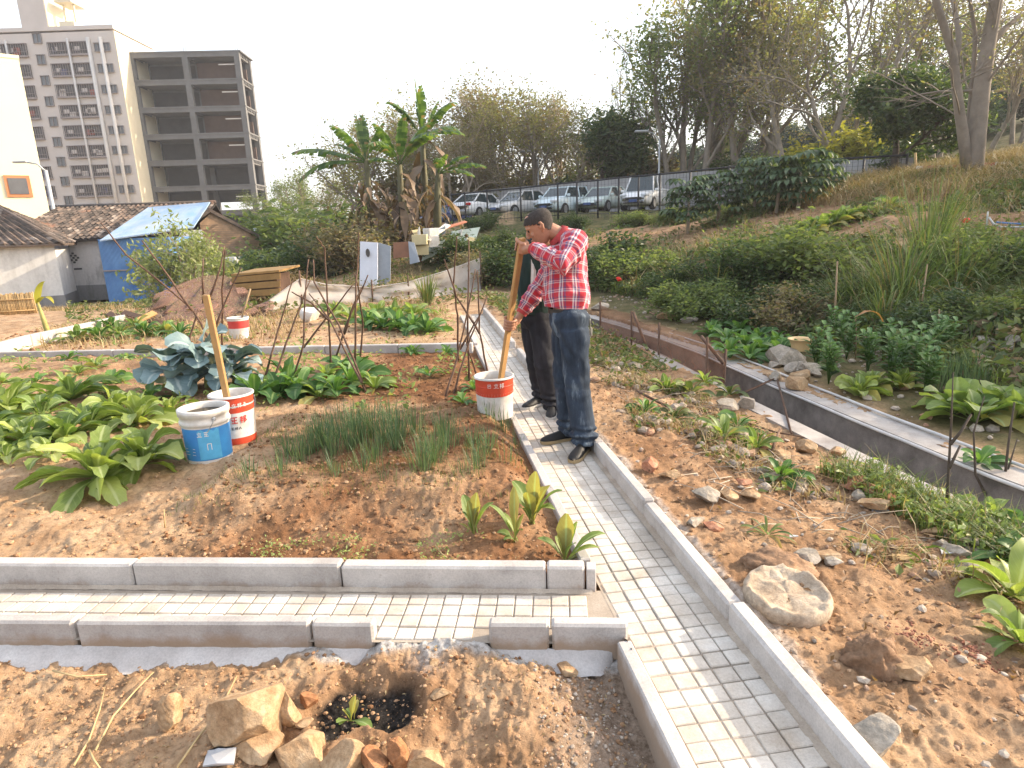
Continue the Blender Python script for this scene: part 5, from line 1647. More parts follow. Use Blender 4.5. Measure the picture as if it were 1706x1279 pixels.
for k, (px, py, rad, n_, l, t_) in enumerate(big):
    p = hit(px, py)
    rosette('mustard_plant', l, 'vegetable', p, rad * (.92 if k else 1.0), int(n_ * 1.75), lf_lett if t_ else lf_mustard, 400 + k, 'mustard greens in the left bed', el=(.15, 1.4) if k else (.1, 1.25), droop=.75 + .6 * ((k * 7) % 5) / 5, width=(.33, .42, .30, .38, .46)[k % 5] if k else .30, wave=.45, fold=.22 + .25 * ((k * 3) % 4) / 4, shape=(BROAD, SPOON, BROAD)[k % 3], segs=10)
# small rough plants behind them
small = [(60, 640), (130, 625), (185, 640), (40, 618), (115, 600), (160, 612), (210, 600), (5, 640), (250, 668)]
lab = ['left of the dark leaved mustard', 'behind the dark leaved mustard', 'on the reddish soil behind the mustards', 'low at the left near the back kerb', 'closest to the back kerb', 'between two bare patches at the back', 'just left of the blue grey kale', 'at the left edge behind the broad mustard', 'at the foot of the blue grey kale']
for k, ((px, py), l) in enumerate(zip(small, lab)):
    rosette('leafy_weed', 'small green weed ' + l, 'weed', hit(px, py), .14 + .05 * (k % 3), 9, lf_lett if k % 2 else lf_veg, 430 + k, 'small weeds behind the mustards', width=.45, el=(.2, 1.2))
# blue grey kale
for k, (px, py, rad, h_, l) in enumerate([(290, 655, .40, .26, 'blue grey kale plant with broad drooping leaves, left one of the clump'), (345, 650, .42, .32, 'blue grey kale plant in the middle behind the plank in the red bucket'), (390, 648, .36, .22, 'blue grey kale plant on the right of the clump')]):
    p = hit(px, py); rg = np.random.default_rng(450 + k)
    root = thing('kale_plant', l, 'kale', tuple(p), 0, 'blue grey kale')
    m = MB(); m.tube([(0, 0, -.03), (.02, 0, h_ * .6), (.0, 0, h_)], [.022, .02, .015], 7); m.build('stem', stalk_w, root)
    m = MB()
    for q_ in range(22):
        az = q_ * 2.4 + rg.normal() * .3; e = .05 + 1.1 * (q_ / 22) + rg.normal() * .15
        d = Vector((math.cos(az) * math.cos(e), math.sin(az) * math.cos(e), math.sin(e)))
        blade(m, (0, 0, h_ * (.55 + .45 * q_ / 22)), d, rad * (.75 + .35 * rg.random()), rad * .56, droop=1.0, segs=9, fold=.22, wave=.5, rg=rg, shape=ROUND, twist=rg.normal() * .3)
    m.build('leaves', lf_kale, root)

# chives: rows of clumps
rgc = np.random.default_rng(470)


def grass_tuft(m, n, h, spread, rg, width=.004, lean=.25, segs=3, droop=.2, base=.03):
    for _ in range(n):
        a = rg.random() * 6.283; b = rg.random() * base
        d = Vector((math.cos(a) * lean * rg.random(), math.sin(a) * lean * rg.random(), 1))
        blade(m, (math.cos(a) * b, math.sin(a) * b, -.01), d, h * (.5 + .55 * rg.random()), width, droop=droop * rg.random(), segs=segs, fold=.1, rg=rg, shape=[(0, .8), (.6, 1), (1, .1)])


ch = []
for (px, py, n_, h_) in [(470, 790, 26, .17), (415, 792, 22, .13), (500, 770, 50, .22), (520, 755, 55, .24), (480, 760, 45, .2), (540, 745, 60, .27), (565, 735, 60, .28), (555, 760, 55, .24), (585, 750, 60, .26), (600, 735, 60, .28), (620, 725, 60, .27), (640, 740, 60, .26), (660, 750, 60, .26), (625, 770, 40, .2), (605, 782, 26, .15), (665, 730, 55, .27), (690, 720, 45, .25), (560, 790, 22, .14), (705, 785, 60, .24), (725, 770, 55, .25), (745, 745, 50, .26), (740, 725, 40, .22), (770, 790, 16, .12), (795, 785, 24, .15), (800, 762, 30, .18), (815, 750, 26, .17), (785, 745, 26, .18), (845, 772, 14, .13), (838, 720, 30, .18), (815, 700, 18, .14), (530, 730, 40, .22), (590, 712, 45, .24), (650, 705, 40, .24), (640, 795, 12, .1), (860, 742, 14, .12)]:
    ch.append((px, py, n_, h_))
ch.sort(key=lambda c: (-round(c[1] / 22), c[0]))
rowi = {}
for k, (px, py, n_, h_) in enumerate(ch):
    rk = round(py / 22); rowi.setdefault(rk, []).append(k)
rks = sorted(rowi, reverse=True)
for ri, rk in enumerate(rks):
    for ci, k in enumerate(rowi[rk]):
        px, py, n_, h_ = ch[k]
        p = hit(px, py); m = MB()
        grass_tuft(m, int(n_ * 1.5), h_ * 1.12, .05, rgc, .0040, .55, 4, .5, .085)
        o = m.build('chive_clump', lf_chive); o.location = p
        dens = 'dense' if n_ > 40 else 'thin'
        tag(o, f'{dens} chive clump in the {ordn[ri].replace("nearest", "front")} row of the bed, {["leftmost", "second", "third", "fourth", "fifth", "sixth", "seventh", "eighth", "ninth", "tenth"][ci]}{"" if ci == 0 else " from left"}', 'chives', 'chive clumps in the bed')

# four pale seedlings at the corner
def seedling(px, py, leaves, label, seed):
    p = hit(px, py); rg = np.random.default_rng(seed)
    k_ = (p - Vector(CAM)).length / F_PX
    m = MB()
    for dx, dy, L_, w in leaves:                      # tip offset in photo pixels, blade width in pixels
        d = Vector((dx * k_ * .9, rg.normal() * 14 * k_, max(dy, 8) * k_ * 1.35))
        blade(m, (0, 0, 0), d, L_ * k_, w * .85 * k_, droop=.75 if abs(dx) > 20 else .35, segs=9, fold=.3, wave=.22, rg=rg, shape=SPOON)
        d2 = d + Vector((rg.normal() * 8, rg.normal() * 12, 0)) * k_; blade(m, (rg.normal() * .008, rg.normal() * .008, 0), d2, L_ * k_ * .75, w * k_ * .6, droop=.6 + .5 * rg.random(), segs=8, fold=.3, wave=.25, rg=rg, shape=SPOON)
    o = m.build('seedling', lf_lett); o.location = p
    tag(o, label, 'seedling', 'pale seedlings at the bed corner')
seedling(790, 895, [(-20, 55, 66, 26), (8, 60, 68, 26), (28, 50, 62, 22), (-8, 48, 56, 22), (-18, 14, 30, 12)], 'upright pale seedling furthest left at the corner of the bed', 481)
seedling(858, 905, [(-32, 60, 76, 20), (2, 92, 98, 20), (-22, 16, 34, 24), (18, 60, 62, 14)], 'spindly seedling with one fallen leaf, second from the left', 482)
seedling(888, 875, [(-25, 62, 80, 32), (8, 78, 88, 34), (38, 66, 86, 26), (-8, 50, 70, 28), (24, 60, 70, 26)], 'tallest pale seedling against the path edge', 483)
seedling(942, 938, [(-34, 40, 62, 22), (4, 72, 82, 34), (52, 44, 84, 22), (26, 10, 40, 22), (-12, 40, 50, 18), (20, 55, 70, 22)], 'pale seedling leaning over the corner of the front kerb', 484)

# leafy plants behind the chives and below the poles
veg = [(440, 650), (465, 662), (500, 655), (530, 662), (560, 655), (585, 640), (545, 630), (600, 628), (575, 615), (625, 648), (425, 660), (480, 640), (410, 640)]
for k, (px, py) in enumerate(veg):
    w_ = ['directly right of the kale', 'beside the red bucket handle', 'at the foot of the two left poles', 'darkest and largest of the row', 'right of the darkest one', 'under the crossing poles', 'behind the darkest one', 'at the back under the poles', 'against the bare soil at the back', 'at the right end near the long leaning pole', 'closest to the red bucket rim', 'behind the two left poles', 'nearest the kale stem'][k]
    rosette('leafy_vegetable', 'green leafy vegetable ' + w_, 'vegetable', hit(px, py), .24 + .06 * (k % 3), 13, lf_veg if k % 3 else lf_lett, 500 + k, 'leafy vegetables under the bean poles', width=.42, el=(.2, 1.3), wave=.3)
for k, (px, py, l) in enumerate([(770, 672, 'small leafy vegetable left of the bucket the man is stirring'), (790, 650, 'small leafy vegetable between the right bean poles'), (745, 590, 'low sprig on the soil right of the long kerb'), (690, 590, 'feathery sprig in front of the back kerb'), (715, 628, 'small weed on the bare red soil left of the right poles'), (685, 592, 'second feathery sprig by the back kerb')]):
    rosette('leafy_vegetable', l, 'vegetable', hit(px, py), .16, 10, lf_veg, 520 + k, 'small plants by the right bean poles', width=.4)
# far beds
far = [(615, 545), (640, 548), (665, 550), (690, 552), (712, 555), (630, 530), (660, 532), (690, 530), (585, 535), (560, 528)]
for k, (px, py) in enumerate(far):
    rosette('lettuce', ['leftmost bright lettuce of the far row', 'second bright lettuce of the far row', 'middle bright lettuce of the far row', 'fourth bright lettuce of the far row', 'rightmost bright lettuce of the far row', 'lettuce at the back left of the far row', 'lettuce at the back middle of the far row', 'lettuce at the back right of the far row', 'pale lettuce just left of the far row', 'pale lettuce near the white sack'][k], 'vegetable', hit(px, py), .42, 15, lf_lett if k > 4 else lf_veg, 540 + k, 'lettuces in the far row', width=.38, el=(.3, 1.4))
for k, (px, py) in enumerate([(130, 570), (165, 566), (200, 562), (240, 560), (275, 556), (185, 550), (225, 548), (300, 560)]):
    rosette('leafy_bush', ['low leafy bush beside the young banana', 'leafy bush with yellowing leaves right of the young banana', 'middle leafy bush of the far left row', 'dark leafy bush of the far left row', 'right hand leafy bush behind the kale', 'leafy bush close behind the white kerb', 'leafy bush in front of the brown net', 'last small leafy bush beside the kale'][k], 'vegetable', hit(px, py), .38, 20, lf_veg if k % 2 else lf_lett, 560 + k, 'leafy bushes in the far left row', width=.3, el=(.0, 1.3))
m = MB(); rg = np.random.default_rng(580); grass_tuft(m, 120, .75, .2, rg, .02, .6, 5, .8, .12)
o = m.build('grass_clump', lf_lgrass); o.location = hit(712, 508); tag(o, 'tall grass clump behind the far lettuces', 'grass')

# big arching grasses on the bank
gl = ['biggest arching grass clump in the middle of the right bank', 'arching grass clump left of the biggest one', 'arching grass clump right of the biggest one', 'tall grass clump with upright pale shoots above the others', 'low grass clump at the foot of the biggest one', 'grass clump at the right edge above the rubble', 'small grass clump on the bank left of the bamboo stake', 'grass clump on the lip of the terrace']
for k, (px, py, Y, h_, n_) in enumerate([(1500, 530, 9.3, 1.35, 340), (1425, 530, 9.6, 1.0, 220), (1590, 520, 9.2, 1.1, 240), (1545, 440, 10.5, 1.4, 120), (1470, 560, 8.6, .8, 150), (1660, 480, 9.5, .9, 150), (1190, 520, 12, .8, 120), (1350, 430, 12.5, .7, 120)]):
    a = at_y(px, py, Y); m = MB(); rg = np.random.default_rng(590 + k)
    up = k == 3
    grass_tuft(m, int(n_ * 1.7), h_ * 1.4, .3, rg, .013, 1.5 if not up else .6, 7, 2.8 if not up else 1.0, .16)
    o = m.build('grass_clump', lf_lgrass); o.location = (a[0], a[1], hz(a[0], a[1]) - .03)
    tag(o, gl[k], 'grass', 'arching grasses on the right bank')

# beyond the channel: leafy bed plants
bedp = [(1185, 560, 0), (1210, 570, 0), (1240, 580, 0), (1270, 588, 0), (1300, 592, 0), (1200, 548, 0), (1230, 556, 0), (1262, 566, 0), (1292, 575, 0), (1318, 585, 0), (1250, 598, 0), (1215, 590, 0),
        (1380, 640, 1), (1360, 615, 1), (1410, 600, 1), (1445, 625, 1), (1470, 600, 1), (1500, 620, 1), (1525, 640, 1), (1550, 615, 1), (1395, 575, 1), (1430, 660, 2), (1452, 650, 2), (1500, 650, 2), (1540, 660, 1), (1590, 690, 3), (1625, 705, 3), (1690, 700, 3), (1655, 690, 3), (1575, 600, 1), (1480, 645, 1)]
pos_w = ['at the left tip of the bed', 'second along the coping', 'third along the coping', 'fourth along the coping', 'before the yellow basin', 'at the back left', 'second at the back', 'third at the back', 'fourth at the back', 'touching the yellow basin', 'nearest the upper pipe', 'second nearest the upper pipe']
for k, (px, py, kd) in enumerate(bedp):
    p = hit(px, py)
    if kd == 0: rosette('leafy_vegetable', 'low green vegetable beyond the channel ' + pos_w[k], 'vegetable', p, .30, 14, lf_veg, 620 + k, 'low vegetables beyond the channel', width=.42, el=(.3, 1.3))
    elif kd == 1:
        m = MB(); rg = np.random.default_rng(640 + k)
        for q_ in range(7):
            a = rg.random() * 6.283; top = Vector((math.cos(a) * .15 * rg.random(), math.sin(a) * .15 * rg.random(), .32 + .25 * rg.random()))
            m.tube([(0, 0, 0), top], [.006, .003], 4)
            for j in range(12):
                b_ = top * (.25 + .75 * j / 12); aa = j * 2.4
                blade(m, b_, (math.cos(aa), math.sin(aa), .5), .13, .05, droop=.8, segs=3, rg=rg)
        o = m.build('herb_plant', lf_veg); o.location = p
        tag(o, 'upright bushy herb beyond the channel, ' + {12: 'nearest the coping', 13: 'just right of the yellow basin', 14: 'below the withered orange leaf', 15: 'in the middle of the clump', 16: 'at the back of the clump', 17: 'right of the clump middle', 18: 'at the right front of the clump', 19: 'beside the thin onions', 20: 'behind the yellow basin', 24: 'next to the big cabbages', 29: 'on the rubble edge', 30: 'behind the bright lettuces'}[k], 'herb', 'herbs beyond the channel')
    elif kd == 2: rosette('lettuce', ['bright yellow green lettuce nearest the upper pipe', 'bright lettuce right behind the nearest one', 'bright lettuce between the herbs and the onions'][k - 21], 'vegetable', p, .24, 18, lf_mustard, 660 + k, 'bright lettuces beyond the channel', width=.5, el=(.5, 1.5))
    else: rosette('cabbage_plant', ['big leafy cabbage beyond the channel, leftmost of the group', 'big leafy cabbage second from left beyond the channel', 'big cabbage cut off by the right edge of the photo', 'leafy cabbage between its two big neighbours'][k - 25], 'cabbage', p, .36, 13, lf_lett, 680 + k, 'cabbages beyond the channel', width=.6, el=(.3, 1.4), wave=.3, shape=ROUND)
for k, (px, py) in enumerate([(1560, 655), (1585, 650), (1610, 648), (1635, 650), (1572, 640), (1600, 636), (1625, 634)]):
    m = MB(); grass_tuft(m, 34, .36, .1, rgc, .008, .3, 3, .3, .09); o = m.build('onion_clump', lf_chive); o.location = hit(px, py)
    tag(o, ['leftmost front clump', 'second front clump', 'third front clump', 'rightmost front clump', 'back left clump', 'back middle clump', 'back right clump'][k] + ' of thin onions beyond the channel', 'onions', 'thin onions beyond the channel')
# terrace vegetables
for k in range(13):
    px = 1338 + k * 12.5; py = 388 - k * 1.7
    a = at_y(px, py, 15.5 + k * .1); p = Vector((a[0], a[1], hz(a[0], a[1])))
    rosette('vegetable', 'bright green vegetable in the terrace row, ' + ['leftmost', 'second from left', 'third from left', 'fourth from left', 'fifth from left', 'sixth from left', 'exactly in the middle', 'sixth from right', 'fifth from right', 'fourth from right', 'third from right', 'second from right', 'rightmost'][k], 'vegetable', p, .50, 14, lf_lett, 700 + k, 'vegetables in the terrace row', el=(.5, 1.4), width=.4)
# shrubs on the bank, from the shrub builder: foot and height as seen
def place_bush(key, px, py, h_px, label, wide=1.5):
    r_, zm, used = PROTO[key]
    p = hit(px, py, 4); o = copy_tree(r_); s = h_px / F_PX * (p - Vector(CAM)).length / zm
    o.location = (p.x, p.y, p.z - .05); o.scale = (s * wide, s * wide, s); o.rotation_euler = (0, 0, random.uniform(0, 6.28)); o.name = 'shrub'
    return tag(o, label, 'shrub', 'shrubs on the bank')


for a in [('bu2', 990, 465, 105, 'dark leafy shrub directly right of the plaid shirt'), ('bu1', 1060, 475, 75, 'low green shrub on the bank right of the man'), ('bu2', 1115, 482, 60, 'dark low shrub on the slope above the orange net'), 
          ('bu1', 1150, 525, 75, 'green shrub on the bank foot left of the low vegetables'), ('bu2', 1230, 475, 85, 'dark shrub on the bank left of the feathery one'), ('bu1', 1292, 470, 112, 'feathery olive shrub on the bank below the papaya trees'), ('bu2', 1262, 540, 85, 'dark shrub at the foot of the bank'), ('bu4', 1325, 545, 75, 'brown thorny bush at the bank foot above the yellow basin'), ('bu2', 1385, 520, 80, 'dark shrub left of the bamboo stake'),
          ('bu2', 1565, 565, 95, 'dark shrub in the hollow under the grasses'), ('bu1', 1645, 470, 90, 'green shrub above the rubble heap'), ('bu2', 1695, 460, 85, 'dark shrub at the right edge over the rubble'), ('bu1', 1600, 420, 55, 'shrub below the red plastic bag'), 
          ('bu2', 862, 470, 80, 'dark shrub just left of the plank the man holds'), ('bu4', 800, 472, 62, 'brown tangled bush at the right end of the pale net'), ('bu2', 830, 425, 55, 'dark shrub below the silver car'), ('bu2', 905, 402, 42, 'dark shrub behind the head of the man'), ('bu1', 1055, 378, 32, 'small green shrub at the fence below the pale green car'), ('bu2', 960, 380, 34, 'small dark shrub at the fence below the pale blue hatchback'), ('bu2', 800, 385, 40, 'small dark shrub at the fence below the white sedan'), ('bu1', 1125, 372, 34, 'small green shrub at the fence right of the white truck'), ('bu2', 770, 440, 70, 'dark shrub behind the right bean poles'), ('bu2', 1440, 560, 60, 'dark shrub behind the upright herbs'), ('bu1', 1620, 545, 60, 'green shrub before the rubble heap'), ('bu2', 1190, 500, 60, 'small dark shrub in the middle of the bank foot')]:
    place_bush(*a, wide=1.35)
# right foreground plants
for k, (px, py, rad, l, mt) in enumerate([(1690, 1000, .30, 'large leafy plant at the right edge above the red patch', lf_mustard), (1700, 1075, .22, 'low leafy plant at the right edge beside the red patch', lf_lett), (1690, 900, .22, 'round leaved plant at the right edge above the stones', lf_veg), (1650, 870, .20, 'round leaved plant behind the row of stones', lf_lett), (1580, 850, .16, 'small leafy plant between grass and stones', lf_lett), (1705, 945, .24, 'green plant cut off by the right edge behind the stones', lf_veg), (1620, 850, .18, 'leafy plant in the grass strip', lf_veg), (1278, 895, .13, 'dusty green rosette on the bare slope', lf_lgrass)]):
    rosette('leafy_plant', l, 'plant', hit(px, py), rad, 13, mt, 730 + k, 'leafy plants on the right slope', width=.42 if k != 7 else .16, el=(.2, 1.2), shape=ROUND if k in (2, 3, 4) else BROAD)
for k, (px, py, s_, l) in enumerate([(585, 1205, 1, 'small green weed sprouting from the scorched hole')]):
    seedling(px, py, [(-14, 22, 34, 16), (8, 30, 36, 16), (24, 4, 40, 18), (-6, 14, 26, 14)], l, 745)
for k, (px, py, l) in enumerate([(1205, 738, 'green broad leaved weed in the middle of the slope debris'), (1225, 720, 'second broad leaved weed just right behind it'), (1150, 660, 'bushy weed below the orange net'), (1110, 655, 'dark weed left below the orange net'), (1075, 690, 'low weed on the slope nearest the standing men'), (1125, 700, 'drooping weed on the loose stones'), (1260, 750, 'yellowish weed by the fallen branch'), (1300, 800, 'grassy weed above the flat stones'), (1215, 660, 'pale weed at the foot of the net corner'), (1175, 640, 'weed just behind the net corner')]):
    rosette('broad_weed', l, 'weed', hit(px, py), .26 if k < 4 else .18, 16, [lf_lett, lf_veg, lf_weed][k % 3], 750 + k, 'weeds on the right slope', width=.36, el=(.1, 1.3))

# ------------------------------------------------------------------ countless ground cover
def blades_np(xs, ys, h, w, rg, lean=.5, bend=.4):
    n = len(xs); z = hz_many(xs, ys)
    a = rg.random(n) * 6.283; hh = h * (.4 + .8 * rg.random(n)); l = lean * rg.random(n)
    dx, dy = np.cos(a), np.sin(a)
    sx, sy = -dy * w / 2, dx * w / 2
    B = np.stack([xs, ys, z - .01], 1)
    M_ = B + np.stack([dx * l * hh * .4, dy * l * hh * .4, hh * .55], 1)
    T_ = B + np.stack([dx * (l + bend * rg.random(n)) * hh, dy * (l + bend * rg.random(n)) * hh, hh * (1 - .3 * l)], 1)
    S = np.stack([sx, sy, np.zeros(n)], 1)
    V = np.stack([B - S, B + S, M_ - S * .8, M_ + S * .8, T_ - S * .1, T_ + S * .1], 1).reshape(-1, 3)
    i = (np.arange(n) * 6)[:, None]
    return V, np.concatenate([np.concatenate([i, i + 1, i + 3, i + 2], 1), np.concatenate([i + 2, i + 3, i + 5, i + 4], 1)])


rgs = np.random.default_rng(800)
def density(fx, lo, hi, sc, seed): return lambda x, y: sstep(lo, hi, fbm(x * sc, y * sc, 3, seed))
def region_bank(x, y, g):
    c = ch_x(np.minimum(y, 15.4)); d = x - c
    ok = (d > 1.6) & (y < 26) & (x < .95 * y + 3) & (x > -6 + 0 * y) & ((y < 15) | (x > -5 + (y - 15) * .1))
    return ok & (g.random(len(x)) > .93 * bare_soil(x, y)) & (g.random(len(x)) < np.clip(12 / (y + 4), .15, 1) * (.35 + .9 * sstep(-.15, .15, fbm(x * .5, y * .5, 3, 61))))
def stuff(name, V, Fq, mat, label, cat):
    o = link(name, np_mesh(name, V, Fq, mat, False)); tag(o, label, cat, None, 'stuff'); return o
x, y = scatter(52000, region_bank, (-5, 16, 4, 26), rgs)
z = hz_many(x, y); C = np.stack([x, y, z + .02 + .22 * rgs.random(len(x)) ** 1.5], 1)
V, Fq = leaf_cloud(C, .12, rgs, .55, 0, .5, .8); stuff('bank_weeds', V, Fq, lf_weed, 'mat of dark weeds and creepers over the right bank', 'weeds')
x, y = scatter(26000, region_bank, (-5, 16, 4, 26), rgs)
V, Fq = blades_np(x, y, .34, .011, rgs, .9, .6); stuff('bank_grass', V, Fq, lf_lgrass, 'rough green and dry grass over the right bank', 'grass')
def region_ridge(x, y, g): return (y > 16) & (y < 24) & (x > 7.5) & (x < y * .95 + 3) & (hz_fast(x, y) > 1.9)
def hz_fast(x, y): return hz_many(x, y)
x, y = scatter(16000, region_ridge, (7, 26, 15, 25), rgs)
V, Fq = blades_np(x, y, .5, .018, rgs, 1.1, .8); stuff('ridge_grass', V, Fq, lf_straw, 'tall dry tan grass along the right ridge', 'grass')
x, y = scatter(6500, lambda x, y, g: region_bank(x, y, g) & (fbm(x * .8, y * .8, 2, 63) > .1), (2, 16, 6, 22), rgs)
V, Fq = blades_np(x, y, .6, .012, rgs, 1.2, .9); stuff('dry_stalks', V, Fq, lf_straw, 'dry bent stalks among the weeds of the bank', 'dry grass')
# strip of grass beside the near coping, and weeds on the slope
def region_strip(x, y, g):
    d = ch_x(y) - .68 - x
    return (d > 0) & (y < 4.0) & (d < .42 + .2 * vnoise(x * 2, y * 2, 5)) & (y < 5.2) & (y > 1.5) & (x > 0)
x, y = scatter(2800, region_strip, (1.5, 4, 1.5, 5.4), rgs)
V, Fq = blades_np(x, y, .19, .007, rgs, .8, .6); stuff('strip_grass', V, Fq, lf_grass, 'strip of green grass beside the near channel coping', 'grass')
z = None
x, y = scatter(2200, region_strip, (1.5, 4, 1.5, 4.6), rgs)
C = np.stack([x, y, hz_many(x, y) + .01 + .10 * rgs.random(len(x))], 1)
V, Fq = leaf_cloud(C, .045, rgs, .6, 0, .4, 1.0); stuff('strip_weeds', V, Fq, lf_lett, 'low broad leaved weeds among the grass strip', 'weeds')
def region_slope(x, y, g):
    # a belt of trash and weeds running down the middle of the bare slope
    c = path_r(y) + .35 + .42 * (ch_x(y) - .7 - path_r(y) - .35) + .15 * vnoise(x * 3, y * 3, 4)
    wd = np.where(y > 4.6, .5, .24)
    return (np.abs(x - c) < wd) & (g.random(len(x)) < sstep(-.1, .25, fbm(x * 2.2, y * 2.2, 2, 65))) & (y < 12)
x, y = scatter(2600, region_slope, (0, 3.2, 2.3, 12), rgs)
V, Fq = blades_np(x, y, .15, .006, rgs, 1.4, .9); stuff('slope_straw', V, Fq, lf_straw, 'dry straw and stems strewn over the bare slope', 'dry grass')
x, y = scatter(1300, region_slope, (0, 3.2, 2.6, 12), rgs)
C = np.stack([x, y, hz_many(x, y) + .01 + .09 * rgs.random(len(x)) ** 2], 1)
V, Fq = leaf_cloud(C, .055, rgs, .5, 0, .5, .6); stuff('slope_weeds', V, Fq, lf_grass, 'small weeds scattered over the bare slope', 'weeds')
x, y = scatter(3000, lambda x, y, g: (x > path_r(y) + .3) & (x < ch_x(y) - .75) & (y > 7), (-.5, 3, 7, 14.5), rgs)
C = np.stack([x, y, hz_many(x, y) + .01 + .16 * rgs.random(len(x)) ** 2], 1)
V, Fq = leaf_cloud(C, .08, rgs, .5, 0, .5, .6); stuff('far_slope_weeds', V, Fq, lf_weed, 'dark weeds on the far end of the slope', 'weeds')
# tiny yellow green sprouts in the front of the bed, weeds over the garden
x, y = scatter(420, lambda x, y, g: in_bed(x, y, g) & (y < 2.95 + .2 * vnoise(x * 3, y, 2)) & (x > -1.5) & (fbm(x * 5, y * 5, 2, 66) > .0), (-1.6, .3, 2.6, 3.1), rgs)
C = np.stack([x, y, hz_many(x, y) + .006 + .03 * rgs.random(len(x))], 1)
V, Fq = leaf_cloud(C, .016, rgs, .6, 0, .4, .8); stuff('sprouts', V, Fq, lf_mustard, 'tiny yellow green sprouts behind the front kerb', 'sprouts')
x, y = scatter(3800, lambda x, y, g: ((in_bed(x, y, g) & (y > 5.2)) | (in_farbed(x, y, g) & (y < 14.5))) & (fbm(x * 1.6, y * 1.6, 2, 67) > .08), (-9, 0, 5, 14.5), rgs)
C = np.stack([x, y, hz_many(x, y) + .01 + .08 * rgs.random(len(x)) ** 2], 1)
V, Fq = leaf_cloud(C, .06, rgs, .55, 0, .5, .8); stuff('garden_weeds', V, Fq, lf_lett, 'small weeds spread over the back of the garden', 'weeds')
x, y = scatter(2200, lambda x, y, g: in_bed(x, y, g) & (y > 3.3) & (y < 5.2) & (x > -2) & (fbm(x * 2.5, y * 2.5, 2, 68) > -.05), (-2, .2, 3.2, 5.3), rgs)
V, Fq = blades_np(x, y, .06, .003, rgs, .7, .5); stuff('fine_grass', V, Fq, lf_grass, 'fine grass sprouting between the chives', 'grass')
x, y = scatter(9000, lambda x, y, g: (y > 9.5) & (y < 24) & (x < path_l(np.minimum(y, 12)) - .3) & (x > -.75 * y) & (fbm(x * .9, y * .9, 3, 69) > .02), (-18, 0, 9.5, 24), rgs)
V, Fq = blades_np(x, y, .22, .012, rgs, 1.2, .8); stuff('waste_grass', V, Fq, lf_straw, 'dry grass and litter on the waste ground behind the garden', 'dry grass')
x, y = scatter(7000, lambda x, y, g: (y > 12.5) & (y < 24) & (x < 1.5) & (x > -.7 * y) & (fbm(x * .7 + 4, y * .7, 3, 70) > .02), (-16, 1.5, 12.5, 24), rgs)
C = np.stack([x, y, hz_many(x, y) + .01 + .25 * rgs.random(len(x)) ** 2], 1)
V, Fq = leaf_cloud(C, .11, rgs, .5, 0, .5, .6); stuff('waste_weeds', V, Fq, lf_weed, 'weeds on the waste ground behind the garden', 'weeds')

x, y = scatter(3600, lambda x, y, g: region_slope(x, y, g) | ((x > path_r(y) + .15) & (x < ch_x(y) - .8) & (g.random(len(x)) < .12)), (0, 3.2, 1.6, 12), rgs)
C = np.stack([x, y, hz_many(x, y) + .006 + .02 * rgs.random(len(x))], 1)
V, Fq = leaf_cloud(C, .034, rgs, .5, 0, .6, 2.5); stuff('leaf_litter', V, Fq, lf_brown, 'dead brown leaves and chips littering the bare slope', 'leaf litter')
x, y = scatter(2200, lambda x, y, g: in_near(x, y, g) | (in_bed(x, y, g) & (y < 3.4)), (-2.4, .5, 1.1, 3.4), rgs)
C = np.stack([x, y, hz_many(x, y) + .003 + .006 * rgs.random(len(x))], 1)
V, Fq = leaf_cloud(C, .012, rgs, .35, 0, .8, 2.0); stuff('chaff', V, Fq, lf_straw, 'bits of dry chaff on the soil around the front kerbs', 'chaff')

xs, ys = scatter(620, lambda x, y, g: region_slope(x, y, g), (0, 3.2, 2.0, 9), rgs)
V, Fq = lumps(len(xs), xs, ys, .006, .055, sink=.1, sub=1, power=3, seed=31); stuff('rubble', V, Fq, clod_grey, 'broken bits of brick and stone strewn down the slope', 'rubble')
tw = MB()
for _ in range(150):
    y0 = 3.0 + 5 * rgs.random() ** 1.5; c = float(path_r(y0)) + .35 + .42 * (float(ch_x(y0)) - 1.05 - float(path_r(y0))) + rgs.normal() * .22
    p = Vector((c, y0, hz(c, y0) + .012)); a = rgs.random() * 6.283; d = Vector((math.cos(a), math.sin(a), .12 * rgs.normal())); l = .1 + .3 * rgs.random()
    tw.tube([p, p + d * l * .5 + Vector((0, 0, .02)), p + d * l], [.004, .003, .0015], 4)
tag(tw.build('twigs', bark_p), 'dry twigs lying among the weeds of the slope', 'twigs', None, 'stuff')

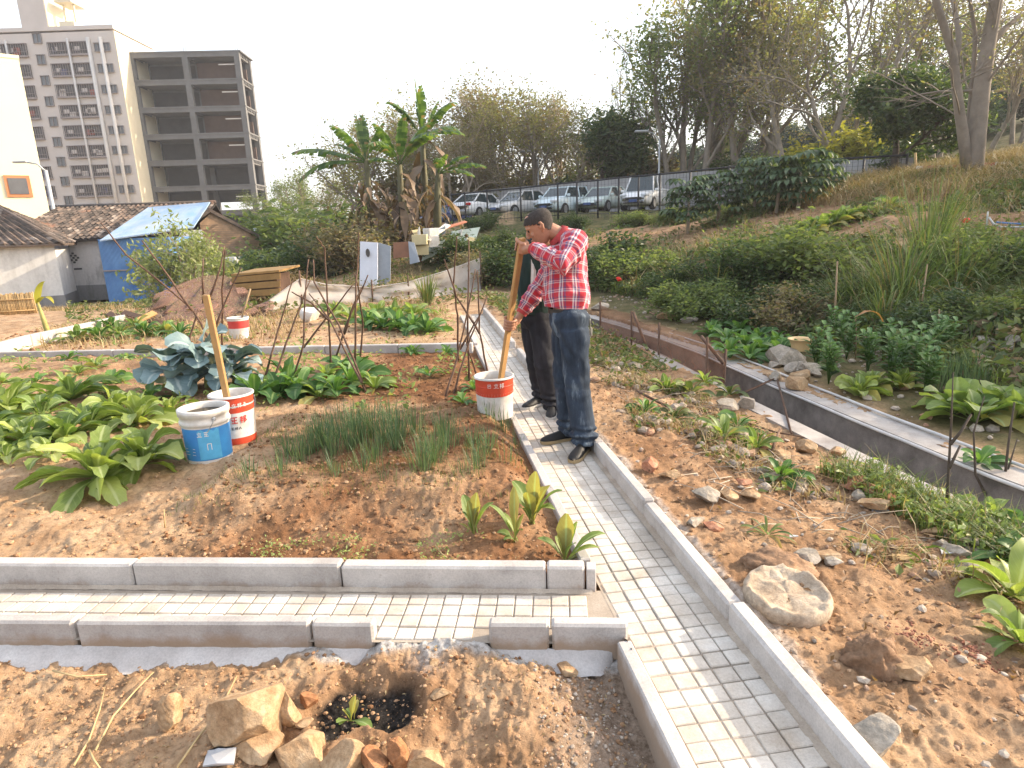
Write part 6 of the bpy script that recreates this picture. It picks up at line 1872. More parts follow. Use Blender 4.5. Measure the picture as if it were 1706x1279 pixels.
# ================================================================== STONES
st_earth = mat_stone('hard_earth', (.17, .10, .06), (.27, .165, .10), (.36, .24, .15))
ROCKS = [
 # px, py(base), w, h, mat, label, cuts
 (408, 1262, 108, 112, st_tan, 'largest angular tan stone with a ridge, rising behind the foreground pile', 6),
 (479, 1214, 36, 50, st_tan, 'small upright tan stone beside the big ridged one', 6),
 (512, 1193, 28, 28, st_orange, 'small round orange clod on the rim of the scorched hole', 3),
 (498, 1292, 84, 66, st_tan, 'blocky tan stone in the middle of the foreground pile', 6),
 (424, 1285, 66, 50, st_tan, 'low flat tan stone leaning on the ridged one', 7),
 (568, 1300, 62, 52, st_tan, 'tan stone cut by the bottom edge, right of the blocky one', 6),
 (620, 1300, 44, 42, st_orange, 'orange stone at the bottom edge below the scorched hole', 5),
 (660, 1300, 36, 50, st_orange, 'narrow orange stone at the bottom edge right of the hole', 5),
 (704, 1302, 62, 62, st_tan, 'pointed slab of tan earth at the bottom edge right of the hole', 7),
 (286, 1224, 34, 52, st_tan, 'lone pointed pale stone left of the foreground pile', 7),
 (724, 1112, 17, 13, st_tan, 'small brown pebble on the grey dust in front of the gap', 4),
 (733, 1168, 34, 18, st_tan, 'thin pale flake of stone right of the hole', 8),
 (945, 1130, 34, 24, st_tan, 'pale flake of stone in front of the right near kerbs', 8),
 (505, 1216, 26, 16, st_tan, 'small flat stone wedged in the foreground pile', 6),
 (1085, 792, 36, 28, st_brick, 'brown block of brick on the slope beside the man', 9),
 (1117, 800, 30, 14, st_tan, 'flat tan stone right of the brown brick block', 7),
 (1184, 843, 52, 20, st_grey, 'flat pale slab tilted on the slope', 9),
 (1217, 838, 30, 22, st_tan, 'rounded stone touching the tilted pale slab', 5),
 (1240, 815, 26, 16, st_brick, 'reddish lump uphill of the tilted slab', 5),
 (1255, 840, 30, 18, st_tan, 'tan lump right of the rounded stone', 5),
 (1190, 888, 32, 16, st_brick, 'brick fragment below the tilted slab', 9),
 (1160, 884, 34, 8, st_grey, 'thin flake of stone left of the brick fragment', 9),
 (1425, 800, 48, 24, st_grey, 'big pale boulder at the top of the stone row by the channel grass', 5),
 (1428, 820, 36, 24, st_brick, 'brick coloured block, second of the stone row by the channel grass', 9),
 (1458, 834, 36, 28, st_brick, 'reddish block, third of the stone row by the channel grass', 9),
 (1432, 838, 24, 16, st_grey, 'small pale stone just below the boulder', 5),
 (1465, 856, 42, 26, st_tan, 'brown block, fourth of the stone row by the channel grass', 9),
 (1494, 856, 38, 26, st_orange, 'orange brown stone ending the row by the channel grass', 6),
 (1562, 900, 30, 16, st_tan, 'small brown stone left of the leafy plants', 6),
 (1590, 905, 36, 20, st_tan, 'tan stone in the lower row at the right edge', 6),
 (1622, 915, 40, 26, st_grey, 'pale stone in the lower row at the right edge', 6),
 (1570, 915, 20, 14, st_grey, 'little grey stone in front of the tan one', 5),
 (1600, 935, 34, 20, st_grey, 'grey stone at the front of the lower row', 6),
 (1640, 940, 40, 18, st_grey, 'flat grey stone at the right end of the lower row', 8),
 (1665, 960, 30, 22, st_brick, 'dark reddish stone under the leafy plants', 6),
 (1620, 960, 36, 20, st_grey, 'shaded grey stone in front of the flat one', 6),
 (1352, 945, 40, 22, st_grey, 'pale rounded stone just above the round stone disc', 6),
 (1388, 938, 36, 22, st_tan, 'brown stone with a hole shadow above the round stone disc', 6),
 (1390, 948, 30, 8, st_grey, 'white flat chip right of the round stone disc', 9),
 (1522, 1140, 58, 30, st_tan, 'pale sawn brick sticking out of the crumbly heap', 9),
 (1468, 1268, 58, 56, st_grey, 'rough concrete chunk against the outside of the nearest right kerb', 6),
 (1060, 622, 24, 16, st_grey, 'pale stone on the far slope behind the men', 6),
 (1035, 640, 22, 14, st_tan, 'tan stone on the far slope behind the men', 6),
 (1305, 770, 30, 20, st_tan, 'tan stone by the fallen branch', 6),
 (1345, 760, 34, 24, st_tan, 'round stone near the channel edge', 5),
 (1275, 755, 22, 16, st_brick, 'red stone among the debris by the fallen branch', 6),
 (1395, 765, 30, 18, st_tan, 'stone at the channel lip above the boulder', 6),
 (1310, 612, 70, 28, st_grey, 'flat topped grey rock holding the yellow basin', 8),
 (1215, 690, 40, 24, st_grey, 'crumpled pale rubble lump in the slope debris', 7),
 (1250, 685, 32, 24, st_grey, 'second pale rubble lump in the slope debris', 7),
 (1150, 540, 30, 14, st_grey, 'pale stone on the far bank of the channel', 6),
 (1115, 537, 34, 12, st_tan, 'flat stone on the far bank of the channel left of the vegetables', 7),
 (1000, 520, 30, 12, st_grey, 'grey stone far down the slope behind the jeans', 6),
]
st_earth = mat_stone('hard_earth', (.17, .10, .06), (.27, .165, .10), (.36, .24, .15))
rgr = np.random.default_rng(31)
for k, (px, py, w, h, mt, l, cuts) in enumerate(ROCKS):
    flat = 'flake' in l or 'slab' in l or 'chip' in l or 'flat' in l
    rock_thing(px, py - 2, w * 1.05, h * (1.0 if not flat else .8), mt, l, 900 + k, 'loose stones' if h < 60 else None, cuts + 3 if mt is not st_earth else 0, rz=rgr.random() * .8 - .4, tilt=(rgr.random() - .5) * .4 if flat else 0, depth=.85, sink=.2 if mt is not st_earth else .45)
for px, py, w, h, l in ((1305, 962, 92, 34, 'rough lump of hard earth behind the round stone disc'), (1466, 1128, 88, 80, 'crumbly heap of brown earth at the lower right')):
    p = hit(px, py); k_ = (p - Vector(CAM)).length / F_PX; r_ = w * k_ / 2; hh = h * k_ * .62
    V, Fq = ICO[4]; V = V.copy(); q_ = 1 + .5 * fbm(V[:, 0] * 1.6 + px, V[:, 1] * 1.6 + V[:, 2], 3, 3) + .22 * np.abs(fbm(V[:, 0] * 7 + V[:, 2] * 5, V[:, 1] * 7 - V[:, 2] * 4, 3, 5))
    o = link('earth_heap', np_mesh('earth_heap', V * q_[:, None] * np.array([r_, r_ * .8, hh]), Fq, st_earth, True)); o.location = (p.x, p.y + r_ * .5, p.z - hh * .12); tag(o, l, 'earth heap')
# rubble on the right edge and beyond the channel
rub = [(1560 + 140 * rgr.random(), 520 + 100 * rgr.random()) for _ in range(34)] + [(1290 + 80 * rgr.random(), 605 + 45 * rgr.random()) for _ in range(10)]
rub.sort()
for k, (px, py) in enumerate(rub):
    s_ = 12 + 26 * rgr.random()
    side = 'in the pale rubble heap at the right edge' if k >= 10 else 'in the scree below the yellow basin'
    rock_thing(px, py, s_, s_ * .6, [st_grey, st_tan, st_grey][k % 3], 'broken grey or tan stone ' + side, 1000 + k, 'rubble heap stones' if k >= 10 else 'scree stones', 8, rz=rgr.random() * 3)

# round stone disc
p = hit(1326, 1020); k_ = (p - Vector(CAM)).length / F_PX
rad = 61 * k_; hh = 25 * k_
m = MB(); n = 48; V = []; Fs = []
prof = [(1.0, 0), (1.03, .25), (1.03, .55), (.99, .82), (.93, .95), (.85, .92), (.78, .78), (.6, .72), (.35, .75), (.0, .78)]
for i, (r_, z_) in enumerate(prof):
    for j in range(n):
        a = 6.283 * j / n
        nz = 1 + .05 * float(fbm(np.array(math.cos(a) * 2 + i * .3), np.array(math.sin(a) * 2), 3, 5))
        dz = (.42 * float(fbm(np.array(math.cos(a) * r_ * 4), np.array(math.sin(a) * r_ * 4), 3, 8))) if i > 3 else 0
        V.append((math.cos(a) * r_ * rad * nz, math.sin(a) * r_ * rad * nz, (z_ + dz) * hh))
for i in range(len(prof) - 1):
    for j in range(n): Fs.append((i * n + j, i * n + (j + 1) % n, (i + 1) * n + (j + 1) % n, (i + 1) * n + j))
m.add(V, Fs, 0, True)
o = m.build('stone_disc', mat_stone('millstone', (.30, .22, .15), (.43, .34, .25), (.54, .45, .35))); o.location = (p.x, p.y + rad * .55, p.z - .02); o.rotation_euler = (.10, .03, 0)
tag(o, 'round pale stone disc with worn rough top lying on the right slope', 'stone disc')

# scraps
plas = mat_basic('pale_plastic', (.46, .46, .47), .5, .2, 8)
p = hit(366, 1266); m = MB()
V = [(-.04, -.03, .0), (.01, -.035, .012), (.06, -.03, .005), (.05, .02, .02), (-.01, .02, .025), (-.045, .02, .012)]
m.prism(V, (0, 0, .006)); o = m.build('plastic_scrap', plas); o.location = (p.x, p.y, p.z + .0); tag(o, 'pale sheet of plastic crumpled under the foreground stones', 'scrap')
for k, (px, py, w, l, c) in enumerate([(1465, 853, 26, 'bluish white scrap of plastic below the brown block', plas), (1580, 925, 24, 'thin white strip on the ground at the right', plas), (1322, 898, 14, 'white scrap beside the dusty rosette', plas), (1105, 870, 10, 'tiny white scrap beside the right kerb', plas), (1505, 935, 36, 'pinkish flat stick on the bare slope', bam), (1390, 605, 10, 'yellow scrap by the basin', bam)]):
    p = hit(px, py); k_ = (p - Vector(CAM)).length / F_PX; s_ = w * k_ / 2
    m = MB(); m.prism([(-s_, -s_ * .3, 0), (s_ * .8, -s_ * .4, s_ * .15), (s_, s_ * .3, 0), (-s_ * .7, s_ * .4, s_ * .2)], (0, 0, .004)); o = m.build('scrap', c); o.location = p + Vector((0, 0, .008)); tag(o, l, 'scrap')
# red powder patches are stains on the ground: thin crumbs of red earth
red_p = mat_basic('red_earth', (.34, .15, .095), .95, .4, 30)
for k, (px, py, w, l) in enumerate([(1532, 1068, 60, 'patch of crumbled red earth beside the brown heap'), (1625, 1088, 34, 'small patch of crumbled red earth at the lower right')]):
    p = hit(px, py); k_ = (p - Vector(CAM)).length / F_PX
    xs = p.x + rgr.normal(size=150) * w * k_ * .3; ys = p.y + rgr.normal(size=150) * w * k_ * .3
    V, Fq = lumps(150, xs, ys, .002, .009, seed=40 + k, power=2)
    tag(link('red_earth', np_mesh('red_earth', V, Fq, red_p)), l, 'soil', None, 'stuff')

# dry stalks lying in the foreground
for k, (pts, l) in enumerate([([(125, 1285), (150, 1240), (168, 1190), (176, 1150)], 'long dry straw lying in the lower left corner, left one'), ([(160, 1255), (190, 1200), (225, 1160), (258, 1130)], 'long dry straw slanting to the kerb, middle one'), ([(296, 1285), (330, 1235), (368, 1190), (396, 1135)], 'long dry straw left of the ridged stone'), ([(150, 1255), (158, 1275), (170, 1290)], 'short bent straw in the lower left corner'), ([(90, 1128), (130, 1135), (180, 1131)], 'short straw on the earth below the near kerb'), ([(726, 915), (735, 925), (745, 936)], 'tiny straw behind the front kerb'), ([(275, 880), (277, 860), (279, 842)], 'short straw standing in the dry soil')]):
    P = [hit(*q_) + Vector((0, 0, .012)) for q_ in pts]
    if k == 6: P = [hit(275, 880), hit(275, 880) + Vector((.005, 0, .05)), hit(275, 880) + Vector((.012, 0, .11))]
    m = MB(); m.tube(P, [.0042, .0036, .003, .002][:len(P)], 5); tag(m.build('straw', mat_basic('straw_%d' % k, (.55, .40, .20), .6, .3, 20), origin=tuple(P[0])), l, 'straw')

# ================================================================== STICKS
stick = mat_basic('stick_bark', (.16, .095, .065), .85, .45, 12, bmp=.5)
stick2 = mat_basic('pale_stick', (.38, .27, .16), .8, .35, 12, bmp=.4)


def trellis(label, sticks, Yc, mat, r_=.012, group='bean pole frames'):
    P_all = []
    for s_ in sticks:
        b = hit(*s_[0])
        if abs(b.y - Yc) > 1.2: b = Vector(at_y(s_[0][0], s_[0][1], Yc))
        pts = [b + Vector((0, 0, -.03))]; n = len(s_)
        for i, q_ in enumerate(s_[1:], 1):
            t_ = i / (n - 1); pts.append(Vector(at_y(q_[0], q_[1], b.y + (Yc - b.y) * t_ + (.1 * math.sin(i * 2.1 + len(P_all))))))
        P_all.append(pts)
    root = thing('bean_pole_frame', label, 'bean poles', tuple(P_all[0][0]), 0, group)
    og = Vector(root.location)
    for pts in P_all:
        fine = []
        for i in range(len(pts) - 1):
            for j in range(4):
                q_ = pts[i].lerp(pts[i + 1], j / 4)
                fine.append(q_ + Vector((random.uniform(-.006, .006), random.uniform(-.006, .006), 0)) * (1 if i + j else 0))
        fine.append(pts[-1])
        rr = [r_ * (1 - .55 * i / (len(fine) - 1)) for i in range(len(fine))]
        m = MB(); m.tube(fine, rr, 6); m.build('pole', mat, root, og)


trellis('frame of crossed brown bean poles left of the row of chives', [
    [(437, 640), (462, 553), (488, 466)], [(451, 642), (484, 551), (517, 466)], [(486, 635), (505, 574), (509, 489), (514, 432)],
    [(553, 620), (546, 515), (540, 412), (527, 394)], [(613, 657), (549, 533), (515, 489)], [(611, 652), (565, 540), (523, 470), (522, 432)],
    [(600, 612), (604, 541), (598, 484), (590, 455)], [(505, 574), (549, 523), (588, 474)], [(553, 610), (577, 541), (613, 458)], [(591, 600), (593, 490), (596, 432), (598, 386)], [(573, 552), (590, 505), (611, 463)], [(549, 530), (520, 505), (486, 486)]], 6.6, stick, .0135)
trellis('frame of crossed brown bean poles right beside the path and the men', [
    [(741, 661), (766, 580), (792, 448)], [(755, 656), (776, 585), (812, 492)], [(763, 600), (762, 525), (755, 474), (761, 394)], [(781, 634), (779, 515), (781, 399)],
    [(798, 638), (776, 567)], [(815, 634), (799, 551), (795, 450)], [(799, 551), (761, 494), (740, 432)], [(766, 577), (799, 525)]], 6.2, stick, .013)
trellis('loose frame of long leaning sticks behind the blue grey kale', [
    [(348, 560), (320, 514), (211, 424), (168, 371)], [(320, 514), (273, 450), (236, 400)], [(370, 580), (370, 481), (375, 416)], [(338, 500), (338, 465), (339, 430)], [(345, 500), (366, 450), (374, 410)], [(359, 540), (385, 480), (402, 446)], [(313, 566), (330, 514)]], 8.0, stick, .016)
for k, (px, py, pts, Y, l, mt, r_) in enumerate([
    (1390, 545, [(1392, 500), (1395, 435)], 8.6, 'slim pale bamboo stake standing on the bank before the arching grass', stick2, .014),
    (1530, 545, [(1538, 490), (1545, 440)], 8.2, 'slim crooked stake inside the arching grass', stick2, .012),
    (1563, 560, [(1564, 530), (1565, 515)], 7.4, 'short pale stake behind the thin onions', stick2, .012),
    (1645, 380, [(1645, 362), (1646, 352)], 11.5, 'upright end of the white water pipe at the terrace', pvc, .018)]):
    b = Vector(at_y(px, py, Y)); P = [b] + [Vector(at_y(q_[0], q_[1], Y)) for q_ in pts]
    b.z = min(b.z, hz(b.x, b.y)); P[0] = b
    m = MB(); m.tube(P, [r_, r_ * .9, r_ * .7], 6); tag(m.build('stake' if k < 3 else 'pipe_end', mt, origin=tuple(b)), l, 'stake' if k < 3 else 'pipe')
m = MB(); P = [Vector(at_y(*q_)) for q_ in ((1648, 362, 11.5), (1655, 372, 11.4), (1668, 378, 11.3), (1720, 378, 11.0), (1780, 380, 10.8))]; m.tube(P, .015, 6)
tag(m.build('hose', pvc, origin=tuple(P[0])), 'white hose running right from the upright pipe end', 'hose')
m = MB(); P = [Vector(at_y(*q_)) for q_ in ((1660, 370, 11.6), (1685, 372, 11.5), (1730, 374, 11.3))]; m.tube(P, .015, 6)
tag(m.build('hose', mat_basic('blue_hose', (.10, .22, .5), .4, .2, 5), origin=tuple(P[0])), 'short blue hose beside the white hose at right', 'hose')
# bare saplings at the right front
for k, (base, limbs, l) in enumerate([((1577, 850), [[(1577, 850), (1580, 790), (1585, 700), (1588, 620)], [(1581, 780), (1592, 758), (1600, 742)], [(1583, 740), (1600, 720), (1618, 690)]], 'dark bare sapling left one in front of the channel'),
                                      ((1660, 870), [[(1660, 870), (1670, 815), (1680, 780), (1695, 730)], [(1672, 815), (1680, 740), (1690, 670)], [(1650, 840), (1625, 790), (1622, 720), (1640, 660)], [(1660, 860), (1700, 830), (1720, 800)]], 'dark bare branching sapling at the right edge')]):
    b = hit(*base); root = None; m = MB()
    for L_ in limbs:
        P = [Vector(at_y(q_[0], q_[1], b.y + .02 * i)) for i, q_ in enumerate(L_)]
        if L_[0] == base: P[0] = b - Vector((0, 0, .02))
        m.tube(P, [.010, .008, .006, .003][:len(P)], 6)
    tag(m.build('bare_sapling', bark_d, origin=tuple(b)), l, 'sapling')
# fallen branch on the slope
m = MB()
for pts in ([(1165, 688), (1225, 702), (1290, 728), (1340, 735)], [(1230, 662), (1290, 690), (1318, 728)], [(1285, 765), (1290, 745), (1300, 722)], [(1060, 655), (1130, 690), (1180, 700)]):
    P = [hit(*q_) + Vector((0, 0, .02)) for i, q_ in enumerate(pts)]; m.tube(P, [.014, .011, .008, .005][:len(P)], 6)
tag(m.build('fallen_branch', stick, origin=tuple(hit(1225, 702))), 'dark forked fallen branch lying across the slope debris', 'branch')
m = MB(); rg = np.random.default_rng(55)
P = [hit(1340, 930), hit(1300, 850), hit(1270, 800)]
# withered orange leaf standing over the herbs
b = hit(1425, 600); root = thing('withered_plant', 'withered plant with one hanging orange brown leaf behind the herbs', 'plant', tuple(b))
m = MB(); m.tube([(0, 0, 0), (-.02, 0, .3), (-.05, 0, .5)], .008, 5); m.build('stem', stick2, root)
m = MB(); blade(m, (-.05, 0, .5), (.5, -.1, .3), .42, .09, droop=2.2, segs=7, wave=.5); m.build('leaf', mat_leaf('withered_leaf', (.45, .22, .09), (.3, .14, .06), transl=.3), root)

# ================================================================== BUCKETS
steel = mat_basic('bucket_steel', (.50, .50, .49), .45, .35, 14, metal=.25)
white_pl = mat_basic('bucket_white', (.70, .68, .65), .45, .18, 9, c2=(.50, .45, .39))
red_pt = mat_basic('bucket_red', (.60, .075, .035), .45, .25, 14)
blue_pt = mat_basic('bucket_blue', (.06, .30, .62), .4, .35, 6, c2=(.05, .20, .50))
blue_pale = mat_basic('bucket_pale_blue', (.11, .42, .68), .4, .25, 9)
dark_in = mat_basic('bucket_contents', (.10, .085, .065), .8, .4, 20)
black_mk = mat_basic('black_print', (.03, .03, .035), .6, .2, 10)
white_mk = mat_basic('white_print', (.75, .72, .68), .6, .15, 10)
red_mk = mat_basic('red_print', (.55, .06, .05), .6, .2, 10)


def wrap(mb, pts, ang, r_, z0, mi=0):
    """flat outline points (u metres round, v metres up) laid on the bucket side at angle ang"""
    V = [Vector((math.cos(ang + u / r_) * r_, math.sin(ang + u / r_) * r_, z0 + v)) for u, v in pts]
    mb.add(V, [tuple(range(len(V)))], mi)


def glyph(mb, strokes, ang, r_, z0, u0, s_, mi=0, w=.13):
    """a written character from straight strokes in a unit box"""
    for x0, y0, x1, y1 in strokes:
        dx, dy = x1 - x0, y1 - y0; L_ = math.hypot(dx, dy); nx, ny = -dy / L_ * w / 2, dx / L_ * w / 2
        wrap(mb, [(u0 + (x0 + nx) * s_, (y0 + ny) * s_), (u0 + (x0 - nx) * s_, (y0 - ny) * s_), (u0 + (x1 - nx) * s_, (y1 - ny) * s_), (u0 + (x1 + nx) * s_, (y1 + ny) * s_)], ang, r_, z0, mi)


G_BOX = [(.1, .05, .1, .95), (.1, .95, .9, .95), (.9, .95, .9, .05), (.1, .05, .9, .05), (.35, .3, .35, .75), (.35, .75, .65, .75), (.65, .75, .65, .5), (.35, .5, .65, .5)]
G_LI = [(.5, .75, .5, 1.0), (.1, .75, .9, .75), (.3, .6, .4, .15), (.7, .6, .6, .15), (.02, .08, .98, .08)]
G_BANG = [(.05, .8, .5, .8), (.08, .58, .48, .58), (.03, .36, .52, .36), (.27, .95, .22, .0), (.62, .0, .62, .95), (.62, .92, .92, .92), (.92, .92, .75, .55), (.75, .55, .95, .3), (.95, .3, .7, .2)]
G_A = [(.05, .0, .5, .95), (.5, .95, .95, .0), (.25, .4, .75, .4)]
G_B = [(.1, .5, .9, .5), (.5, .0, .5, 1.0), (.15, .15, .85, .15), (.2, .8, .8, .8)]
G_C = [(.1, .9, .9, .9), (.1, .1, .9, .1), (.2, .5, .8, .5), (.5, .9, .5, .1), (.15, .7, .3, .3)]


def bucket(name, label, loc, r_bot, r_top, h, mats, bands, rz=0, fill=.75, rim=.008, handle=None):
    """open pail: outer and inner wall, rolled rim, contents; bands = [(z0,z1,mat index)]"""
    root = thing(name, label, 'bucket', tuple(loc), rz)
    rr = lambda z: r_bot + (r_top - r_bot) * z / h
    m = MB()
    zs = sorted(set([0, h] + [b[0] for b in bands] + [b[1] for b in bands]))
    for z0, z1 in zip(zs[:-1], zs[1:]):
        mi = 0
        for b in bands:
            if z0 >= b[0] - 1e-6 and z1 <= b[1] + 1e-6: mi = b[2]
        m.lathe([(rr(z0), z0), (rr(z1), z1)], n=40, mi=mi)
    m.lathe([(rr(h) + rim, h - rim), (rr(h) + rim, h + rim * .6), (rr(h) - rim * .3, h + rim), (rr(h) - rim, h), (rr(h * fill) - .006, h * fill)], n=40, mi=0)
    for zz in (h * .80,): m.lathe([(rr(zz), zz - .006), (rr(zz) + .004, zz), (rr(zz), zz + .006)], n=40, mi=mats.index(mats[bands[-1][2]]) if bands else 0)
    m.add([(0, 0, 0.001)] + [(rr(0) * math.cos(6.283 * k / 40), rr(0) * math.sin(6.283 * k / 40), 0.001) for k in range(40)], [(0, 1 + (k + 1) % 40, 1 + k) for k in range(40)])
    m.build('pail', mats, root)
    m = MB(); R_ = rr(h * fill) - .004
    V = [(0, 0, h * fill)]
    for ring in (.5, 1.0):
        for k in range(40): V.append((R_ * ring * math.cos(6.283 * k / 40), R_ * ring * math.sin(6.283 * k / 40), h * fill + .006 * math.sin(k * 1.7) * (ring < 1)))
    Fs = [(0, 1 + k, 1 + (k + 1) % 40) for k in range(40)] + [(1 + k, 41 + k, 41 + (k + 1) % 40, 1 + (k + 1) % 40) for k in range(40)]
    m.add(V, Fs, 0, True); m.build('contents', dark_in, root)
    if handle:
        a, drop, tw = handle; m = MB(); P = []
        for k in range(17):
            t_ = math.pi * k / 16; R2 = rr(h * .86) + .012
            P.append((R2 * math.cos(t_), -math.sin(t_) * R2 * 1.0 * math.cos(drop), h * .86 - math.sin(t_) * R2 * 1.25 * math.sin(drop)))
        m.tube([Matrix.Rotation(a, 3, 'Z') @ Vector(q_) for q_ in P], .0032, 6)
        m.build('handle', steel, root)
        for sg in (-1, 1):
            m = MB(); c_ = Matrix.Rotation(a, 3, 'Z') @ Vector((sg * (rr(h * .86) + .004), 0, h * .86)); m.lathe([(0, 0), (.014, .0), (.014, .008), (0, .01)], n=12, c=c_, M=Matrix.Rotation(a, 3, 'Z') @ Matrix.Rotation(sg * math.pi / 2, 3, 'Y')); m.build('handle_lug', steel, root)
    return root


BM = hit(825, 699); BM.z = hz(BM.x, BM.y)
b1 = bucket('paint_bucket', 'white bucket with red top band being stirred by the man with a plank', (BM.x, BM.y + .15, BM.z - .01), .143, .155, .335, [white_pl, red_pt], [(.215, .335, 1)], fill=.72, handle=None)
m = MB(); a0 = -1.55
glyph(m, G_BOX, a0, .1565, .268, -.055, .03, w=.09); glyph(m, G_LI, a0, .1565, .264, -.005, .04, w=.1); glyph(m, G_BANG, a0, .1565, .264, .042, .04, w=.1)
m.build('print', white_mk, b1)
m = MB()
for k in range(24): wrap(m, [(-.28 + k * .0235, .0), (-.2572 + k * .0235, .0), (-.2572 + k * .0235, -.024 * math.sin(math.pi * (k + 1) / 24) - .001), (-.28 + k * .0235, -.024 * math.sin(math.pi * k / 24) - .001)], a0, .1545, .216)
m.build('red_curve', red_pt, b1)
BR = hit(385, 742); BR.z = hz(BR.x, BR.y)
b2 = bucket('paint_bucket', 'red and white printed bucket with a leaning plank, behind the blue bucket', (BR.x, BR.y + .12, BR.z - .01), .143, .156, .37, [white_pl, red_pt, steel], [(0, .05, 1), (.245, .362, 1), (.362, .37, 2)], fill=.45, handle=(.6, 1.2, 0))
m = MB(); a0 = -1.2
glyph(m, G_BOX, a0, .157, .285, -.06, .042, w=.1)
glyph(m, G_LI, a0, .157, .288, .0, .034, w=.11); glyph(m, G_BANG, a0, .157, .288, .04, .034, w=.11); glyph(m, G_B, a0, .157, .288, .08, .034, w=.11)
m.build('white_print', white_mk, b2)
for g_, z_, u_, s_, w_ in (([(.0, .3, .3, .9), (.3, .9, .5, .5), (.5, .5, .3, .2), (.3, .2, .0, .5)], .165, -.085, .06, .2), (G_C, .165, -.02, .055, .14), (G_BANG, .165, .045, .055, .14), ([(0, .5, 6, .5)], .06, -.09, .03, .25)):
    m = MB(); glyph(m, g_, a0, .1465 if z_ < .1 else .153, z_, u_, s_, w=w_); m.build('red_print', red_mk, b2)
m = MB()
for k, g_ in enumerate((G_B, G_LI, G_C, G_BANG, G_A)): glyph(m, g_, a0, .1505, .118, -.075 + k * .026, .022, w=.15)
m.build('black_print', black_mk, b2)
BB = hit(338, 770); BB.z = hz(BB.x, BB.y)
b3 = bucket('paint_bucket', 'white pail with blue label and wire handle beside the pale mustard plant', (BB.x, BB.y + .12, BB.z - .01), .148, .158, .37, [white_pl, blue_pt, blue_pale], [(.025, .255, 1)], fill=.90, rim=.012, handle=(-.75, .95, 0))
m = MB(); m.lathe([(.158, .268), (.166, .275), (.166, .295), (.160, .30), (.160, .33), (.168, .335), (.169, .37)], n=40); m.build('collar', white_pl, b3)
m = MB(); rgk = np.random.default_rng(4)
for k in range(16): wrap(m, [(-.02 + k * .009, .0), (-.011 + k * .009, .0), (-.011 + k * .009, .21 + .01 * math.sin(k)), (-.02 + k * .009, .21 + .01 * math.sin(k - 1))], -1.4, .1545, .035)
m.build('pale_label', blue_pale, b3)
m = MB()
glyph(m, [(.1, .05, .1, .95), (.1, .95, .6, .95), (.6, .95, .6, .05)], -1.0, .1562, .10, -.03, .05, w=.09)
for k in range(3): glyph(m, [(0, .5, 4.5, .5)], -1.9, .1555, .06 + k * .022, -.06, .02, w=.16)
for k, g_ in enumerate((G_LI, G_C)): glyph(m, g_, -1.35, .1562, .20, -.03 + k * .045, .035, w=.12)
m.build('pale_print', white_mk, b3)
p = hit(396, 563)
b4 = bucket('paint_bucket', 'small looking white and red bucket with a stick far back in the garden', (p.x, p.y + .1, p.z - .02), .15, .16, .33, [white_pl, red_mk], [(.17, .29, 1)], fill=.7)
p = hit(1335, 598)
root = thing('plastic_basin', 'pale yellow plastic basin sitting on the flat grey rock', 'basin', (p.x, p.y + .05, p.z + .08))
k_ = (p - Vector(CAM)).length / F_PX
m = MB(); r_ = 17 * k_; m.lathe([(r_ * .72, 0), (r_ * .8, r_ * .5), (r_ * .97, r_ * .95), (r_ * 1.1, r_), (r_ * 1.1, r_ * 1.06), (r_ * .93, r_), (r_ * .76, r_ * .5), (r_ * .68, .02), (0, .02)], n=32); m.build('bowl', mat_basic('yellow_plastic', (.68, .48, .24), .5, .15, 6), root)
p = hit(519, 535); k_ = (p - Vector(CAM)).length / F_PX
V, Fq = make_rock(34 * k_, 26 * k_, 30 * k_, 77, 2, .06); o = link('white_sack', np_mesh('white_sack', V, Fq, white_pl, True)); o.location = (p.x, p.y, p.z + 10 * k_); tag(o, 'rounded white sack lying in the straw behind the left poles', 'sack')

# planks
wood = mat_basic('plank_wood', (.52, .30, .12), .65, .3, 5, bmp=.3)
nt = wood.node_tree
def plank(label, a, b_, w, t_, tw=0.0, mat=None):
    a = Vector(a); b_ = Vector(b_); d = (b_ - a); L_ = d.length
    q_ = d.to_track_quat('Z', 'Y').to_matrix() @ Matrix.Rotation(tw, 3, 'Z')
    m = MB(); m.box((0, 0, L_ / 2), (w, t_, L_), bev=.004)
    o = m.build('wooden_plank', mat or wood); o.location = a; o.rotation_euler = q_.to_euler()
    return tag(o, label, 'plank')
PL_TOP = Vector(at_y(870, 396, 4.56)); PL_BOT = Vector((BM.x + .02, BM.y + .14, BM.z + .10))
plank('long light wooden plank held by the man in the plaid shirt', PL_BOT, PL_TOP, .058, .026, .35)
a = Vector((BR.x - .01, BR.y + .10, BR.z + .06)); plank('light wooden plank leaning out of the red and white bucket', a, Vector(at_y(343, 491, a.y - .05)), .062, .024, .1)
p = hit(396, 563); a = Vector((p.x, p.y + .1, p.z + .15)); m = MB(); m.tube([a, Vector(at_y(417, 481, a.y))], .016, 6); tag(m.build('stick_handle', stick2, origin=tuple(a)), 'pale stick leaning in the far white and red bucket', 'stick')

# ================================================================== NETS
def mat_net(name, c, alpha, scale=220):
    m, nt, b = newmat(name)
    n = noise_n(nt, worldco(nt), 3, 4, .6)
    r = ramp(nt, n.outputs['Fac'], [(.3, tuple(x * .65 for x in c)), (.7, c)])
    nt.links.new(r.outputs[0], b.inputs['Base Color']); b.inputs['Roughness'].default_value = .8
    t = N(nt, 'ShaderNodeBsdfTransparent'); mx = N(nt, 'ShaderNodeMixShader'); mx.inputs[0].default_value = alpha
    nt.links.new(t.outputs[0], mx.inputs[1]); nt.links.new(b.outputs[0], mx.inputs[2]); nt.links.new(mx.outputs[0], nt.nodes['Material Output'].inputs[0])
    return m


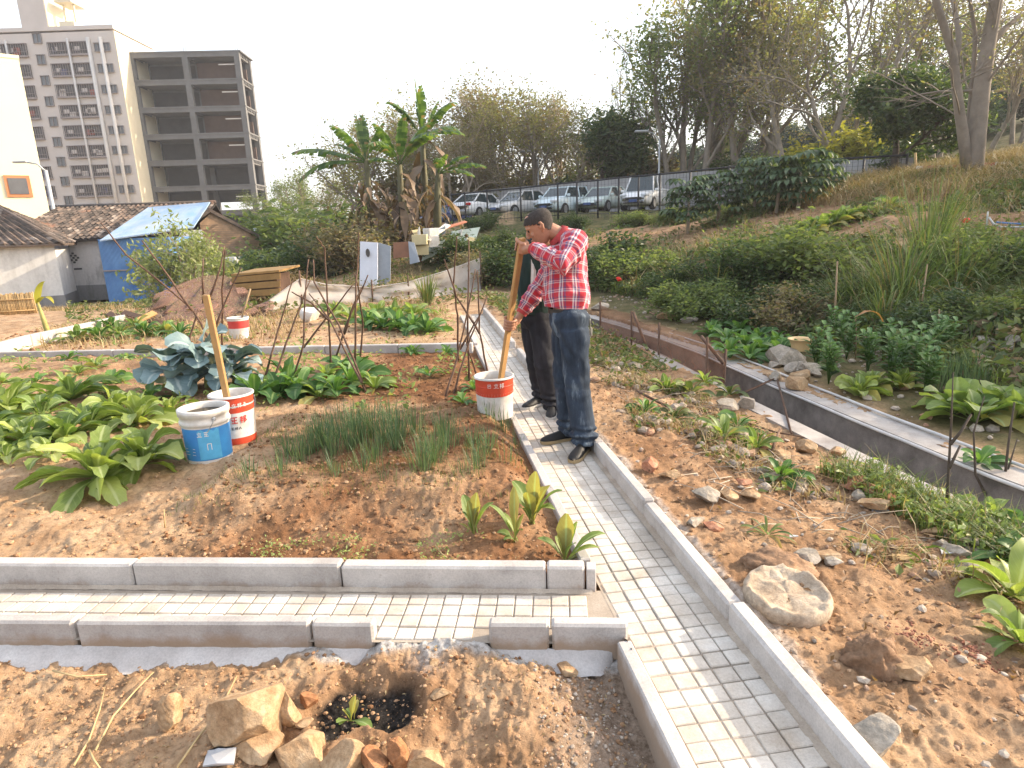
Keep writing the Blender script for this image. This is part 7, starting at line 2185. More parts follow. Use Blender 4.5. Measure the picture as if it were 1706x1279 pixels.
net_white = mat_net('white_net', (.62, .57, .53), .75); net_brown = mat_net('brown_net', (.25, .135, .095), .62); net_orange = mat_net('orange_net', (.32, .15, .085), .62)


def sheet(tops, bots, nv=10, sag=.0, wob=.03, seed=0):
    V = []; Fs = []; n = len(tops)
    tp = []; bt = []
    for i in range(n - 1):
        for j in range(6): tp.append(tops[i].lerp(tops[i + 1], j / 6)); bt.append(bots[i].lerp(bots[i + 1], j / 6))
    tp.append(tops[-1]); bt.append(bots[-1]); n2 = len(tp)
    for i in range(n2):
        for j in range(nv + 1):
            p = tp[i].lerp(bt[i], j / nv); w = wob * float(fbm(np.array(i * .35), np.array(j * .35), 2, seed))
            p = p + Vector((w * .5, w * 2, w * .6 - sag * math.sin(math.pi * j / nv))); V.append(p)
    for i in range(n2 - 1):
        for j in range(nv): Fs.append((i * (nv + 1) + j, (i + 1) * (nv + 1) + j, (i + 1) * (nv + 1) + j + 1, i * (nv + 1) + j + 1))
    m = MB(); m.add(V, Fs, 0, True); return m


root = thing('net_fence', 'sagging pale net fence stretched across the back of the garden', 'net fence', tuple(hit(600, 505)))
og = Vector(root.location)
tops = [Vector(at_y(*q_)) for q_ in ((432, 512, 13.2), (500, 464, 14), (545, 474, 14.3), (620, 479, 14.8), (680, 470, 15.2), (740, 452, 15.8), (800, 430, 16.5))]
bots = [Vector((t.x, t.y - .05, hz(t.x, t.y) - .03)) for t in tops]; bots[0] = tops[0] - Vector((0, 0, .1))
sheet(tops, bots, 8, 0, .12, 3).build('net', net_white, root, og)
for k, i in enumerate((1, 3, 4, 6)):
    m = MB(); m.tube([bots[i], tops[i] + Vector((0, .0, .18))], .022, 6); m.build('post', stick, root, og)
m = MB(); m.tube([t + Vector((0, 0, .0)) for t in tops], .012, 5); m.build('edge_cord', net_white, root, og)
# brown net heap
tops = [Vector(at_y(*q_)) for q_ in ((235, 520, 12.6), (285, 475, 13.4), (330, 462, 14.0), (375, 470, 14.0), (420, 490, 13.6), (450, 500, 13.2))]
bots = [Vector(at_y(*q_)) for q_ in ((228, 545, 12.0), (270, 545, 12.0), (320, 543, 12.0), (370, 540, 12.1), (420, 528, 12.4), (470, 515, 12.8))]
for b_ in bots: b_.z = max(hz(b_.x, b_.y) + .02, b_.z - .1)
m = sheet(tops, bots, 14, .12, .5, 9); o = m.build('brown_net', net_brown, origin=tuple(bots[2])); tag(o, 'reddish brown shade net draped in a heap behind the kale', 'net')
for k, (a, b_, l) in enumerate([((205, 520, 12.5), (272, 545, 11.8), 'brown board lying at the left foot of the brown net'), ((212, 545, 11.6), (258, 520, 12.2), 'pale board leaning in front of the brown net'), ((180, 522, 12.6), (230, 545, 12.0), 'thin board left of the brown net')]):
    A_ = Vector(at_y(*a)); B_ = Vector(at_y(*b_)); A_.z = max(A_.z, hz(A_.x, A_.y) + .04); B_.z = max(B_.z, hz(B_.x, B_.y) + .04)
    plank(l, A_, B_, .12, .03, .5, [stick, wood, stick][k])
# ochre crate of boards
root = thing('board_crate', 'ochre crate of old boards left of the pale net', 'crate', tuple(at_y(425, 495, 15)))
og = Vector(root.location); ochre = mat_basic('ochre_board', (.36, .22, .085), .8, .35, 4)
a, b_, c, d = [Vector(at_y(*q_)) for q_ in ((386, 497, 15), (466, 492, 15), (466, 453, 15), (386, 460, 15))]
for k in range(3):
    m = MB(); t0, t1 = k / 3 + .03, (k + 1) / 3 - .03
    m.prism([a.lerp(d, t0), b_.lerp(c, t0), b_.lerp(c, t1), a.lerp(d, t1)], (0, .06, 0)); m.build('board', ochre, root, og)
m = MB(); m.prism([d + Vector((0, -.03, 0)), c + Vector((0, -.03, 0)), c + Vector((.1, 1.2, .05)), d + Vector((.1, 1.2, .05))], (0, 0, .05)); m.build('lid', ochre, root, og)
m = MB(); m.prism([a + Vector((.05, .08, 0)), b_ + Vector((-.05, .08, 0)), b_ + Vector((-.05, 1.0, 0)), a + Vector((.05, 1.0, 0))], (0, 0, (d - a).z - .02)); m.build('box', stick, root, og)
# straw heap behind it
m = MB(); P = hit(465, 470, 10); rg = np.random.default_rng(91)
for _ in range(700):
    a = rg.random() * 6.283; r_ = rg.random() ** .6; b_ = Vector((math.cos(a) * r_ * 1.3, math.sin(a) * r_ * .8, .75 * (1 - r_ ** 2) * rg.random() ** .3))
    blade(m, b_, (rg.normal(), rg.normal(), .4), .5, .016, droop=1.4, segs=3, rg=rg)
o = m.build('straw_heap', lf_straw); pp = at_y(470, 470, 16.5); o.location = (pp[0], pp[1], hz(pp[0], pp[1])); tag(o, 'heap of dry straw behind the ochre crate', 'straw heap')
# small straw mound in the far bed
for k, (px, py, s_, l) in enumerate([(668, 578, .5, 'orange straw mound in front of the far lettuces'), (610, 585, .4, 'thin straw scattered on the far bed')]):
    m = MB()
    for _ in range(260):
        a = rg.random() * 6.283; r_ = rg.random() ** .6; b_ = Vector((math.cos(a) * r_ * .8, math.sin(a) * r_ * .35, .16 * (1 - r_ ** 2) * rg.random()))
        blade(m, b_, (rg.normal(), rg.normal(), .3), .22, .008, droop=1.2, segs=2, rg=rg)
    o = m.build('straw_heap', lf_straw); o.location = hit(px, py); o.scale = (s_ * 1.6, s_ * 1.6, s_ * 1.6); tag(o, l, 'straw heap')
# orange net fence on the slope
root = thing('net_fence', 'brownish orange net fence on dark stakes along the slope above the channel', 'net fence', tuple(hit(1150, 640)))
og = Vector(root.location)
tq = [(1000, 508, 9.6), (1052, 525, 8.9), (1098, 545, 8.2), (1162, 562, 7.2), (1178, 570, 6.9), (1209, 590, 6.9)]
bq = [(1000, 560, 9.6), (1052, 590, 8.9), (1098, 612, 8.2), (1165, 640, 7.0), (1180, 640, 6.9), (1205, 648, 6.9)]
tops = [Vector(at_y(*q_)) for q_ in tq]; bots = []
for q_, t in zip(bq, tops):
    b_ = Vector(at_y(q_[0], q_[1], q_[2])); bots.append(b_)
sheet(tops, bots, 8, 0, .08, 13).build('net', net_orange, root, og)
for i in (0, 1, 2, 4, 5):
    m = MB(); b_ = bots[i].copy(); b_.z = min(b_.z, hz(b_.x, b_.y)) - .05; m.tube([b_, tops[i] + Vector((0, 0, .06))], .014, 6); m.build('stake', stick, root, og)
for k, (a, b_) in enumerate((((1055, 520, 8.85), (1085, 600, 8.3)), ((1168, 560, 7.1), (1205, 605, 6.75)))):
    m = MB(); m.tube([Vector(at_y(*a)), Vector(at_y(*b_))], .02, 6); m.build('brace', stick, root, og)

# ================================================================== DEBRIS UNDER THE BANANAS
pan_w = mat_basic('white_panel', (.66, .69, .76), .6, .15, 2); pan_g = mat_basic('grey_panel', (.30, .33, .37), .6, .25, 2); pan_b = mat_basic('brown_panel', (.24, .11, .06), .7, .3, 3); yel = mat_basic('yellow_carton', (.62, .52, .30), .8, .2, 3); pale_g = mat_basic('pale_green_sheet', (.50, .56, .48), .7, .3, 2)
def panel(name, q4, Y, th, mat, label, cat, tilt=.25):
    P = [Vector(at_y(px, py, Y + (tilt if i > 1 else 0))) for i, (px, py) in enumerate(q4)]
    m = MB(); m.prism(P, (0, th, 0)); return tag(m.build(name, mat, origin=tuple(P[0])), label, cat)
door = thing('door_panel', 'white door panel with a dark oval opening standing under the bananas', 'panel', tuple(at_y(600, 476, 18.3)))
m = MB(); P = [Vector(at_y(*q_)) for q_ in ((599, 477, 18.3), (629, 476, 18.3), (629, 404, 18.55), (600, 402, 18.55))]; m.prism(P, (0, .05, 0)); m.build('board', pan_w, door, Vector(door.location))
m = MB(); c_ = Vector(at_y(613, 421, 18.42)); m.prism([c_ + Vector((math.cos(a * .524) * .06, 0, math.sin(a * .524) * .12)) for a in range(12)], (0, -.03, 0)); m.build('opening', dark_open, door, Vector(door.location))
panel('board', [(629, 474), (650, 473), (651, 410), (630, 404)], 18.5, .05, pan_g, 'grey panel standing right beside the white door panel', 'panel')
panel('board', [(655, 430), (682, 428), (680, 402), (655, 404)], 19.4, .05, pan_b, 'brown board behind the grey panels', 'panel')
panel('board', [(683, 440), (699, 436), (690, 404), (680, 402)], 19.2, .05, pan_g, 'narrow grey panel leaning right of the brown board', 'panel')
for k, (px, py, w, h, l) in enumerate([(700, 399, 24, 16, 'yellow carton on top of the debris pile'), (703, 416, 20, 16, 'second yellow carton just below the top one'), (720, 402, 18, 18, 'pale carton right of the yellow ones'), (718, 386, 18, 12, 'small white carton behind the yellow ones')]):
    c_ = at_y(px, py, 20 + k * .15); s_ = 20 / F_PX
    m = MB(); m.box((0, 0, 0), (w * s_, .45, h * s_), rz=.2 * k, bev=.01); o = m.build('carton', [yel, yel, white_pl, white_pl][k]); o.location = c_; tag(o, l, 'carton')
A_ = Vector(at_y(712, 400, 20)); B_ = Vector(at_y(746, 374, 21)); plank('long pale board pointing up right out of the debris pile', A_, B_, .2, .04, .3, white_pl)
A_ = Vector(at_y(740, 380, 21)); B_ = Vector(at_y(776, 369, 22)); plank('reddish board lying across the top of the debris pile', A_, B_, .12, .04, .3, mat_basic('red_board', (.4, .16, .1), .8, .3, 3))
panel('sheet_scrap', [(702, 435), (735, 420), (742, 398), (708, 412)], 20.3, .03, pale_g, 'pale green sheet sliding off the debris pile', 'sheet', .4)
panel('sheet_scrap', [(745, 425), (790, 405), (800, 378), (752, 385)], 21.5, .03, pale_g, 'large pale green sheet below the left cars', 'sheet', .5)
for k in range(26):
    px = 690 + 110 * rgr.random(); py = 385 + 55 * rgr.random(); c_ = at_y(px, py, 20.6 + rgr.random()); s_ = .12 + .16 * rgr.random()
    a = Vector(c_); m = MB()
    m.prism([(-s_, 0, -s_ * .5), (s_, .02, -s_ * .3), (s_ * .8, .05, s_ * .5), (-s_ * .7, .03, s_ * .4)], (0, .02, 0)); o = m.build('litter', [white_pl, pan_b, yel, pan_g][k % 4]); o.location = a; o.rotation_euler = (0, rgr.random() * 3, rgr.random() * 3)
    tag(o, ['scrap of white litter in the debris pile under the bananas', 'scrap of brown litter in the debris pile under the bananas', 'scrap of yellow litter in the debris pile under the bananas', 'scrap of grey litter in the debris pile under the bananas'][k % 4], 'litter', ['white litter', 'brown litter', 'yellow litter', 'grey litter'][k % 4])
# red bag and red flower
redm = mat_basic('red_plastic', (.75, .03, .02), .5, .2, 6)
for k, (px, py, Y, s_, l, nm) in enumerate([(1610, 368, 12, .10, 'bright red plastic bag caught on the upper terrace at right', 'plastic_bag'), (1031, 465, 14, .085, 'bright red scrap on a stalk, right of the plaid shirt', 'red_scrap')]):
    V, Fq = make_rock(s_ * 1.7, s_ * 1.3, s_ * 1.3, 66 + k, 5, .25); c_ = at_y(px, py, Y); o = link(nm, np_mesh(nm, V, Fq, redm, True)); o.location = c_; tag(o, l, 'bag' if k == 0 else 'scrap')
p = at_y(995, 365, 22); o = None
c_ = at_y(1353, 322, 21); m = MB(); m.lathe([(.0, 0), (.13, 0), (.15, .3), (.14, .3), (.12, .02), (0, .02)], n=16); o = m.build('green_bin', mat_basic('green_plastic', (.06, .4, .2), .5, .2, 5)); o.location = (c_[0], c_[1], hz(c_[0], c_[1])); tag(o, 'tiny green bucket on the terrace right of the papaya trees', 'bucket')

# ================================================================== PARKED CARS
tyre_m = mat_basic('tyre', (.02, .02, .02), .9, .3, 10, bmp=0)
rim_m = mat_basic('rim', (.45, .45, .46), .35, .2, 10, metal=.6, bmp=0)
glass_m, nt, b = newmat('car_glass'); b.inputs['Base Color'].default_value = (.03, .045, .05, 1); b.inputs['Roughness'].default_value = .05; b.inputs['Specular IOR Level'].default_value = .8
trim_m = mat_basic('car_trim', (.025, .025, .028), .5, .2, 8, bmp=0)
lamp_m = mat_basic('headlamp', (.65, .67, .7), .15, .2, 6, bmp=0); tail_m = mat_basic('tail_lamp', (.45, .02, .02), .25, .3, 6, bmp=0)


def paint(name, c):
    m, nt, b = newmat(name); b.inputs['Base Color'].default_value = (*c, 1); b.inputs['Roughness'].default_value = .3; b.inputs['Coat Weight'].default_value = .6; b.inputs['Coat Roughness'].default_value = .08
    n = noise_n(nt, objco(nt), 3, 3); nt.links.new(mixc(nt, .12, c, ramp(nt, n.outputs['Fac'], [(.3, (.3, .27, .24)), (.7, c)]).outputs[0]), b.inputs['Base Color'])
    return m


def car(name, label, px, py, Y, head, pm, kind='suv', L=4.3, W=1.75, H=1.58, group='cars parked behind the mesh fence'):
    """front is +x. lower body lofted along x, glasshouse on top"""
    c = at_y(px, py, Y); g0 = hz(c[0], c[1])
    root = thing(name, label, 'car' if kind != 'truck' else 'truck', (c[0], Y, min(g0, c[2] + .2)), head, group)
    hl, hw = L / 2, W / 2
    S = []           # x, half width, z bottom, z shoulder, z hood
    if kind == 'sedan': bl, hood, boot = .92, .86, .98
    elif kind == 'suv': bl, hood, boot = 1.02, 1.0, 1.05
    else: bl, hood, boot = 1.1, 1.0, 1.0
    st = [(-hl, .80, .42, boot - .25), (-hl + .12, .92, .28, boot - .04), (-hl + .8, 1.0, .24, boot), (-.4, 1.0, .22, bl), (.55, 1.0, .22, bl), (1.0, .99, .24, hood + .04), (hl - .5, .96, .26, hood - .06), (hl - .12, .86, .30, hood - .22), (hl, .72, .40, hood - .38)]
    m = MB(); V = []; Fs = []; K = 10
    for x_, w_, zb, zt in st:
        w_ *= hw
        sec = [(-w_ * .9, zb), (-w_, zb + .14), (-w_ * 1.0, zb + .4), (-w_ * .96, zt - .06), (-w_ * .84, zt), (w_ * .84, zt), (w_ * .96, zt - .06), (w_, zb + .4), (w_, zb + .14), (w_ * .9, zb)]
        V += [(x_, y_, z_) for y_, z_ in sec]
    for i in range(len(st) - 1):
        for k in range(K): Fs.append((i * K + k, i * K + (k + 1) % K, (i + 1) * K + (k + 1) % K, (i + 1) * K + k))
    Fs += [tuple(range(K)), tuple(range((len(st) - 1) * K, len(st) * K))[::-1]]
    m.add(V, Fs, 0, True)
    # roof and pillars
    if kind == 'sedan': gx = [(1.05, bl - .04), (.30, H - .03), (-.95, H), (-1.75, boot - .02)]
    elif kind == 'suv': gx = [(1.0, hood), (.35, H - .06), (-1.5, H), (-hl + .18, boot - .02)]
    else: gx = [(hl - .95, hood - .05), (hl - 1.45, H - .05), (-.05, H), (-.25, hood - .05)]
    rw, bw_ = hw * .70, hw * .90
    (x0, z0), (x1, z1), (x2, z2), (x3, z3) = gx
    m.prism([(x1 + .04, -rw, z1 - .05), (x2 - .04, -rw, z2 - .05), (x2 - .04, rw, z2 - .05), (x1 + .04, rw, z1 - .05)], (0, 0, .06))
    for sg in (-1, 1):
        for a, b_ in (((x0, sg * bw_, z0 - .05), (x1, sg * rw, z1)), ((x2, sg * rw, z2), (x3, sg * bw_, z3 - .05)), (((x1 + x2) / 2 - .05, sg * rw * 1.01, (z1 + z2) / 2), ((x1 + x2) / 2 + .02, sg * bw_ * 1.01, (z0 + z3) / 2 - .05))):
            m.tube([a, b_], .045, 6)
        m.tube([(x1, sg * rw, z1 - .02), (x2, sg * rw, z2 - .02)], .04, 6)
    if kind == 'truck':
        m.box((-hl + 1.2, 0, .95), (2.3, W * .98, .35), bev=.03)
    m.build('body', pm, root)
    m = MB()
    P = [(x0, -bw_ * .97, z0 - .03), (x0, bw_ * .97, z0 - .03), (x1, rw * .97, z1 - .02), (x1, -rw * .97, z1 - .02)]
    m.add(P, [(0, 1, 2, 3)]); m.build('windshield', glass_m, root)
    m = MB(); m.add([(x3, bw_ * .97, z3 - .03), (x3, -bw_ * .97, z3 - .03), (x2, -rw * .97, z2 - .02), (x2, rw * .97, z2 - .02)], [(0, 1, 2, 3)]); m.build('rear_window', glass_m, root)
    for sg in (-1, 1):
        m = MB(); q_ = [(x0 - .06, sg * bw_ * .985, z0 - .03), (x1 - .02, sg * rw * .985, z1 - .03), (x2 + .02, sg * rw * .985, z2 - .03), (x3 + .06, sg * bw_ * .985, z3 - .03)]
        m.add(q_ if sg > 0 else q_[::-1], [(0, 1, 2, 3)]); m.build('side_window', glass_m, root)
        m = MB(); m.box((x0 - .12, sg * (hw + .08), z0 + .08), (.12, .2, .14), bev=.03); m.build('mirror', pm, root)
        m = MB(); m.box((hl - .17, sg * hw * .68, hood - .24), (.34, .38, .15), rz=-sg * .45, bev=.04); m.build('headlight', lamp_m, root)
        m = MB(); m.box((-hl + .08, sg * hw * .72, boot - .16), (.22, .36, .16), rz=sg * .3, bev=.03); m.build('tail_light', tail_m, root)
    m = MB(); m.box((hl - .03, 0, hood - .42), (.1, hw * 1.0, .16), bev=.03); m.box((hl - .06, 0, .42), (.12, hw * 1.3, .14), bev=.03); m.build('grille', trim_m, root)
    m = MB(); m.box((hl + .03, 0, .48), (.03, .44, .13)); m.build('number_plate', mat_basic('plate', (.06, .10, .25), .5, .1, 5, bmp=0) if 'plate' not in bpy.data.materials else bpy.data.materials['plate'], root)
    for x_ in (hl - .85, -hl + .85):
        for sg in (-1, 1):
            m = MB(); Mx = Matrix.Rotation(math.pi / 2, 3, 'X')
            r_ = .335
            m.lathe([(r_ * .6, -.11), (r_ * .95, -.11), (r_, -.07), (r_, .07), (r_ * .95, .11), (r_ * .6, .11)], c=(x_, sg * (hw - .08), r_), n=20, M=Mx); w_ = m.build('wheel', tyre_m, root)
            m = MB(); m.lathe([(0, -sg * .1), (r_ * .62, -sg * .115)], c=(x_, sg * (hw - .08), r_), n=16, M=Mx)
            m.build('rim', rim_m, w_)
    return root


A = lambda d: math.radians(d)
car('parked_car', 'dark blue car half hidden at the left end of the parking row', 742, 366, 42, A(-118), paint('dark_blue_paint', (.05, .08, .22)), 'sedan', H=1.45)
car('parked_car', 'white sedan seen from behind at the left of the parking row', 803, 368, 40, A(55), paint('white_paint', (.72, .72, .72)), 'sedan', H=1.45, L=4.4)
car('parked_car', 'silver sedan facing left in the middle of the parking row', 868, 367, 38.5, A(-136), paint('silver_paint', (.52, .51, .50)), 'sedan', H=1.48, L=4.4)
car('parked_car', 'tall pale blue hatchback car behind the head of the man in plaid', 938, 365, 37.5, A(-128), paint('pale_blue_paint', (.56, .66, .70)), 'suv', L=3.9, H=1.62)
car('parked_car', 'pale green low car between the pale blue hatchback and the white truck', 1007, 360, 38, A(-125), paint('pale_green_paint', (.50, .58, .54)), 'sedan', H=1.45)
car('parked_truck', 'white light truck with square cab at the right end of the parking row', 1078, 354, 36.5, A(-120), paint('truck_white_paint', (.74, .74, .74)), 'truck', L=4.8, W=1.75, H=1.85)

# ================================================================== PEOPLE
def etube(m, pts, rads, hint, n=20, cap=True):
    """tube with elliptical sections: rads = [(a, b)], a across 'hint', b across the other way"""
    pts = [Vector(p) for p in pts]; V = []; hint = Vector(hint).normalized()
    for i, p in enumerate(pts):
        t = (pts[min(i + 1, len(pts) - 1)] - pts[max(i - 1, 0)]).normalized()
        a = (hint - t * hint.dot(t)).normalized(); b_ = t.cross(a)
        for k in range(n):
            an = 6.283185 * k / n; V.append(p + a * math.cos(an) * rads[i][0] + b_ * math.sin(an) * rads[i][1])
    Fs = [(i * n + k, i * n + (k + 1) % n, (i + 1) * n + (k + 1) % n, (i + 1) * n + k) for i in range(len(pts) - 1) for k in range(n)]
    if cap: Fs += [tuple(range(n - 1, -1, -1)), tuple(range((len(pts) - 1) * n, len(pts) * n))]
    m.add(V, Fs, 0, True)


def fuse(m, name, voxel, smooth=6, fac=.5):
    """one continuous skin over everything collected in m"""
    me = bpy.data.meshes.new(name + '_raw'); me.from_pydata([tuple(p) for p in m.v], [], m.f)
    o = bpy.data.objects.new(name + '_raw', me); COL.objects.link(o)
    r_ = o.modifiers.new('r', 'REMESH'); r_.mode = 'VOXEL'; r_.voxel_size = voxel; r_.adaptivity = 0
    s_ = o.modifiers.new('s', 'SMOOTH'); s_.iterations = smooth; s_.factor = fac
    dg = bpy.context.evaluated_depsgraph_get(); dg.update()
    out = bpy.data.meshes.new_from_object(o.evaluated_get(dg))
    bpy.data.objects.remove(o, do_unlink=True); bpy.data.meshes.remove(me)
    out.name = name
    out.polygons.foreach_set('use_smooth', np.ones(len(out.polygons), dtype=bool))
    return out


def me_co(me):
    co = np.zeros(len(me.vertices) * 3, np.float32); me.vertices.foreach_get('co', co); return co.reshape(-1, 3)


def me_no(me):
    no = np.zeros(len(me.vertices) * 3, np.float32); me.vertex_normals.foreach_get('vector', no) if hasattr(me, 'vertex_normals') else me.vertices.foreach_get('normal', no)
    return no.reshape(-1, 3)


def wrinkle(me, fn):
    co = me_co(me); no = me_no(me); d = fn(co)
    co = co + no * d[:, None]; me.vertices.foreach_set('co', co.astype(np.float32).ravel()); me.update()


def seg_uv(me, segs):
    """cloth follows the limb: u runs round each segment, v along it"""
    co = me_co(me); nF = len(me.polygons)
    li = np.zeros(len(me.loops), np.int32); me.loops.foreach_get('vertex_index', li)
    ls = np.zeros(nF, np.int32); lt = np.zeros(nF, np.int32); me.polygons.foreach_get('loop_start', ls); me.polygons.foreach_get('loop_total', lt)
    fc = np.add.reduceat(co[li], ls, axis=0) / lt[:, None]
    D = []
    for a, b_, r_, ref in segs:
        a = np.array(a); b_ = np.array(b_); ab = b_ - a; t_ = np.clip(((fc - a) @ ab) / (ab @ ab), 0, 1)
        D.append(np.linalg.norm(fc - (a + t_[:, None] * ab), axis=1) / r_)
    seg = np.argmin(np.array(D), 0)
    fseg = np.repeat(seg, lt); fidx = np.repeat(np.arange(nF), lt)
    uv = np.zeros((len(li), 2), np.float32)
    for i, (a, b_, r_, ref) in enumerate(segs):
        a = np.array(a); b_ = np.array(b_); ax = (b_ - a) / np.linalg.norm(b_ - a)
        e1 = np.array(ref, float); e1 -= ax * (e1 @ ax); e1 /= np.linalg.norm(e1); e2 = np.cross(ax, e1)
        k = fseg == i; p = co[li[k]] - a; c = fc[fidx[k]] - a
        an = np.arctan2(p @ e2, p @ e1); ac = np.arctan2(c @ e2, c @ e1); an = ac + (an - ac + np.pi) % (2 * np.pi) - np.pi
        uv[k, 0] = an * r_ * 1.05; uv[k, 1] = p @ ax
    u = me.uv_layers.new(name='UVMap'); u.data.foreach_set('uv', uv.ravel())


def V_(px, py, y): return Vector(at_y(px, py, y))


skin_m, nt, b = newmat('skin')
n1 = noise_n(nt, objco(nt), 14, 4, .6)
nt.links.new(ramp(nt, n1.outputs['Fac'], [(.3, (.34, .16, .095)), (.7, (.46, .235, .145))]).outputs[0], b.inputs['Base Color']); b.inputs['Roughness'].default_value = .55
b.inputs['Subsurface Weight'].default_value = .12; b.inputs['Subsurface Radius'].default_value = (.01, .004, .002)
bump(nt, b, noise_n(nt, objco(nt), 180, 3, .6).outputs['Fac'], .15, .002)
hair_m = mat_basic('short_hair', (.06, .05, .045), .85, .6, 60, bmp=.8, bdist=.004)
eye_m = mat_basic('eye_dark', (.02, .015, .012), .2, .2, 5, bmp=0)

plaid, nt, b = newmat('plaid_cloth')
uvn = N(nt, 'ShaderNodeUVMap', uv_map='UVMap').outputs[0]; sep = N(nt, 'ShaderNodeSeparateXYZ'); nt.links.new(uvn, sep.inputs[0])
RED = (.48, .035, .05); WH = (.66, .58, .58); NV = (.10, .075, .17); PK = (.62, .16, .15)
def band(sock, per, off):
    f = math_n(nt, 'FRACT', math_n(nt, 'MULTIPLY_ADD', sock, 1 / per, off))
    r_ = ramp(nt, f, [(0, RED), (.34, RED), (.36, WH), (.46, WH), (.48, NV), (.56, NV), (.58, WH), (.66, WH), (.68, RED), (.78, NV), (.86, NV), (.88, RED)])
    return r_.outputs[0]
cc = mixc(nt, .40, band(sep.outputs[0], .092, .13), band(sep.outputs[1], .066, .4))
nz = noise_n(nt, objco(nt), 11, 4, .6)
cc = mixc(nt, .35, cc, ramp(nt, nz.outputs['Fac'], [(.3, .75), (.7, 1.12)]).outputs[0], 'MULTIPLY')
nt.links.new(cc, b.inputs['Base Color']); b.inputs['Roughness'].default_value = .85; b.inputs['Specular IOR Level'].default_value = .15; b.inputs['Sheen Weight'].default_value = .15
bump(nt, b, noise_n(nt, objco(nt), 24, 5, .65).outputs['Fac'], .45, .012)


def mat_denim(name, c, fade):
    m, nt, b = newmat(name)
    sp = N(nt, 'ShaderNodeMapping'); sp.inputs['Scale'].default_value = (9, 9, 2.6); nt.links.new(objco(nt), sp.inputs[0])
    n = noise_n(nt, sp.outputs[0], 1.3, 5, .65); n2 = noise_n(nt, objco(nt), 150, 2, .6)
    cc = ramp(nt, n.outputs['Fac'], [(.35, tuple(x * .55 for x in c)), (.55, c), (.75, fade)]).outputs[0]
    cc = mixc(nt, .4, cc, ramp(nt, n2.outputs['Fac'], [(.3, .75), (.7, 1.2)]).outputs[0], 'MULTIPLY')
    nt.links.new(cc, b.inputs['Base Color']); b.inputs['Roughness'].default_value = .85; b.inputs['Specular IOR Level'].default_value = .2
    bump(nt, b, n.outputs['Fac'], .5, .015)
    return m


denim = mat_denim('denim', (.035, .05, .075), (.20, .245, .285)); black_cloth = mat_denim('black_cloth', (.022, .022, .027), (.04, .04, .047)); dark_jacket = mat_denim('dark_jacket', (.016, .032, .028), (.03, .05, .045))
shoe_m = mat_basic('black_shoe', (.018, .018, .019), .55, .3, 25, bmp=.3); sole_m = mat_basic('tan_sole', (.36, .27, .15), .7, .2, 20); sole_w = mat_basic('white_sole', (.6, .59, .56), .6, .15, 20)
belt_m = mat_basic('belt', (.025, .022, .02), .45, .3, 15); key_m = mat_basic('keys', (.55, .53, .48), .35, .4, 60, metal=.7)


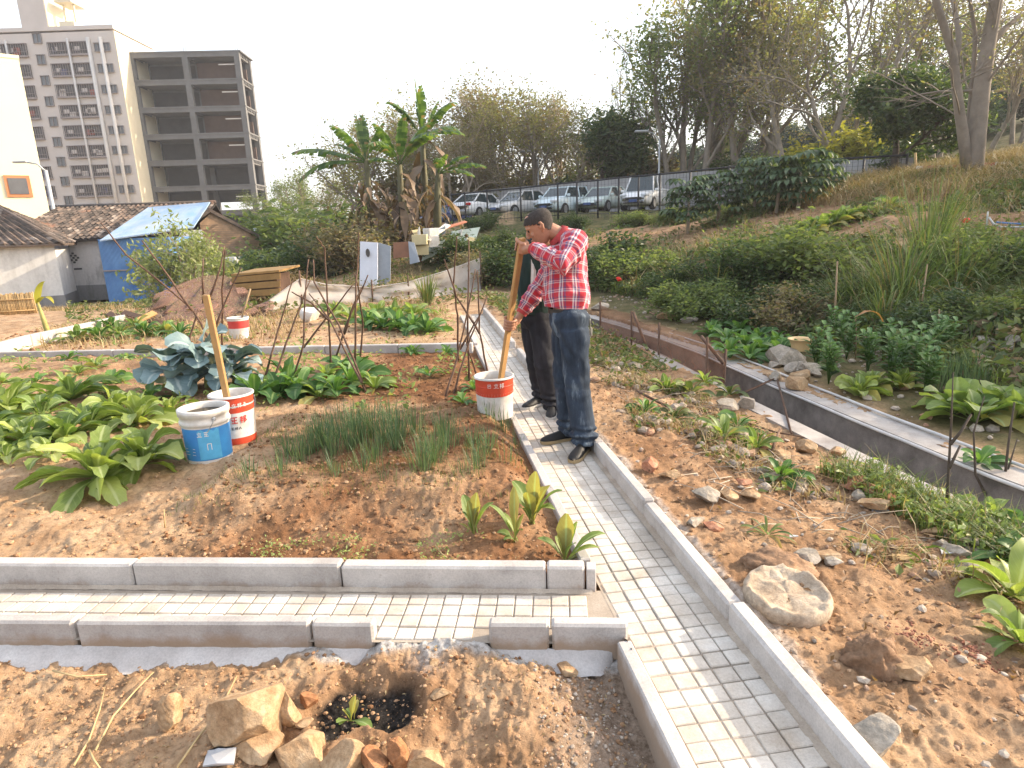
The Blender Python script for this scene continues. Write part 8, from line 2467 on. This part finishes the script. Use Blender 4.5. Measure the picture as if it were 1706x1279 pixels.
def head_parts(c, fwd, up, s_=1.0):
    """sections of skull and face; returns MB for skin, hair mesh data and face frame"""
    f_ = Vector(fwd).normalized(); u_ = Vector(up); u_ = (u_ - f_ * u_.dot(f_)).normalized(); l_ = u_.cross(f_)
    W = lambda a, b_, l: Vector(c) + (f_ * a + u_ * b_ + l_ * l) * s_
    sec = [(-.122, .052, .016, .018), (-.112, .050, .034, .034), (-.09, .036, .058, .050), (-.06, .018, .078, .062), (-.03, .008, .089, .069), (.0, .003, .096, .074), (.035, -.002, .099, .077), (.065, -.006, .093, .073), (.09, -.010, .077, .061), (.108, -.012, .052, .043), (.117, -.012, .02, .018)]
    m = MB()
    etube(m, [W(a, b_, 0) for b_, a, hl, hw in sec], [(hw * s_, hl * s_) for b_, a, hl, hw in sec], l_, 28)
    m.tube([W(.088, .012, 0), W(.104, -.012, 0), W(.109, -.034, 0), W(.094, -.044, 0)], [.009 * s_, .012 * s_, .0155 * s_, .010 * s_], 8)          # nose
    for sg in (-1, 1):
        m.tube([W(.088, .020, sg * .012), W(.084, .024, sg * .034), W(.066, .018, sg * .054)], [.010 * s_, .012 * s_, .008 * s_], 6)               # brow
        m.tube([W(.108, -.038, sg * .008), W(.096, -.040, sg * .014)], [.008 * s_, .007 * s_], 6)                                             # nostril
        m.tube([W(.058, -.028, sg * .050), W(.075, -.024, sg * .034)], [.022 * s_, .012 * s_], 8)                                              # cheek
        # ear
        m.tube([W(-.004, .024, sg * .074), W(-.016, .026, sg * .087), W(-.024, .005, sg * .090), W(-.018, -.022, sg * .084), W(-.002, -.036, sg * .072)], [.008 * s_, .009 * s_, .0095 * s_, .009 * s_, .007 * s_], 7)
        m.tube([W(-.006, -.005, sg * .068), W(-.018, .0, sg * .082)], [.018 * s_, .014 * s_], 8)
    m.tube([W(.088, -.068, -.022), W(.097, -.066, 0), W(.088, -.068, .022)], [.005 * s_, .0075 * s_, .005 * s_], 6)                           # lips
    m.tube([W(.086, -.078, -.018), W(.094, -.079, 0), W(.086, -.078, .018)], [.005 * s_, .008 * s_, .005 * s_], 6)
    m.tube([W(.075, -.104, 0), W(.066, -.112, 0)], [.016 * s_, .018 * s_], 8)                                                                # chin
    # hair shell
    h = MB(); n = 72; V = []; keep = []
    hs = [(-.075, -.004, .078, .066)] + sec[4:]
    P = [(W(a, b_, 0), hl + .010, hw + .006, b_) for b_, a, hl, hw in hs]
    rows_ = []
    for i in range(len(P) - 1):
        for q_ in range(8):
            t_ = q_ / 8; rows_.append((P[i][0].lerp(P[i + 1][0], t_), P[i][1] * (1 - t_) + P[i + 1][1] * t_, P[i][2] * (1 - t_) + P[i + 1][2] * t_, P[i][3] * (1 - t_) + P[i + 1][3] * t_))
    rows_.append(P[-1])
    for (p, hl, hw, b_) in rows_:
        for k in range(n):
            an = 6.283185 * k / n; j = 1 + .006 * math.sin(k * 3.7 + b_ * 300)
            V.append(p + (f_ * math.cos(an) * hl * j + l_ * math.sin(an) * hw * j) * s_)
            keep.append(b_ > (.002 + .046 * max(0.0, math.cos(an)) ** .55 + .003 * math.sin(k * 2.1)) if math.cos(an) > 0 else b_ > (.004 - .06 * min(1, -math.cos(an) * 1.6) + .003 * math.sin(k * 2.3)))
    Fs = []
    for i in range(len(rows_) - 1):
        for k in range(n):
            q_ = (i * n + k, i * n + (k + 1) % n, (i + 1) * n + (k + 1) % n, (i + 1) * n + k)
            if all(keep[v] for v in q_): Fs.append(q_)
    Fs.append(tuple(range((len(rows_) - 1) * n, len(rows_) * n)))
    h.add(V, Fs, 0, True)
    e = MB()
    for sg in (-1, 1):
        Vi, Fi = ICO[1]; c_ = W(.083, .004, sg * .032); e.add([c_ + Vector(q_) * .0105 * s_ for q_ in Vi], [tuple(q_) for q_ in Fi], 0, True)
    return m, h, e, W


def grip_hand(m, P, axis, wrist, r_pole=.027, flip=1, spread=.021, curl=(285, 280, 270, 250), s_=1.0):
    """hand closed round a pole: palm, four fingers wound round it one above the other, thumb the other way"""
    P = Vector(P); ax = Vector(axis).normalized(); w = Vector(wrist) - P
    e1 = (w - ax * w.dot(ax)).normalized(); e2 = ax.cross(e1) * flip
    ce = lambda a, r_, z: P + e1 * math.cos(a) * r_ + e2 * math.sin(a) * r_ + ax * z
    R1 = r_pole + .010
    # palm wraps the near side
    for z in (-.030, -.010, .012, .032):
        m.tube([ce(-.9, R1 + .008, z * .9), ce(-.2, R1 + .012, z * .95), ce(.5, R1 + .008, z), ce(1.0, R1 + .004, z)], [.015 * s_, .018 * s_, .017 * s_, .013 * s_], 8)
    m.tube([Vector(wrist), P + e1 * (R1 + .035), P + e1 * (R1 + .014)], [.029 * s_, .030 * s_, .030 * s_], 10)
    for k, z in enumerate((.034, .0115, -.011, -.032)):
        end = math.radians(curl[k]); a = [1.0 + (end - 1.0) * t_ / 8 for t_ in range(9)]
        rr = [.0112, .0114, .0105, .0108, .0104, .0098, .0098, .009, .0075]
        if k == 3: rr = [x * .86 for x in rr]
        m.tube([ce(x, R1 + .001 * (i % 3 == 2), z * 1.02 + .002 * math.sin(i)) for i, x in enumerate(a)], [x * s_ for x in rr], 8)
    a = [-.7 - 1.75 * t_ / 6 for t_ in range(7)]
    m.tube([ce(-.4, R1 + .014, .028)] + [ce(x, R1 + .003, .034 + .018 * i / 6) for i, x in enumerate(a)], [.016 * s_, .0145 * s_, .0135 * s_, .0125 * s_, .0125 * s_, .0118 * s_, .0105 * s_, .008 * s_], 8)


def shoe(root, heel, toe, soleM, s_=1.0, name='shoe'):
    heel = Vector(heel); toe = Vector(toe); d = (toe - heel); d.z = 0; L_ = .285 * s_; d.normalize(); sd = Vector((-d.y, d.x, 0)); z0 = max(heel.z, 0.0)
    pf = lambda x, z: Vector((heel.x, heel.y, z0 + z)) + d * x
    m = MB()
    st = [(-.01, .030, .055), (.02, .036, .085), (.06, .037, .095), (.10, .038, .085), (.15, .043, .068), (.20, .048, .056), (.245, .043, .044), (.272, .030, .034), (.284, .014, .022)]
    V = []; n = 14
    for x, w, h in st:
        for k in range(n):
            an = math.pi * k / (n - 1); V.append(pf(x * s_, .022 + max(0.0, math.sin(an)) ** .8 * (h - .012)) + sd * math.cos(an) * w * s_)
    Fs = [(i * n + k, i * n + k + 1, (i + 1) * n + k + 1, (i + 1) * n + k) for i in range(len(st) - 1) for k in range(n - 1)]
    Fs += [(i * n, (i + 1) * n, (i + 1) * n + n - 1, i * n + n - 1) for i in range(len(st) - 1)]; Fs += [tuple(range(n)), tuple(range((len(st) - 1) * n, len(st) * n))[::-1]]
    m.add(V, Fs, 0, True)
    og = Vector(root.location)
    sh_ = m.build(name, shoe_m, root, og)
    m = MB(); V = []
    for x, w, h in st: V += [pf(x * s_, .002) - sd * (w + .003) * s_, pf(x * s_, .002) + sd * (w + .003) * s_, pf(x * s_, .026) + sd * (w + .004) * s_, pf(x * s_, .026) - sd * (w + .004) * s_]
    Fs = [(i * 4 + k, i * 4 + (k + 1) % 4, (i + 1) * 4 + (k + 1) % 4, (i + 1) * 4 + k) for i in range(len(st) - 1) for k in range(4)]; Fs += [(3, 2, 1, 0), tuple(range(len(st) * 4 - 4, len(st) * 4))]
    m.add(V, Fs, 0, False); m.build('sole', soleM, sh_, og).location = (0, 0, 0)


def place_mesh(me, name, mat, parent, og):
    co = me_co(me) - np.array(og, np.float32); me.vertices.foreach_set('co', co.ravel()); me.update()
    me.materials.clear(); me.materials.append(mat)
    o = bpy.data.objects.new(name, me); COL.objects.link(o)
    if parent: o.parent = parent
    else: o.location = og
    return o


def fb3(co, f, seed):
    return fbm(co[:, 0] * f + co[:, 2] * f * .6, co[:, 1] * f - co[:, 2] * f * .8, 3, seed)


# ---------------------------------------------------------------- the man in the plaid shirt
ax_p = (PL_TOP - PL_BOT).normalized()
def on_pole(py):
    lo, hi = 0., 1.
    for _ in range(40):
        md = (lo + hi) / 2; q_ = PL_BOT.lerp(PL_TOP, md) - Vector(CAM); v = 639.5 - F_PX * q_.dot(Vector(_u)) / q_.dot(Vector(_f))
        if v > py: lo = md
        else: hi = md
    return PL_BOT.lerp(PL_TOP, lo)
HL = on_pole(410); HR = on_pole(540)
J = dict(pel=V_(950, 537, 4.47), waist=V_(945, 507, 4.52), mid=V_(942, 470, 4.58), chest=V_(942, 432, 4.62), upch=V_(944, 408, 4.63), neck=V_(930, 390, 4.62), head=V_(899, 377, 4.62),
         lsh=V_(960, 402, 4.47), lel=V_(939, 440, 4.28), lwr=HL.lerp(V_(892, 413, 4.42), .75), rsh=V_(938, 408, 4.79), rel=V_(905, 470, 4.86), rwr=HR.lerp(V_(880, 512, 4.85), .6),
         lhip=V_(956, 548, 4.39), lkn=V_(962, 645, 4.37), lan=V_(974, 733, 4.33), rhip=V_(944, 548, 4.57), rkn=V_(943, 640, 4.60), ran=V_(951, 716, 4.63))
sh_ax = (J['lsh'] - J['rsh']).normalized()
g0 = Vector((.43, 4.45, 0))
core = MB()
etube(core, [J['pel'] + Vector((0, 0, -.08)), J['pel'], J['waist'], J['mid'], J['chest'], J['upch'], J['upch'] + Vector((-.01, 0, .04))], [(.13, .11), (.155, .12), (.145, .10), (.15, .11), (.165, .115), (.155, .10), (.08, .07)], sh_ax)
for s_ in 'lr':
    core.tube([J[s_ + 'hip'], J[s_ + 'kn'], J[s_ + 'an']], [.075, .052, .042], 12)
    core.tube([J[s_ + 'sh'], J[s_ + 'el'], J[s_ + 'wr']], [.05, .040, .029], 12)
core.tube([J['upch'] + Vector((0, 0, .0)), J['neck'], J['neck'].lerp(J['head'], .55) + Vector((.01, 0, 0))], [.075, .058, .056], 16)
hm, hh_, he, Wf_ = head_parts(J['head'], (-.90, .05, -.42), (-.42, 0, .9))
core.v, core.f  # body and head become one skin
b0 = len(core.v); core.add(hm.v, hm.f, 0, True)
grip_hand(core, HL, ax_p, J['lwr'], flip=1); grip_hand(core, HR, ax_p, J['rwr'], flip=-1)
me = fuse(core, 'person', .0042, 3, .4)
man = place_mesh(me, 'person', skin_m, None, g0)
tag(man, 'man in red plaid shirt and blue jeans leaning on a plank in a bucket', 'person')
hh_.build('hair', hair_m, man, g0); he.build('eyes', eye_m, man, g0)
sm_ = MB()
hemf = J['waist'] + Vector((-.005, 0, -.02))
etube(sm_, [hemf, J['waist'] + Vector((0, 0, .035)), J['mid'], J['chest'], J['upch'], J['upch'] + Vector((-.012, 0, .045)), J['neck'] + Vector((.012, 0, -.025))],
      [(.178, .152), (.192, .165), (.190, .158), (.200, .150), (.192, .125), (.130, .095), (.072, .070)], sh_ax, 32)
for s_ in 'lr':
    sh_, el, wr = J[s_ + 'sh'], J[s_ + 'el'], J[s_ + 'wr']
    sm_.tube([J['upch'].lerp(sh_, .35), sh_, sh_.lerp(el, .5), el, el.lerp(wr, .5), el.lerp(wr, .9)], [.092, .090, .084, .078, .066, .052], 18)
me = fuse(sm_, 'shirt', .0075, 7, .5)
arms = [(J['lsh'], J['lel']), (J['lel'], J['lwr']), (J['rsh'], J['rel']), (J['rel'], J['rwr'])]
def shirt_w(co):
    d = .010 * fb3(co, 9, 3) + .006 * fb3(co, 22, 5)
    z = co[:, 2]; up_ = J['upch'].z; lo_ = J['waist'].z
    t_ = np.clip((z - lo_) / (up_ - lo_), 0, 1)
    ang = np.arctan2(co[:, 1] - J['mid'].y, co[:, 0] - J['mid'].x)
    d += .009 * np.sin(ang * 9 + 2.5 * np.sin(z * 9) + 3 * fb3(co, 4, 6)) * (1 - t_) ** .7 * (t_ > 0)         # long folds gathering to the belt
    for a, b_ in arms:                                                                           # ring folds on the sleeves
        a = np.array(a); b_ = np.array(b_); ab = b_ - a; L_ = np.linalg.norm(ab); tt = ((co - a) @ ab) / L_ ** 2; dist = np.linalg.norm(co - (a + np.clip(tt, 0, 1)[:, None] * ab), axis=1)
        k = (dist < .095) & (tt > .05) & (tt < 1.0)
        d += k * .006 * np.sin(tt * L_ * 95 + 5 * fb3(co, 9, 7)) * np.sin(np.clip(tt, 0, 1) * np.pi)
    return d
wrinkle(me, shirt_w)
seg_uv(me, [(J['waist'], J['upch'], .165, (0, -1, 0)), (J['lsh'], J['lel'], .075, (0, -1, 0)), (J['lel'], J['lwr'], .06, (0, -1, 0)), (J['rsh'], J['rel'], .075, (0, -1, 0)), (J['rel'], J['rwr'], .06, (0, -1, 0))])
shirt = place_mesh(me, 'shirt', plaid, man, g0)
cm_ = MB(); nk = J['neck'] + Vector((.012, 0, -.02)); up_n = (J['neck'].lerp(J['head'], .5) - J['upch']).normalized()
t1 = up_n.orthogonal().normalized(); t2 = up_n.cross(t1); V = []; n = 28
for k in range(n + 1):
    a = 6.283185 * k / n; d_ = t1 * math.cos(a) + t2 * math.sin(a)
    V += [nk + d_ * .070 + up_n * -.01, nk + d_ * .069 + up_n * .035, nk + d_ * .075 + up_n * .038, nk + d_ * .092 + up_n * .002]
cm_.add(V, [(i * 4 + k, i * 4 + k + 1, i * 4 + k + 5, i * 4 + k + 4) for i in range(n) for k in range(3)], 0, True)
o = cm_.build('collar', mat_basic('collar_cloth', (.52, .07, .07), .85, .35, 30), shirt, g0)
for s_ in 'lr':
    el, wr = J[s_ + 'el'], J[s_ + 'wr']; m = MB(); m.tube([el.lerp(wr, .84), el.lerp(wr, .99)], [.047, .043], 16, cap=False); m.tube([el.lerp(wr, .99), el.lerp(wr, .985)], [.043, .035], 16, cap=False)
    m.build('cuff', bpy.data.materials['collar_cloth'], shirt, g0)


def trousers(Jd, name, mat, parent, og, s_=1.0, seed=0, hipw=(.165, .135), r_=(.106, .090, .088, .090)):
    m = MB()
    sx = (Jd['lhip'] - Jd['rhip']).normalized()
    etube(m, [Jd['waist'] + Vector((0, 0, -.035)), Jd['waist'] + Vector((0, 0, -.08)), Jd['pel'], Jd['pel'] + Vector((.0, 0, -.09))], [(hipw[0] - .01, hipw[1] - .01), hipw, (hipw[0] + .01, hipw[1] + .012), (hipw[0] - .02, hipw[1] - .02)], sx, 26)
    for k in 'lr':
        h, kn, an = Jd[k + 'hip'], Jd[k + 'kn'], Jd[k + 'an']
        m.tube([h + Vector((0, 0, .0)), h.lerp(kn, .35), h.lerp(kn, .7), kn, kn.lerp(an, .4), kn.lerp(an, .8), an + Vector((0, 0, -.025))], [r_[0] * 1.02, r_[0], r_[1] * 1.06, r_[1], r_[2], r_[3], r_[3] * .98], 18)
    me = fuse(m, name, .0085, 6, .5)
    def w(co):
        d = .009 * fb3(co, 5, seed) + .004 * fb3(co, 14, seed + 1)
        for k in 'lr':
            kn = np.array(Jd[k + 'kn']); an = np.array(Jd[k + 'an'])
            dk = np.linalg.norm((co - kn) * np.array([1, 1, .6]), axis=1)
            d += .005 * np.exp(-(dk / .10) ** 2) * np.sin(co[:, 2] * 75 + 3 * fb3(co, 8, seed + 2))
            da = np.abs(co[:, 2] - an[2] - .05)
            d += .009 * np.exp(-(da / .06) ** 2) * np.sin(co[:, 2] * 110 + 4 * fb3(co, 9, seed + 4) + co[:, 0] * 12)
        d += .004 * np.sin(co[:, 0] * 50 + co[:, 2] * 22 + 4 * fb3(co, 5, seed + 3)) * (co[:, 2] > Jd['lkn'].z)
        return d
    wrinkle(me, w)
    return place_mesh(me, name, mat, parent, og)


jeans = trousers(J, 'jeans', denim, man, g0, seed=31, hipw=(.168, .134))
m = MB(); etube(m, [J['waist'] + Vector((0, 0, -.055)), J['waist'] + Vector((0, 0, -.02))], [(.170, .137), (.168, .135)], sh_ax, 32, cap=False); m.build('belt', belt_m, man, g0)
kp = V_(983, 546, 4.42)
m = MB(); m.tube([V_(978, 520, 4.44), V_(983, 532, 4.41), kp], .004, 6)
for k in range(5): m.box(kp + Vector((.006 * (k - 2), -.008 * (k % 2), -.02 - .012 * (k % 3))), (.012, .006, .05), rz=k, bev=.002)
m.build('keys', key_m, man, g0)
m = MB(); pk = [V_(936, 530, 4.30), V_(945, 542, 4.29), V_(962, 538, 4.29), V_(966, 528, 4.295)]
shoe(man, (J['lan'].x + .012, J['lan'].y + .03, 0), at_z(957, 768), sole_m); shoe(man, (J['ran'].x + .03, J['ran'].y + .0, 0), at_z(905, 739), sole_m)

# ---------------------------------------------------------------- the second person behind him
K = dict(pel=V_(894, 528, 5.50), waist=V_(891, 503, 5.50), mid=V_(889, 470, 5.50), chest=V_(892, 438, 5.50), upch=V_(894, 415, 5.50), neck=V_(900, 402, 5.51), head=V_(904, 386, 5.52),
         lsh=V_(897, 420, 5.33), lel=V_(918, 468, 5.30), lwr=V_(925, 508, 5.22), rsh=V_(884, 420, 5.68), rel=V_(893, 470, 5.76), rwr=V_(885, 510, 5.68),
         lhip=V_(900, 536, 5.42), lkn=V_(907, 610, 5.37), lan=V_(920, 676, 5.36), rhip=V_(886, 536, 5.58), rkn=V_(893, 607, 5.60), ran=V_(903, 662, 5.66))
sx2 = (K['lsh'] - K['rsh']).normalized(); g2 = Vector((.2, 5.5, 0))
core = MB()
etube(core, [K['pel'] + Vector((0, 0, -.08)), K['pel'], K['waist'], K['mid'], K['chest'], K['upch'], K['upch'] + Vector((0, 0, .05))], [(.13, .11), (.15, .115), (.14, .10), (.15, .105), (.165, .11), (.155, .095), (.07, .065)], sx2)
for s_ in 'lr':
    core.tube([K[s_ + 'hip'], K[s_ + 'kn'], K[s_ + 'an']], [.075, .052, .042], 12); core.tube([K[s_ + 'sh'], K[s_ + 'el'], K[s_ + 'wr']], [.05, .04, .03], 12)
    # relaxed hand, five fingers
    wr = K[s_ + 'wr']; d = (wr - K[s_ + 'el']).normalized(); sd = Vector((-.6, -.5, 0)).normalized(); pn = d.cross(sd).normalized()
    core.tube([wr, wr + d * .05, wr + d * .09], [.029, .036, .03], 10)
    for k in range(4):
        b_ = wr + d * .088 + sd * (.027 - .018 * k); ln = (.07, .078, .073, .058)[k]
        core.tube([b_, b_ + d * ln * .45 + pn * .006, b_ + d * ln * .8 + pn * .020, b_ + d * ln + pn * .036], [.0092, .0088, .0082, .0066], 7)
    b_ = wr + d * .035 + sd * .03; core.tube([b_, b_ + sd * .025 + d * .03, b_ + sd * .03 + d * .06], [.012, .0105, .008], 7)
core.tube([K['upch'], K['neck'], K['neck'].lerp(K['head'], .55)], [.07, .056, .054], 14)
hm, hh2, he2, _w = head_parts(K['head'], (-.86, -.2, -.45), (-.45, 0, .9), .97)
core.add(hm.v, hm.f, 0, True)
me = fuse(core, 'person', .0048, 3, .4)
p2 = place_mesh(me, 'person', skin_m, None, g2); tag(p2, 'person in black trousers and dark jacket, half hidden behind the man in plaid', 'person')
hh2.build('hair', hair_m, p2, g2); he2.build('eyes', eye_m, p2, g2)
m = MB()
etube(m, [K['waist'] + Vector((0, 0, -.10)), K['waist'], K['mid'], K['chest'], K['upch'], K['upch'] + Vector((0, 0, .05)), K['neck'] + Vector((0, 0, -.01))], [(.180, .145), (.182, .148), (.186, .145), (.196, .142), (.186, .118), (.11, .085), (.072, .07)], sx2, 28)
for s_ in 'lr':
    sh_, el, wr = K[s_ + 'sh'], K[s_ + 'el'], K[s_ + 'wr']; m.tube([K['upch'].lerp(sh_, .35), sh_, sh_.lerp(el, .5), el, el.lerp(wr, .5), el.lerp(wr, .92)], [.085, .080, .072, .064, .056, .047], 16)
me = fuse(m, 'jacket', .009, 6, .5); wrinkle(me, lambda co: .011 * fb3(co, 8, 61) + .006 * fb3(co, 20, 62))
jk = place_mesh(me, 'jacket', dark_jacket, p2, g2)
m = MB(); P = [V_(889, 428, 5.335), V_(889, 450, 5.325), V_(888, 480, 5.33), V_(887, 505, 5.335)]
Vv = []
for p in P: Vv += [p + Vector((-.022, -.02, 0)), p + Vector((.02, -.022, 0))]
m.add(Vv, [(2 * i, 2 * i + 1, 2 * i + 3, 2 * i + 2) for i in range(3)], 0, True); m.tube([p + Vector((0, -.012, 0)) for p in P], .015, 8); m.build('white_stripe', white_pl, jk, g2)
trousers(K, 'trousers', black_cloth, p2, g2, seed=71, hipw=(.172, .145), r_=(.098, .086, .082, .078))
shoe(p2, (K['lan'].x + .01, K['lan'].y + .05, 0), at_z(916, 702), sole_w); shoe(p2, (K['ran'].x + .02, K['ran'].y + .01, 0), at_z(868, 684), sole_w)

# ================================================================== HAZE
m = bpy.data.materials.new('haze'); m.use_nodes = True; nt = m.node_tree
for n in list(nt.nodes):
    if n.type != 'OUTPUT_MATERIAL': nt.nodes.remove(n)
v = nt.nodes.new('ShaderNodeVolumePrincipled'); v.inputs['Color'].default_value = (.95, .96, 1, 1); v.inputs['Density'].default_value = .0007; v.inputs['Anisotropy'].default_value = .3
nt.links.new(v.outputs[0], nt.nodes['Material Output'].inputs['Volume'])
b = MB(); b.box((0, 20, 30), (1400, 1400, 68))
o = b.build('haze', m); o['kind'] = 'stuff'; o['label'] = 'thin pale haze in the air'; o['category'] = 'haze'
